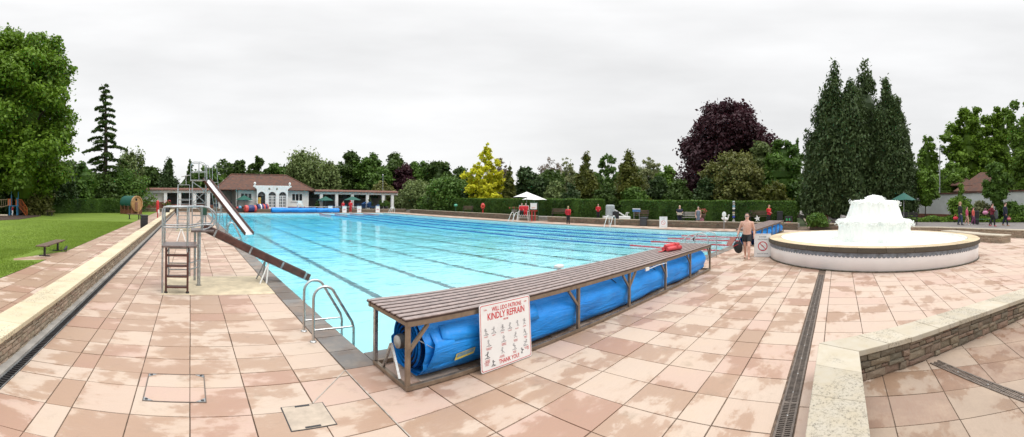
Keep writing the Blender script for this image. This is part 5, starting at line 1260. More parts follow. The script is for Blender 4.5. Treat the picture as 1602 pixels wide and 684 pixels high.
# wings
for nm, x0, x1, cols in (('right', 18.8, 33.3, [502, 526, 550.5, 574, 598.5, 613]), ('left', -7.3, 3.45, [259, 281, 304.5, 326])):
    mb = MB(); mb.box(x0, 60.5, 3.12, x1, 66, 3.2)
    mb.add([(x0, 60.4, 3.08), (x1, 60.4, 3.08), (x1, 60.4, 3.2), (x0, 60.4, 3.2), (x0, 61.1, 3.45), (x1, 61.1, 3.45), (x1, 66, 3.45), (x0, 66, 3.45)], [(0, 1, 2, 3), (3, 2, 5, 4), (4, 5, 6, 7), (1, 6, 5, 2), (0, 3, 4, 7)], .5)
    mb.build('wing_roof', M_TILER, r)
    mb = MB(); mb.box(x0, 60.75, 2.72, x1, 61.05, 3.1); mb.build('lintel', M_WHITE, r)
    for c_ in cols:
        x = XP(c_); q = MB(); q.box(x-.24, 60.72, zt, x+.24, 61.08, 2.719); q.box(x-.28, 60.69, zt, x+.28, 61.11, zt+.2); q.build('column', M_WHITE, r, bev=.01)
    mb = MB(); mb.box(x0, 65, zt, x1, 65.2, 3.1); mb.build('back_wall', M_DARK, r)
    for i in range(int((x1-x0)/2.2)): mb = MB(); mb.box(x0+.5+i*2.2, 64.93, 2.2, x0+1.9+i*2.2, 64.99, 2.8); mb.build('window', mat('dim green glass', (.03, .07, .04), .25, 0, .3, 3, 0), r)
mb = MB(); mb.box(-7.3, 61.4, zt+.9, -3.9, 61.6, 2.9); mb.build('wing_screen_wall', M_RENDER, r)
mb = MB(); mb.box(-7.3, 61.35, zt, -3.9, 61.65, zt+.898); mb.build('brick_plinth', M_BRICK, r); mb = MB(); mb.box(-3.3, 61.3, zt, 3.4, 61.5, zt+.55); mb.build('brick_plinth', M_BRICK, r)
mb = MB(); mb.box(24.6, 61, 3.46, 24.9, 61.3, 5.2); mb = MB(); mb.tube([(31.4, 62.5, 3.4), (31.4, 62.5, 6.0)], .05, 6); mb.ball((31.4, 62.5, 6.1), .16, 8, 6); mb.build('mast', M_GALV, r)

# ------------------------------------------------------------------ parasols, furniture, pots
def parasol(label, p, R1, z0, z1, m, n=8, valance=0., group=None, tilt=0, zb=0):
    r = thing('parasol', label, 'parasol', (p[0], p[1], zb), group)
    q = MB(); vs = [(p[0], p[1], z1)]
    for k in range(n): a = 2*math.pi*(k+.5)/n; vs.append((p[0]+math.cos(a)*R1, p[1]+math.sin(a)*R1, z0))
    for k in range(n):
        a = 2*math.pi*(k+1)/n; vs.append((p[0]+math.cos(a)*R1*.915, p[1]+math.sin(a)*R1*.915, z0+.04))
    fs = []
    for k in range(n): fs += [(0, 1+k, 1+n+k), (0, 1+n+k, 1+(k+1) % n)]
    q.add(vs, fs, .5); o = q.build('canopy', m, r); s_ = o.modifiers.new('t', 'SOLIDIFY'); s_.thickness = .015
    q = MB(); q.tube([(p[0], p[1], zb), (p[0], p[1], z1+.05)], .025, 8); q.build('pole', M_GALV, r)
    q = MB()
    for k in range(n): a = 2*math.pi*(k+.5)/n; q.tube([(p[0], p[1], z1-.06), (p[0]+math.cos(a)*R1, p[1]+math.sin(a)*R1, z0-.01)], .008, 4)
    q.build('ribs', M_GALV, r)
    q = MB(); q.lathe([(.28, 0), (.28, .05), (.06, .08), (.04, .3)], (p[0], p[1], zb), 14); q.build('base', M_BLACK, r); return r
GP = 'green parasols on the pavilion terrace'
parasol('green parasol in front of the left pavilion window', at(382, 60.5, zt), 1.35, 1.75, 2.45, M_GREENC, group=GP, zb=zt)
parasol('green parasol before the first opening of the right wing', at(509, 63.2, zt), 1.35, 1.75, 2.40, M_GREENC, group=GP, zb=zt)
parasol('green parasol behind the hooded figure in red', at(551.5, 64, zt), 1.4, 1.85, 2.45, M_GREENC, group=GP, zb=zt)
def park_bench(label, p, ang, L_=1.6, m=M_OAK, group=None, zb=0, back=True):
    r = thing('park_bench', label, 'bench', (p[0], p[1], zb), group); M = Matrix.Translation((p[0], p[1], zb)) @ Matrix.Rotation(ang, 4, 'Z')
    def Q(): q = MB(); q.xf = M; return q
    q = Q(); [q.box(-L_/2, -.25+k*.12, .42, L_/2, -.15+k*.12, .45) for k in range(4)]; q.build('seat', m, r)
    if back: q = Q(); [q.box(-L_/2, .24, .55+k*.14, L_/2, .27, .65+k*.14) for k in range(3)]; q.build('backrest', m, r)
    for x in (-L_/2+.1, L_/2-.1):
        for y in (-.2, .24): q = Q(); q.box(x-.03, y-.03, 0, x+.03, y+.03, .42 if y < 0 else .95 if back else .42); q.build('leg', M_BLACK, r)
        if back: q = Q(); q.box(x-.03, -.24, .62, x+.03, .24, .66); q.build('armrest', m, r)
    return r
def pot(label, p, h, w_, fol, n=900, flowers=None, zb=0, m=M_BLACK, hs=.9, name='potted_plant', ped=0):
    r = thing(name, label, 'plant pot', (p[0], p[1], zb)); q = MB()
    if ped: q.lathe([(.16, 0), (.16, .06), (.07, .12), (.06, ped-.04), (.1, ped)], (p[0], p[1], zb), 14)
    q.lathe([(w_*.55, ped), (w_*.8, ped+h*.5), (w_, ped+h), (w_*.9, ped+h), (w_*.8, ped+h-.05), (0, ped+h-.05)], (p[0], p[1], zb), 16); q.build('pot', m, r)
    crown(r, (p[0], p[1], zb), zb+ped+h*.95, zb+ped+h+hs, w_*1.25, 'bush', fol, n, .07, 14, .4, int(p[0]*7) % 999, .8, .5, name='foliage')
    if flowers:
        rs = np.random.RandomState(3); k = 120; P = np.stack([p[0]+rs.normal(0, w_*.6, k), p[1]+rs.normal(0, w_*.6, k), zb+ped+h+rs.uniform(.05, hs*1.05, k)], 1)
        if 'flower petals' not in MATS: foliage('flower petals', (.5, .03, .04), (.75, .16, .2))
        quads('flowers', P, rs.normal(size=(k, 3)), .06*np.ones(k), rs.uniform(0, 1, k), MATS['flower petals'], r, 1, None, None, rs)['kind'] = 'stuff'
    return r
pot('dark potted shrub at the left parasol end of the right wing', at(496, 62.5), .4, .3, 'dark', zb=zt, hs=.8)
pot('dark pointed conifer in a pot before the fourth opening of the right wing', at(579, 66), .4, .3, 'dark', 1400, zb=zt, hs=1.5)
pot('bushy potted shrub left of the last column of the right wing', at(596, 67), .4, .4, 'deep', 1500, zb=zt, hs=1.0)
pot('bushy potted shrub under the last column of the right wing', at(604, 67.5), .4, .4, 'mid', 1500, zb=zt, hs=1.1)
pot('tall black planter with pink flowers at the end of the left seat wall', at(262, 46), .95, .32, 'mid', 900, True, hs=.75)
pot('hanging basket sized pot with pink flowers by the slide tower', at(277, 47), .8, .22, 'mid', 500, True, hs=.4)
pot('pale stone urn of red flowers on a pedestal by the right bank wall', at(805, 46), .35, .38, 'mid', 500, True, m=M_CONC, hs=.2, ped=.75)
pot('tall planter with orange flowers beside the woman in the grey dress', at(1099.5, 35.5), .35, .3, 'mid', 500, True, m=M_OAK, hs=.4, ped=.7)
def lounger_stack(label, p, ang, n, m, group):
    r = thing('sun_lounger_stack', label, 'sun loungers', (p[0], p[1], zt), group); M = Matrix.Translation((p[0], p[1], zt)) @ Matrix.Rotation(ang, 4, 'Z')
    for k in range(n):
        q = MB(); q.xf = M; z = .25+k*.14; q.box(-.9, -.3, z, .45, .3, z+.05); q.bar((.45, 0, z+.025), (1.0, 0, z+.32), .6, .05, (0, 0, 1)); q.build('mattress', m, r)
    for x in (-.8, .4):
        for y in (-.26, .26): q = MB(); q.xf = M; q.box(x-.03, y-.03, 0, x+.03, y+.03, .25); q.build('leg', M_WHITE, r)
M_LB = mat('blue lounger fabric', (.015, .07, .20), .7, 0, .2, 6, .2)
LG = 'stacks of blue sun loungers in the covered wing'
for px_, lb, k in ((519, 'stack of blue loungers behind the person in red with dark hair', 3), (534, 'stack of blue loungers between the two figures in red', 2), (563, 'tallest stack of blue loungers right of the third green parasol', 5), (571, 'second tall stack of blue loungers right of the third parasol', 5), (584, 'low pale stack of loungers near the potted conifer', 2)):
    lounger_stack(lb, at(px_, 65), .1, k, M_LB, LG)
lounger_stack('blue loungers behind the white chute in the veranda', at(352, 62.5), .1, 4, M_LB, LG); lounger_stack('blue loungers in the left wing beside the slide tower', at(335, 62), .1, 3, M_LB, LG)
# ---- far end of the pool
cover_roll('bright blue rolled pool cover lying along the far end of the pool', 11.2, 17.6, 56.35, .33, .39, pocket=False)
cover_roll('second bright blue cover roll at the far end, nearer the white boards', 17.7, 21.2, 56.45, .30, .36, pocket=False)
r = thing('metal_rail', 'thin pale rail running above the far blue cover roll', 'rail', (21, 57.1, 0)); q = MB(); q.tube([(16.3, 57.1, .82), (25.2, 57.1, .82)], .035, 6); q.build('rail', M_STEEL, r)
for x in (16.5, 19.4, 22.3, 25.0): q = MB(); q.tube([(x, 57.1, 0), (x, 57.1, .8)], .03, 6); q.build('post', M_STEEL, r)
def deep(word):
    def f(r, M1, circ):
        text(word, .19, M_SRED, r, M1 @ Matrix.Translation((.31, .42, .002)), 'lettering', .0006, .9)
        q = MB(); q.add([M1 @ Vector((*v, .002)) for v in ((.08, .36), (.54, .36), (.54, .38), (.08, .38))], [(0, 1, 2, 3)], .5); q.build('underline', M_SRED, r)
    return f
for px_, wd, lb in ((517, 'DEEP', 'leftmost white board with red lettering at the far end of the pool'), (539, 'DEEP', 'white board with red lettering between the two figures in red'), (562, 'DEEP', 'white board with red lettering right of the hooded figure in red'), (591, 'DEEP', 'rightmost white board with red lettering at the far end')):
    aboard(lb, at(px_, 56.4/math.cos((px_-298)/FPX)), .62, 1.0, (-.35, -1), deep(wd))
# white lifeguard chair at the far end
def high_chair(label, p, ang, h=1.25, w_=.6, m=M_WHITE):
    r = thing('lifeguard_chair', label, 'lifeguard chair', p); M = Matrix.Translation(p) @ Matrix.Rotation(ang, 4, 'Z')
    def Q(): q = MB(); q.xf = M; return q
    for x in (-w_/2, w_/2):
        q = Q(); q.bar((x*1.25, -.4, 0), (x, -.22, h), .06, .06); q.build('leg', m, r); q = Q(); q.bar((x*1.25, .5, 0), (x, .24, h+.6), .06, .06); q.build('leg', m, r)
    q = Q(); q.box(-w_/2-.03, -.3, h-.02, w_/2+.03, .28, h+.03); q.build('seat', m, r)
    q = Q(); q.box(-w_/2, .23, h+.2, w_/2, .27, h+.6); q.build('backrest', m, r)
    for z in (.3, .6, .9):
        if z < h-.1: q = Q(); q.box(-w_/2-.02, -.40, z, w_/2+.02, -.30, z+.04); q.build('step', m, r)
    return r
high_chair('empty white lifeguard chair before the right pavilion window', tuple(at(470, 58.6)), 0, 1.1)
# inflatable play tunnels
M_INB = mat('navy inflatable vinyl', (.02, .035, .15), .4, 0, .12, 5, .2); M_INR = mat('coral inflatable vinyl', (.62, .09, .08), .4, 0, .12, 5, .2)
def tunnel(label, p0, dirv, segs, R1):
    r = thing('inflatable_tunnel', label, 'play tunnel', (p0[0], p0[1], 0), 'inflatable tunnels at the far left pool corner'); d = Vector((*dirv, 0)).normalized(); s_ = 0; c = Vector((p0[0], p0[1], R1+.02))
    for ln, m in segs:
        q = MB(); n = 8; q.tube([c+d*(s_+ln*i/n) for i in range(n+1)], [R1*(.86+.14*math.sin(math.pi*i/n)) for i in range(n+1)], 18, caps=True); q.build('ring', m, r); s_ += ln*.97
tunnel('left navy and coral inflatable tunnel with its coral ring end', at(383, 58.0), (1, .25), [(.45, M_INR), (.95, M_INB), (.35, M_INR)], .52)
tunnel('right striped inflatable tunnel standing behind the first', at(402, 59.5, 0), (1, .25), [(.4, M_INB), (.22, M_WHITE), (.3, M_INB), (.3, M_INR), (.3, M_INB), (.2, M_INR)], .60)
r = thing('toy_crate', 'black crate of bright pool toys left of the inflatable tunnels', 'crate', at(374.5, 58)); p = r.location
q = MB(); q.box(p.x-.45, p.y-.3, 0, p.x+.45, p.y+.3, .55); q.build('crate', M_BLACK, r, bev=.03); q = MB(); q.ball((p.x+.1, p.y-.1, .72), .22); q.build('ball', mat('pale blue toy', (.12, .4, .65), .4), r); q = MB(); q.ball((p.x-.28, p.y, .66), .16); q.build('ball', M_INR, r)

# ------------------------------------------------------------------ barrel cabin, posts and bins on the left
p = at(206, 50.5); r = thing('barrel_cabin', 'round wooden barrel cabin with green curved roof and brown timber base', 'cabin', p)
ax = Vector((.80, -.60, 0)).normalized(); sd_ = Vector((.60, .80, 0)); c = p+Vector((0, 0, 1.25)); Rb = .9; A = c-ax*1.1; B = c+ax*.9
def rings(mb, a, b_, R1, R2, t0, t1, n=20, m=None):
    vs = []
    for P_, in ((a,), (b_,)):
        for i in range(n+1):
            t = math.radians(t0+(t1-t0)*i/n)
            for RR in (R1, R2): vs.append(P_+sd_*(math.cos(t)*RR)+Vector((0, 0, math.sin(t)*RR)))
    k = 2*(n+1); fs = []
    for i in range(n): fs += [(2*i, 2*i+2, k+2*i+2, k+2*i), (2*i+1, k+2*i+1, k+2*i+3, 2*i+3), (2*i, 2*i+1, 2*i+3, 2*i+2), (k+2*i, k+2*i+2, k+2*i+3, k+2*i+1)]
    mb.add(vs, fs, .5)
q = MB(); rings(q, A, B, Rb+.05, Rb, -15, 195); q.build('roof', M_GREENC, r)
q = MB(); rings(q, B-ax*.06, B-ax*.02, .001, Rb-.01, 0, 360, 32); rings(q, A, A+ax*.04, .001, Rb-.01, 0, 360, 24); q.build('end_wall', M_PINE, r)
q = MB(); rings(q, B-ax*.1, B+ax*.08, Rb-.06, Rb+.06, 0, 360, 32); q.build('hoop', M_PINE, r)
q = MB(); P_ = B+ax*.01; q.v = []; vs = [P_+sd_*(math.cos(t)*.16-.1)+Vector((0, 0, .5+math.sin(t)*.16)) for t in [2*math.pi*i/14 for i in range(14)]]; q.add(vs, [tuple(range(14))], .5); q.build('window', M_GLASS, r)
q = MB(); q.bar(P_-sd_*.05+Vector((0, 0, -.75)), P_-sd_*.05+Vector((0, 0, .2)), .5, .03, ax); q.build('door', mat('reddish timber', (.30, .15, .10), .6, 0, .2, 8, .3), r)
q = MB()
for s_ in (-1, 1):
    q.bar(p-ax*1.0+sd_*s_*.85+Vector((0, 0, .28)), p+ax*.9+sd_*s_*.85+Vector((0, 0, .28)), .08, .55); q.bar(p-ax*1.0+sd_*s_*.9+Vector((0, 0, 1.15)), p+ax*.9+sd_*s_*.9+Vector((0, 0, 1.15)), .06, .12)
    for u in (-1.0, -.35, .3, .85): q.bar(p+ax*u+sd_*s_*.88+Vector((0, 0, 0)), p+ax*u+sd_*s_*.88+Vector((0, 0, 1.2)), .09, .09)
for u in (-1.0, .85): q.bar(p+ax*u-sd_*.85+Vector((0, 0, .28)), p+ax*u+sd_*.85+Vector((0, 0, .28)), .08, .55)
q.build('timber_base', mat('red-brown timber', (.20, .075, .04), .7, 0, .2, 6, .3), r)
q = MB(); P_ = B+ax*.55-sd_*.35; q.bar(P_+Vector((0, 0, -1.4)), P_+Vector((0, 0, .3)), .5, .04, (1, 0, 0)); q.bar(B+ax*.1-sd_*.3+Vector((0, 0, -.9)), P_+Vector((0, 0, -.9)), .5, .04); q.build('open_door', M_PINE, r)
def bin_(label, p, h, w_, m=M_BLACK, zb=0, ang=.2):
    r = thing('litter_bin', label, 'bin', (p[0], p[1], zb)); M = Matrix.Translation((p[0], p[1], zb)) @ Matrix.Rotation(ang, 4, 'Z')
    q = MB(); q.xf = M; q.box(-w_/2, -w_/2, .03, w_/2, w_/2, h-.1); q.build('body', m, r, bev=.015)
    q = MB(); q.xf = M; q.box(-w_/2-.02, -w_/2-.02, h-.098, w_/2+.02, w_/2+.02, h); q.build('lid', m, r, bev=.02)
    q = MB(); q.xf = M; q.box(-w_/2-.003, -w_/2-.006, h*.68, w_/2+.003, -w_/2-.001, h*.68+.1); q.build('slot', M_GLASS, r); return r
bin_('square black litter bin behind the left seat wall', (-3.0, 26.7), .92, .46)
p = Vector((-2.95, 37.2, 0)); r = thing('lifebuoy_post', 'slim red rescue post with a white patch beside the left path', 'rescue post', p)
q = MB(); q.tube([p, p+Vector((0, 0, .9))], .05, 10); q.build('post', M_RED, r); q = MB(); q.tube([p+Vector((0, 0, .72)), p+Vector((0, 0, .8)), p+Vector((0, 0, 1.6)), p+Vector((0, 0, 1.75)), p+Vector((0, 0, 1.8))], [.08, .14, .13, .10, .03], 12); q.build('float_bag', M_RED, r)
q = MB(); q.box(p.x+.03, p.y-.18, .62, p.x+.17, p.y-.10, .95); q.build('notice', M_WHITE, r)

# ------------------------------------------------------------------ playground
p = at(20, 44.5); a_ = math.atan2(p.y, p.x)-math.pi/2; MP = Matrix.Translation(p) @ Matrix.Rotation(a_, 4, 'Z')
r = thing('climbing_frame', 'blue and orange playground climbing frame with sloping orange stairs and rope bridge', 'climbing frame', p)
def Q(): q = MB(); q.xf = MP; return q
for x, y, h in ((-.35, -.5, 1.75), (.45, -.5, 1.9), (-.15, .5, 2.75), (.6, .5, 2.75)): q = Q(); q.tube([(x, y, 0), (x, y, h)], .07, 8); q.build('post', M_BLUE, r)
q = Q(); q.box(-.4, -.55, 1.0, .65, .55, 1.08); q.build('deck', M_BLUE, r)
for bb in ((-.52, -.56, 1.1, -.2, -.5, 1.8), (.3, -.56, 1.1, .42, -.5, 1.7), (-.25, .5, 1.1, -.05, .56, 1.8)): q = Q(); q.box(*bb); q.build('side_panel', M_ORANGE, r)
q = Q(); q.bar((.55, -.3, 1.05), (1.45, -.3, 0.02), .10, .05); q.bar((.55, .3, 1.05), (1.45, .3, 0.02), .10, .05); [q.box(.6+k*.14, -.3, .95-k*.16, .72+k*.14, .3, .98-k*.16) for k in range(6)]; q.build('stairs', M_ORANGE, r)
for y in (-.34, .34):
    q = Q(); q.tube([(.55, y, 1.75), (.95, y, 1.70), (1.55, y, .8), (1.55, y, .05)], .03, 6); q.tube([(.6, y, 1.4), (1.55, y, .45)], .02, 6)
    for k in range(6): x = .68+k*.15; q.tube([(x, y, 1.0-k*.17), (x, y, 1.72-max(0, x-.95)*1.5)], .016, 5)
    q.build('stair_rail', M_ORANGE, r)
q = Q()
for y in (-.3, .3):
    q.tube([(-.4, y, 1.75), (-1.2, y, 1.68), (-2.4, y, 1.74)], .04, 6); q.tube([(-.4, y, 1.1), (-1.2, y, .9), (-2.4, y, 1.1)], .04, 6)
    for k in range(9): x = -.5-k*.22; q.tube([(x, y, 1.72), (x-.1, y, 1.0)], .018, 5)
q.build('rope_bridge', mat('rope', (.36, .28, .18), .9), r)
for y in (-.3, .3): q = Q(); q.tube([(-2.4, y, 0), (-2.4, y, 1.9)], .07, 8); q.build('post', M_BLUE, r)
p = at(5, 41.5); r = thing('balance_log', 'pale balance log lying on the playground bark', 'log', p); q = MB(); M_ = Matrix.Translation(p) @ Matrix.Rotation(a_, 4, 'Z'); q.xf = M_; q.tube([(-1.2, 0, .14), (.45, 0, .14)], .10, 10); q.build('log', mat('bleached log', (.5, .43, .33), .8), r)

# ------------------------------------------------------------------ right bank
def plain(name, label, cat, p, parts, group=None):
    r = thing(name, label, cat, p, group)
    for nm, m, f in parts: q = MB(); q.xf = Matrix.Translation(p); f(q); q.build(nm, m, r)
    return r
p = at(713, 56); plain('lamp_post', 'short green mushroom-topped post before the hedge', 'post', p, [('post', M_GREEN, lambda q: q.tube([(0, 0, 0), (0, 0, 1.1)], .05, 8)), ('head', mat('mint green cap', (.10, .42, .28), .5), lambda q: (q.lathe([(.03, 1.08), (.2, 1.2), (.24, 1.34), (.18, 1.46), (0, 1.5)], (0, 0, 0), 14)))])
p = at(755.5, 51); v_ = Vector((-p.x, -p.y, 0)).normalized()
plain('lifebuoy_housing', 'red lifebuoy housing on a red post before the hedge', 'lifebuoy housing', p, [('post', M_RED, lambda q: q.box(-.05, -.05, 0, .05, .05, .9)),
    ('housing', M_RED, lambda q: (q.ball((0, 0, 1.3), .40, 14, 10, .5, (.55, .80, 1.0)),)), ('lifebuoy', mat('orange ring', (.65, .12, .06), .5), lambda q: q.tube([Vector((v_.x*.30, v_.y*.30, 1.28))+Vector((-v_.y*math.cos(a)*.16, v_.x*math.cos(a)*.16, math.sin(a)*.2)) for a in [i*math.pi/8 for i in range(17)]], .045, 6))])
park_bench('dark timber bench just left of the red lifebuoy housing', at(732, 56.5), -.9, 1.4, M_OAK, zb=.3)
park_bench('dark timber bench behind the member of staff in a red jacket', at(876, 44), -1.1, 1.8, M_OAK, zb=.3)
park_bench('brown bench left of the man in black shorts, before the hedge', at(1003, 40), -1.3, 1.5, M_OAK, zb=.3)
park_bench('grey metal bench between the man and the woman in the grey dress', at(1079, 36.5), -1.45, 1.3, M_CONC, zb=.25)
park_bench('long brown bench before the hedge beside the red-jacketed lifeguard', at(1187, 37.0), -1.5, 1.7, M_OAK, zb=.4)
p = at(996, 38.5); plain('notice_board', 'blue and white panel hung above the brown bench before the hedge', 'notice', p, [('panel', mat('blue panel', (.10, .22, .48), .5), lambda q: q.box(-.05, -.40, 1.1, 0, .40, 1.33)), ('stripe', M_WHITE, lambda q: q.box(-.052, -.40, 1.33, 0, .40, 1.42)), ('post', M_GALV, lambda q: (q.box(.0, -.3, 0, .04, -.26, 1.1), q.box(0, .26, 0, .04, .3, 1.1)))])
bin_('dark grey tub behind the low wall left of the no-diving board', at(1007.5, 35), .75, .55, mat('dark grey plastic', (.05, .055, .065), .6))
bin_('dark square bin by the hedge right of the red-jacketed lifeguard', at(1220, 36.5), 1.3, .5, M_BLACK)
p = at(1234, 33); plain('bottle_bank', 'black box with green arrows and a red label at the start of the side path', 'box', p, [('box', M_BLACK, lambda q: q.box(-.3, -.28, 0, .3, .28, .98)), ('green_mark', mat('bright green mark', (.03, .42, .12), .5), lambda q: [q.add([(-.305, y-.05, .62), (-.305, y+.05, .62), (-.305, y+.05, .78), (-.305, y, .86), (-.305, y-.05, .78)], [(0, 1, 2, 3, 4)]) for y in (-.11, .11)]), ('red_label', M_SRED, lambda q: q.add([(-.304, -.18, .38), (-.304, .18, .38), (-.304, .18, .56), (-.304, -.18, .56)], [(0, 1, 2, 3)]))])
# two white parasols and the twin lifeguard seat
WP = 'white parasols above the lifeguard seat'
parasol('white parasol with the higher peak above the two seated lifeguards', at(824, 44.5), 1.45, 2.42, 3.0, M_WHITE, 4, group=WP)
parasol('white parasol slightly lower and behind the first', at(836, 47.5), 1.45, 2.15, 2.72, M_WHITE, 4, group=WP)
high_chair('white twin lifeguard seat under the white parasol on the right bank', tuple(at(819, 42)), math.radians(-58), .95, .95)
p = at(835, 41.5); v1 = Vector((-.75, -.66, 0))
plain('basketball_hoop', 'poolside basketball hoop with white backboard and red stand beside the lifeguards', 'basketball hoop', p, [('stand', M_RED, lambda q: (q.box(-.3, -.05, 0, -.22, .03, 1.05), q.box(.15, -.05, 0, .23, .03, 1.05), q.box(-.3, -.3, 1.0, .25, .3, 1.06))),
    ('frame', M_GREEN, lambda q: q.tube([(.35, -.3, 0), (.35, -.3, 1.75), (.25, -.3, 1.88), (-.3, .25, 1.9)], .03, 6)), ('backboard', M_WHITE, lambda q: q.bar((-.28, .2, 1.5), (.18, -.28, 1.5), .03, .62, (0, 0, 1))), ('ring', M_ORANGE, lambda q: q.tube([(-.28+math.cos(a)*.18, -.22+math.sin(a)*.18, 1.35) for a in [i*math.pi/7 for i in range(15)]], .018, 6))])
# small white children's slide
p = at(957, 40); ang = math.radians(-50); MS = Matrix.Translation(p) @ Matrix.Rotation(ang, 4, 'Z'); r = thing('toddler_slide', 'small grey and white toddler pool slide on a white base before the hedge gap', 'slide', p)
def Q(): q = MB(); q.xf = MS; return q
q = Q(); q.box(-.8, -.6, 0, 1.75, .6, .62); q.build('base', M_WHITE, r, bev=.02)
q = Q(); q.box(-.55, -.4, .625, .25, .4, 1.72); q.build('tower', mat('grey moulded plastic', (.42, .46, .47), .5), r, bev=.12)
q = Q(); q.bar((.1, 0, 1.35), (1.25, 0, .66), .5, .10, (0, 0, 1)); q.build('chute', M_WHITE, r, bev=.02)
q = Q(); q.box(.0, -.62, .02, .62, -.605, 1.1); q.build('dark_opening', M_BLACK, r)
q = Q(); q.tube([(1.45, -.4, .62), (1.5, -.4, .95), (1.65, -.4, .98)], .03, 6); q.build('handrail', M_WHITE, r); q = Q(); q.tube([(1.45, .3, .62), (1.5, .3, .95), (1.65, .3, .98)], .03, 6); q.build('handrail', M_WHITE, r)
# post with white oval, totem, swan, star
p = G(1132.7, 359.0); plain('paddle_post', 'slim post topped by a white oval disc on the far pool edge', 'post', p, [('post', M_GALV, lambda q: q.tube([(0, 0, 0), (0, 0, .95)], .035, 8)), ('oval_disc', M_WHITE, lambda q: q.ball((0, 0, 1.12), .2, 14, 10, .5, (.25, .85, 1.15)))])
p = at(1148, 36); cols = [M_WHITE, M_GALV, M_CONC, mat('light blue glaze', (.2, .38, .5), .3), M_WHITE, M_NAVY, mat('sand glaze', (.5, .42, .28), .4), M_GALV, mat('cobalt glaze', (.02, .04, .35), .3)]
r = thing('ceramic_totem', 'tall totem of stacked ceramic balls before the hedge', 'totem', p)
for k in range(8): q = MB(); q.ball((p.x, p.y, .78+k*.185), .125, 12, 8, .5, (1, 1, .8)); q.build('ball', cols[8-k], r)
q = MB(); q.tube([p, (p.x, p.y, 2.2)], .03, 6); q.build('rod', M_GALV, r); q = MB(); q.lathe([(.16, 0), (.16, .3), (.06, .6)], p, 12); q.build('foot', M_CONC, r)
p = at(1134.5, 32.3, .52); r = thing('swan_planter', 'white swan-shaped planter on the low wall behind the entry rails', 'planter', p)
skin('body', [p+Vector(v) for v in ((0, -.05, .2), (0, .1, .24), (0, .3, .3), (0, -.2, .24), (0, -.28, .38), (0, -.24, .52), (0, -.30, .56), (0, -.38, .53))], [(0, 1), (1, 2), (0, 3), (3, 4), (4, 5), (5, 6), (6, 7)], [.15, .14, .04, .08, .045, .035, .045, .015], M_WHITE, r)
q = MB(); q.lathe([(.12, 0), (.1, .12)], p, 12); q.build('foot', M_WHITE, r)
p = at(1185, 33.0, .5); r = thing('star_ornament', 'white five-pointed star ornament behind the swimmer', 'ornament', p); q = MB()
st = [(math.cos(math.radians(100+36*k))*(.26 if k % 2 == 0 else .11), math.sin(math.radians(100+36*k))*(.26 if k % 2 == 0 else .11)) for k in range(10)]
q.add([(p.x-.03, p.y-u, .78+v) for u, v in st]+[(p.x+.03, p.y-u, .78+v) for u, v in st], [tuple(range(10)), tuple(range(10, 20))[::-1]]+[(i, 10+i, 10+(i+1) % 10, (i+1) % 10) for i in range(10)], .5); q.build('star', M_WHITE, r); q = MB(); q.tube([(p.x, p.y, .0), (p.x, p.y, .7)], .03, 6); q.build('stake', M_GALV, r)
# kiosk under the cypresses
p = at(1285, 39); d = Vector((p.x, p.y, 0)).normalized(); ang = math.atan2(d.y, d.x)-math.pi/2; MK = Matrix.Translation((p.x, p.y, .1)) @ Matrix.Rotation(ang, 4, 'Z')
r = thing('garden_kiosk', 'white boarded kiosk with brick base and dark doorway under the giant cypresses', 'kiosk', p)
def Q(): q = MB(); q.xf = MK; return q
q = Q()
for k in range(11): q.box(-1.05+k*.20, .3, 1.02, -.87+k*.20, .34, 1.85)
q.build('boarding', M_WHITE, r)
q = Q(); q.box(-1.45, -.1, .93, .75, .5, 1.0); q.build('counter', M_WHITE, r); q = Q(); q.box(-1.15, 0, 0, .62, .4, .928); q.build('brick_base', M_BRICK, r)
q = Q(); q.box(-1.1, .4, 0, 1.65, 2.2, 2.0); q.build('shed_body', M_RENDER, r); q = Q(); q.box(1.05, .37, .45, 1.55, .398, 1.38); q.build('doorway', M_BLACK, r)
q = Q(); q.box(.8, .36, .2, 1.04, .398, 1.5); q.box(1.56, .36, .2, 1.7, .398, 1.5); q.build('door_frame', M_WHITE, r); q = Q(); q.box(.8, -.3, 0, 1.75, .3, .22); q.box(.95, -.1, .221, 1.65, .34, .4); q.build('steps', M_CONC, r)
q = Q(); q.box(-1.3, .2, 2.0, 1.8, 2.4, 2.08); q.build('roof', M_CONC, r)

# ------------------------------------------------------------------ right terrace
parasol('green parasol standing right of the fountain cascade', at(1414, 31, .44), 1.0, 2.30, 2.86, M_GREENC, 6, zb=.44)
park_bench('black metal bench under the green parasol right of the fountain', at(1421, 31.5), -1.75, 1.5, M_BLACK, zb=.44)
park_bench('second black metal bench behind the green parasol', at(1408, 32.5), -1.75, 1.3, M_BLACK, zb=.44)
bin_('tall black litter bin beside the children in pink', at(1525.5, 32.6), 1.05, .62, M_BLACK, zb=.44, ang=-.3)
park_bench('small green bench behind the woman in maroon', at(1540, 31.5), -1.9, 1.3, M_GREEN, zb=.44, back=False)
w0, w1 = at(1392, 50), at(1660, 38); r = thing('boundary_wall', 'long white boundary wall with tiled coping behind the right terrace', 'wall', w0)
d = (w1-w0); ln = d.length; d.normalize(); nv = Vector((-d.y, d.x, 0)); q = MB(); ch = []; n = 6
for i in range(n):
    a, b_ = w0+d*(ln*i/n), w0+d*(ln*(i+1)/n); zt_ = 2.86+.09*i
    q.prism([((a+nv*.14).x, (a+nv*.14).y), ((b_+nv*.14).x, (b_+nv*.14).y), ((b_-nv*.14).x, (b_-nv*.14).y), ((a-nv*.14).x, (a-nv*.14).y)], .0, zt_); ch.append((a, b_, zt_))
q.build('wall', mat('cool white render', (.62, .65, .64), .85, 0, .08, 1.2, .3), r)
q = MB()
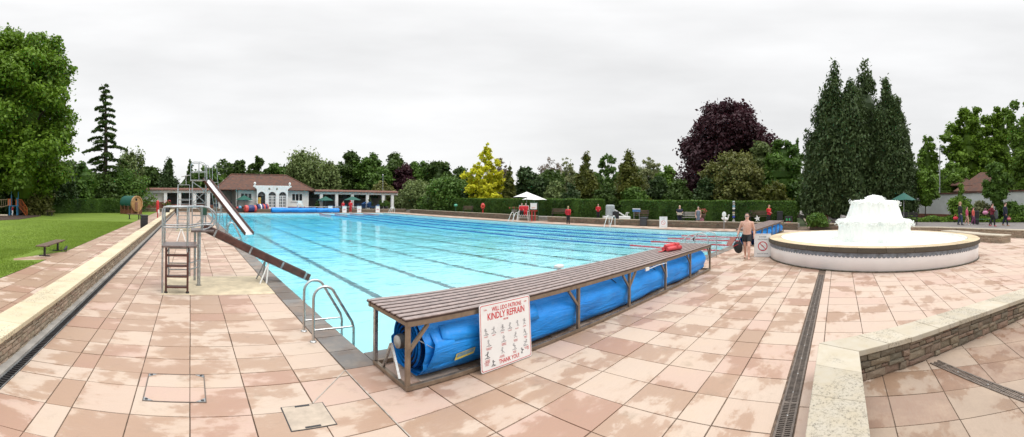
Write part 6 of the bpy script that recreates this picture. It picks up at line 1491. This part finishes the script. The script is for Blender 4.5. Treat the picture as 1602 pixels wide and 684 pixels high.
for a, b_, z in ch: q.prism([((a+nv*.24).x, (a+nv*.24).y), ((b_+nv*.24).x, (b_+nv*.24).y), ((b_-nv*.24).x, (b_-nv*.24).y), ((a-nv*.24).x, (a-nv*.24).y)], z+.002, z+.16)
q.build('coping', M_TILE, r)
q = MB()
for a, b_, z in ch: q.prism([((a+nv*.17).x, (a+nv*.17).y), ((b_+nv*.17).x, (b_+nv*.17).y), ((b_-nv*.17).x, (b_-nv*.17).y), ((a-nv*.17).x, (a-nv*.17).y)], .0, .9)
q.build('brick_plinth', M_BRICK, r)
p = at(1470, 52); plain('lamp_post', 'tall thin floodlight mast rising above the right-hand trees', 'lamp post', p, [('mast', M_GALV, lambda q: q.tube([(0, 0, 0), (0, 0, 5), (0, 0, 9.4)], [.11, .08, .05], 8)), ('crossbar', M_GALV, lambda q: q.bar((-.3, .5, 9.0), (.3, -.5, 9.0), .05, .05)), ('lamp', M_GALV, lambda q: q.box(.15, -.55, 8.7, .4, -.35, 8.95)), ('lamp', M_GALV, lambda q: q.box(-.4, .35, 8.7, -.15, .55, 8.95))])
p = at(1524, 52); ang = math.atan2(p.y, p.x)-math.pi/2; MH_ = Matrix.Translation(p) @ Matrix.Rotation(ang, 4, 'Z'); r = thing('brick_house', 'brown-roofed house peeping over the white wall on the right', 'house', p)
q = MB(); q.xf = MH_; q.box(-2.3, 0, 0, 3.7, 6, 3.55); q.build('wall', M_BRICK, r); q = MB(); q.xf = MH_; hip(q, -2.6, 4.0, -.5, 6.5, 3.6, .8, 3.0, 3.0, 6.2); q.build('roof', M_TILE, r)
q = MB(); q.xf = MH_; hip(q, -3.0, -.2, .5, 5.5, 4.4, -2.2, -1.0, 3.0, 5.5); q.build('side_roof', M_TILE, r); q = MB(); q.xf = MH_; q.box(1.8, 2.6, 5.9, 2.4, 3.3, 6.6); q.build('chimney', M_CONC, r)
# ------------------------------------------------------------------ people
def loft(mb, pts, n=14):
    """closed tube through (centre, half width, half depth) sections; lateral axis = x where it can be"""
    C = [Vector(p[0]) for p in pts]; m = len(C); vs = []
    for i, (c, rx, ry) in enumerate(pts):
        d = (C[min(i+1, m-1)]-C[max(i-1, 0)]).normalized(); a = Vector((1, 0, 0)); a = a-d*a.dot(d)
        if a.length < .2: a = Vector((0, 1, 0)); a = a-d*a.dot(d)
        a.normalize(); b_ = d.cross(a)
        for k in range(n): t = 2*math.pi*k/n; vs.append(C[i]+a*(math.cos(t)*rx)+b_*(math.sin(t)*ry))
    mb.add(vs, [(i*n+k, i*n+(k+1) % n, (i+1)*n+(k+1) % n, (i+1)*n+k) for i in range(m-1) for k in range(n)]+[tuple(range(n))[::-1], tuple(range((m-1)*n, m*n))], .5, True)
def fused(name, parts, M, m, parent, h, vox=.011, smooth=4):
    """one continuous surface grown over overlapping volumes"""
    q = MB()
    for p_ in parts: loft(q, p_)
    me = bpy.data.meshes.new(name); me.from_pydata([tuple(v*1.0 for v in w_) for w_ in q.v], [], q.f); o = bpy.data.objects.new(name, me); COL.objects.link(o)
    rm = o.modifiers.new('r', 'REMESH'); rm.mode = 'VOXEL'; rm.voxel_size = vox; rm.use_smooth_shade = True
    sm_ = o.modifiers.new('s', 'SMOOTH'); sm_.factor = .5; sm_.iterations = smooth
    dg = bpy.context.evaluated_depsgraph_get(); dg.update(); nm = bpy.data.meshes.new_from_object(o.evaluated_get(dg)); bpy.data.objects.remove(o)
    nm.transform(Matrix.Translation(-rootloc(parent)) @ M); nm.name = name; nm.materials.clear(); nm.materials.append(m)
    nm.polygons.foreach_set('use_smooth', [True]*len(nm.polygons))
    o = bpy.data.objects.new(name, nm); link(o, parent); KIDS.setdefault(parent.name, []).append(o); return o
def person(label, p, h, face, skinm=M_SKIN, hair=M_HAIRB, top=None, bottom=None, shoes=None, hands=((.14, .03, .47), (-.14, .03, .47)), feet=((.05, .03), (-.05, -.03)), longsleeve=True, shorts=False, dress=None, longhair=False, sit=None, zb=0, fingers=False, bulk=1.0, lean=0., group=None, hood=False, goggles=False, collar=None):
    """x to the person's right, y forwards, z up, all as shares of the height"""
    p = Vector((p[0], p[1], zb)); r = thing('person', label, 'person', p, group); yaw = math.atan2(face[1], face[0])-math.pi/2
    M = Matrix.Translation(p) @ Matrix.Rotation(yaw, 4, 'Z') @ Matrix.Scale(h, 4); f = Vector
    dz = (0 if sit is None else sit-.52); vx = .0062 if fingers else .012
    V = dict(hm=f((0, lean+.012, .93+dz)), neck=f((0, lean+.004, .855+dz)))
    def torso(g=0, z0=0, z1=9):
        T = [(.465, .050, .050), (.49, .084, .062), (.52, .093, .068), (.555, .088, .064), (.59, .082*bulk**.5, .062), (.63, .083*bulk**.5, .064), (.67, .089, .066), (.715, .097, .068), (.75, .101, .064), (.785, .098, .054), (.81, .086, .047), (.830, .058, .042), (.852, .037, .037), (.88, .035, .037)]
        return [(f((0, lean*max(0, (z-.52)/.3)+(.010*bulk if .54 < z < .68 else 0), z+dz)), (rx+g)*(bulk if z < .8 else 1), (ry+g)*(bulk*1.05 if z < .8 else 1)) for z, rx, ry in T if z0 <= z <= z1]
    def head(g=0): return [(f((0, lean+o_, z+dz)), rx+g, ry+g) for z, rx, ry, o_ in ((.866, .024, .030, .012), (.878, .034, .043, .012), (.895, .041, .052, .010), (.92, .045, .057, .008), (.95, .0465, .059, .006), (.972, .042, .053, .004), (.988, .030, .038, .002), (.998, .010, .014, 0))]
    def arm(s_, g=0, upto=9):
        sh = f((s_*.108*bulk**.5, lean*.9, .785+dz)); hd = f(hands[0 if s_ > 0 else 1]); mid = (sh+hd)/2; L2 = (hd-sh).length/2; b_ = math.sqrt(max(0, .168**2-L2**2)); el = mid+f((s_*.30, -.85, -.25)).normalized()*min(b_, .11)
        dd = (hd-el).normalized(); wr = hd-dd*.035
        P = [(sh+f((-s_*.045, 0, .010)), .030, .030), (sh, .041, .041), (sh.lerp(el, .30), .036, .036), (sh.lerp(el, .65), .030, .030), (el, .026, .026), (el.lerp(wr, .25), .028, .028), (el.lerp(wr, .65), .022, .022), (wr, .016, .018)]
        return [(c, a+g, b2+g) for c, a, b2 in P][:upto], wr, hd, dd
    def leg(s_, g=0, upto=9):
        hp = f((s_*.050, 0, .50+dz)); ft = feet[0 if s_ > 0 else 1]
        if sit is None: an = f((ft[0], ft[1]-.01, .040+max(0, -ft[1])*.22)); kn = (hp+an)/2+f((0, .022+abs(ft[1])*.22, .012))
        else: kn = f((s_*.06, .24, .51+dz)); an = f((s_*.06, .22, .26+dz))
        ca = kn.lerp(an, .32)+f((0, -.014, 0))
        P = [(hp+f((0, 0, .02)), .058, .060), (hp.lerp(kn, .18), .060, .062), (hp.lerp(kn, .5), .051, .052), (hp.lerp(kn, .82), .038, .040), (kn, .036, .038), (ca, .036, .039), (kn.lerp(an, .65), .028, .029), (an, .020, .022)]
        return [(c, a+g, b2+g) for c, a, b2 in P][:upto], an
    parts = [torso(), head(), [(f((0, lean+.058, .935+dz)), .006, .006), (f((0, lean+.070, .912+dz)), .010, .010), (f((0, lean+.055, .905+dz)), .009, .009)]]
    for s_ in (1, -1):
        P, wr, hd, dd = arm(s_); parts.append(P); lat = f((0, 1, 0)); lat = (lat-dd*lat.dot(dd)).normalized()
        parts.append([(wr-dd*.01, .014, .016), (wr+dd*.02, .014, .024), (wr+dd*.045, .012, .025)])
        if fingers:
            for o_, ln in ((.019, .036), (.0065, .043), (-.0065, .040), (-.019, .031)):
                a = wr+dd*.038+lat*o_; cv = f((-s_, 0, 0)); parts.append([(a, .0075, .0075), (a+dd*ln*.55+cv*.004, .0072, .0072), (a+dd*ln+cv*.016, .006, .006)])
            a = wr+dd*.012+lat*.022; parts.append([(a, .009, .009), (a+dd*.022+lat*.012, .008, .008), (a+dd*.038+lat*.013, .0065, .0065)])
        else: parts.append([(wr+dd*.03, .012, .022), (wr+dd*.065-f((s_*.012, 0, 0)), .010, .016)])
        P, an = leg(s_); parts.append(P); parts.append([(an+f((0, -.028, -.016)), .020, .018), (an+f((0, .01, -.018)), .023, .022), (an+f((s_*.006, .055, -.026)), .026, .015), (an+f((s_*.008, .092, -.030)), .022, .010)])
    fused('body', parts, M, skinm, r, h, vx)
    if top:
        P = [torso(.012, .48, .84)]+[arm(s_, .011, 8 if longsleeve else 4)[0] for s_ in (1, -1)]
        if hood: P.append(head(.012))
        fused('jacket' if longsleeve else 'shirt', P, M, top, r, h, .013)
    if dress:
        T = torso(.013, .50, .82); T = [(f((0, 0, .30)), .12, .095), (f((0, 0, .40)), .11, .088)]+T; fused('dress', [T], M, dress, r, h, .013)
    if bottom:
        k = 4 if shorts else 8; P = [torso(.009, .46, .575)]+[leg(s_, .010 if shorts else .009, k)[0] for s_ in (1, -1)]
        if shorts:
            for s_ in (0, 1): P[1+s_] = P[1+s_][:3]+[(P[1+s_][2][0].lerp(P[1+s_][3][0], .35), P[1+s_][2][1]-.002, P[1+s_][2][2]-.002)]
        fused('shorts' if shorts else 'trousers', P, M, bottom, r, h, .011)
    if shoes:
        for s_ in (1, -1): an = leg(s_)[1]; fused('shoe', [[(an+f((0, -.032, -.014)), .026, .024), (an+f((0, .01, -.016)), .028, .028), (an+f((s_*.006, .06, -.024)), .031, .019), (an+f((s_*.008, .10, -.028)), .026, .013)]], M, shoes, r, h, .012)
    if hair and not hood:
        q = MB(); c = V['hm']+f((0, -.006, 0)); vs = []; n, m = 18, 9
        for i in range(m+1):
            for k in range(n):
                a = 2*math.pi*k/n; fr = max(0, math.sin(a)); bk = max(0, -math.sin(a)); th = math.pi*i/m*(.56+.20*bk-.30*fr**.7)
                vs.append(M @ (c+f((math.cos(a)*math.sin(th)*.052, math.sin(a)*math.sin(th)*.066, .008+math.cos(th)*.068))))
        q.add(vs, [(i*n+k, (i+1)*n+k, (i+1)*n+(k+1) % n, i*n+(k+1) % n) for i in range(m) for k in range(n)], .5, True); q.build('hair', hair, r)
        if longhair: fused('long_hair', [[(c+f((0, -.03, .03)), .048, .04), (c+f((0, -.045, -.04)), .052, .032), (c+f((0, -.05, -.12)), .036, .022)]], M, hair, r, h, .012)
    for s_ in (-1, 1):
        q = MB(); q.ball(M @ (V['hm']+f((s_*.018, .052, .000))), .0065*h, 6, 5); q.build('eye', M_BLACK, r)
    if goggles:
        q = MB(); q.tube([M @ (V['hm']+f((math.cos(a)*.050, math.sin(a)*.062-.002, .004))) for a in [i*math.pi/10 for i in range(21)]], .006*h, 6); q.build('goggle_strap', M_BLACK, r)
        for s_ in (-1, 1): q = MB(); q.ball(M @ (V['hm']+f((s_*.019, .054, .003))), .016*h, 10, 8, .5, (1, .8, .75)); q.build('goggle_lens', mat('silver goggle lens', (.25, .29, .31), .15, .4), r)
    if collar: q = MB(); q.tube([M @ (V['neck']+f((math.cos(a)*.045, math.sin(a)*.045, -.012-.02*max(0, math.sin(a))))) for a in [i*math.pi/8 for i in range(17)]], .014*h, 6); q.build('collar', collar, r)
    return r, M, V
M_TRUNK = mat('black swim shorts', (.010, .011, .015), .5, 0, .2, 14, .3)
P_ = Vector((14.95, 3.38, 0))
r, M, V = person('bare-chested swimmer in black shorts and goggles walking with a black bag by the pool', P_, 1.69, (-.98, -.10), hair=M_HAIRB, bottom=M_TRUNK, shorts=True, hands=((.205, .06, .50), (-.155, .03, .475)), feet=((.045, -.07), (-.055, .13)), fingers=True, goggles=True, bulk=1.10, lean=.015)
for s_ in (-1, 1): q = MB(); q.ball(M @ Vector((s_*.050, .094, .725)), .010, 8, 6, .5, (1, 1, 1)); q.build('nipple', mat('darker skin', (.40, .17, .13), .6), r)
q = MB(); q.ball(M @ Vector((0, .095, .595)), .009, 8, 6); q.build('navel', mat('darker skin', (0, 0, 0)), r)
q = MB(); q.ball(M @ (V['hm']+Vector((0, .052, -.036))), .012, 8, 6, .5, (.5, 1.6, .45)); q.build('mouth', mat('darker skin', (0, 0, 0)), r)
for s_ in (-1, 1): q = MB(); q.ball(M @ (V['hm']+Vector((s_*.047, .004, -.004))), .022, 8, 6, .5, (.7, .5, 1.3)); q.build('ear', M_SKIN, r)
b0 = M @ Vector((.205, .06, .47)); rb = thing('mesh_kit_bag', 'black kit bag hanging from the right hand of the bare-chested swimmer', 'bag', b0)
skin('bag_body', [b0+Vector((0, .02, -.14)), b0+Vector((-.02, -.02, -.30)), b0+Vector((-.02, -.06, -.48)), b0+Vector((-.02, -.08, -.60))], [(0, 1), (1, 2), (2, 3)], [.11, .19, .17, .07], M_BLKC, rb)
q = MB(); q.tube([b0+Vector((0, .10, -.16)), b0+Vector((0, .03, -.02)), b0+Vector((0, 0, .01)), b0+Vector((0, -.04, -.04)), b0+Vector((0, -.10, -.18))], .014, 6); q.build('handle', M_BLKC, rb)
q = MB(); q.bar(b0+Vector((-.20, .10, -.33)), b0+Vector((-.20, -.08, -.24)), .02, .02); q.build('red_trim', M_RED, rb)
rb = thing('swim_fins', 'pair of pinkish swim fins carried behind the black kit bag', 'swim fins', b0+Vector((0, .2, -.2)))
for k in range(2): q = MB(); q.bar(b0+Vector((.02, .10+k*.07, -.02)), b0+Vector((.04, .32+k*.05, -.30)), .14, .03, (1, 0, 0)); q.build('fin', mat('pink rubber', (.55, .25, .22), .5), rb)
M_GREYD = mat('grey-blue dress', (.17, .21, .27), .85, 0, .15, 14, .2); M_MAROON = mat('maroon cloth', (.17, .015, .03), .85, 0, .15, 14, .2); M_PINK = mat('pink cloth', (.62, .10, .19), .85, 0, .15, 14, .2)
M_CORAL = mat('coral cloth', (.70, .13, .10), .85, 0, .15, 14, .2); M_PATT = mat('patterned leggings', (.25, .05, .12), .85, 0, .5, 40, .2, c2=(.02, .03, .08)); M_DENIM = mat('denim', (.05, .07, .13), .85, 0, .15, 14, .2)
CAMV = lambda p: (-p.x, -p.y)
p = at(889, 37); person('staff member in a red hooded coat and black trousers standing on the far pool edge', p, 1.6, (.9, .3), hair=M_HAIRL, top=M_REDC, bottom=M_BLKC, shoes=M_BLKC, hands=((.11, .06, .50), (-.11, .06, .50)), longhair=True, bulk=1.15)
for px_, lb, tp, dy in ((816.5, 'seated lifeguard in black and red on the left of the twin seat', M_REDC, 0), (822.5, 'seated lifeguard in a red jacket on the right of the twin seat', M_REDC, 0)):
    p = at(px_, 41.9); person(lb, p, 1.7, (-.75, -.62), top=tp, bottom=M_BLKC if px_ < 820 else M_REDC, shoes=M_WHITE, sit=.60, zb=-.04, hands=((.10, .20, .66), (-.10, .20, .66)), bulk=1.1)
p = at(1063.5, 34.5, .1); person('man in a dark shirt and trousers carrying a pale box before the hedge', p, 1.72, CAMV(p), hair=None, top=M_NAVY, bottom=M_NAVY, shoes=M_BLKC, longsleeve=False, hands=((.08, .16, .60), (-.08, .16, .60)), zb=.05, bulk=1.25)
d_ = Vector((-p.x, -p.y, 0)).normalized(); rb = thing('pale_box', 'pale cardboard box held by the man in the dark shirt', 'box', (p.x+d_.x*.32, p.y+d_.y*.32, 1.08)); c = rb.location
q = MB(); q.bar((c.x-d_.y*.22, c.y+d_.x*.22, c.z), (c.x+d_.y*.22, c.y-d_.x*.22, c.z), .22, .2); q.build('carton', mat('cardboard', (.48, .42, .34), .8), rb)
p = at(1092.5, 34.5, .05); person('woman in a grey-blue sleeveless dress by the flower planter', p, 1.62, CAMV(p), hair=mat('grey hair', (.35, .33, .32), .7), dress=M_GREYD, shoes=M_BLKC, hands=((.13, .03, .47), (-.13, .03, .47)), zb=.05)
d_ = Vector((-p.x, -p.y, 0)).normalized(); c = Vector((p.x, p.y, 0))+Vector((d_.y, -d_.x, 0))*(-.30); rb = thing('shopping_bag', 'pinkish shopping bag held low by the woman in the grey-blue dress', 'bag', (c.x, c.y, .35)); q = MB(); q.box(c.x-.12, c.y-.16, .36, c.x+.12, c.y+.16, .68); q.tube([(c.x, c.y-.1, .68), (c.x, c.y, .80), (c.x, c.y+.1, .68)], .012, 6); q.build('bag', mat('dusty pink cloth', (.42, .16, .2), .8), rb)
p = at(1203, 33.5, .35); person('lifeguard in a red jacket with yellow collar behind the farther slatted bench', p, 1.66, (-.5, -.95), hair=mat('light brown hair', (.25, .14, .07), .7), top=M_REDC, bottom=M_BLKC, shoes=M_BLKC, hands=((.05, .15, .62), (-.11, .10, .58)), zb=.22, collar=mat('yellow collar', (.7, .5, .04), .6), bulk=1.1)
p = at(524, 64.0, 0); p = Vector((22.1, 57.0, 0)); person('person with dark hair in a red coat beside the leftmost far white board', p, 1.72, (.5, -1), top=M_REDC, bottom=M_BLKC, shoes=M_BLKC, hands=((.09, .10, .56), (-.12, .04, .50)), bulk=1.3)
p = Vector((57.2*math.tan((548.5-298)/FPX), 57.2, 0)); person('hooded figure wrapped in a long red coat at the far end of the pool', p, 1.78, (-.6, -1), top=M_REDC, dress=M_REDC, bottom=M_REDC, shoes=M_WHITE, hood=True, hands=((.07, .10, .55), (-.09, .08, .52)), bulk=1.4)
p = at(936, 39.3); person('small figure in red crouched beside the toddler slide', p, 1.5, (-.8, -.4), top=M_REDC, bottom=M_BLKC, shoes=M_BLKC, hands=((.1, .14, .60), (-.1, .14, .60)), zb=.3)
p = at(19.5, 44.0); person('small child in red climbing at the foot of the playground frame', p, 1.05, (.9, .5), hair=M_HAIRB, top=M_REDC, bottom=M_WHITE, shoes=M_WHITE, hands=((.10, .12, .85), (-.12, .12, .88)), feet=((.12, .02), (-.16, -.04)))
# the families on the tarmac terrace
p = at(1502, 31); t1 = Vector((-p.y, p.x, 0)).normalized()
person('blonde woman in a black gilet carrying a red bag on the right terrace', p, 1.76, (-t1.x, -t1.y), hair=M_HAIRL, top=M_BLKC, bottom=M_DENIM, shoes=M_BLKC, longhair=True, zb=.44, feet=((.04, .09), (-.05, -.08)), bulk=1.25, hands=((.13, .05, .47), (-.14, .0, .47)))
def hbag(label, c, m, s_=1.0):
    rb = thing('shoulder_bag', label, 'bag', c); q = MB(); q.ball((c[0], c[1], c[2]), .15*s_, 12, 8, .5, (1.0, 1.35, .9)); q.build('bag', m, rb); q = MB(); q.tube([(c[0], c[1]-.12*s_, c[2]+.12*s_), (c[0], c[1], c[2]+.30*s_), (c[0], c[1]+.12*s_, c[2]+.12*s_)], .012, 6); q.build('handle', m, rb)
c = at(1495, 30.8); hbag('red bag in the hand of the blonde woman', (c.x, c.y, .97), mat('red bag cloth', (.6, .03, .06), .7))
p = at(1512.5, 31.2); person('girl in a pink top with a rucksack walking next to the blonde woman', p, 1.38, (-t1.x, -t1.y), top=M_PINK, bottom=M_SKIN, shoes=M_WHITE, longhair=True, zb=.44, feet=((.04, .10), (-.05, -.10)))
p = at(1522.5, 31.4); person('girl in a coral hoodie and patterned leggings beside the black bin', p, 1.36, (-t1.x, -t1.y), top=M_CORAL, bottom=M_PATT, shoes=M_WHITE, longhair=True, zb=.44, feet=((.04, -.10), (-.05, .10)))
p = at(1552, 29.5); person('woman in a maroon jacket with arms out, carrying a pink holdall', p, 1.64, (-t1.x, -t1.y), top=M_MAROON, bottom=M_BLKC, shoes=mat('red shoes', (.6, .05, .08), .6), zb=.44, hands=((.05, .22, .66), (-.20, -.14, .60)), feet=((.06, .12), (-.06, -.10)), bulk=1.15)
c = at(1541.5, 29.3); hbag('pink holdall held out by the woman in maroon', (c.x, c.y, 1.42), mat('pink holdall', (.55, .22, .36), .7), 1.05)
c = at(1559, 29.3); rb = thing('grey_coat', 'grey coat draped over the arm of the woman in maroon', 'coat', (c.x, c.y, 1.2)); skin('coat', [(c.x, c.y, 1.62), (c.x, c.y, 1.3), (c.x, c.y, .95)], [(0, 1), (1, 2)], [.09, .12, .10], mat('grey coat cloth', (.09, .10, .11), .9), rb)
p = at(1572.5, 30.2); person('person in a navy hoodie with pale back print walking at the right edge', p, 1.72, (-t1.x, -t1.y), top=M_NAVY, bottom=M_NAVY, shoes=mat('tan shoes', (.38, .2, .1), .6), zb=.44, feet=((.05, .10), (-.06, -.09)), bulk=1.15)
c = at(1578.5, 30.0); hbag('pinkish carrier bag beside the person in the navy hoodie', (c.x, c.y, .95), mat('rose carrier', (.5, .14, .16), .7), .8)
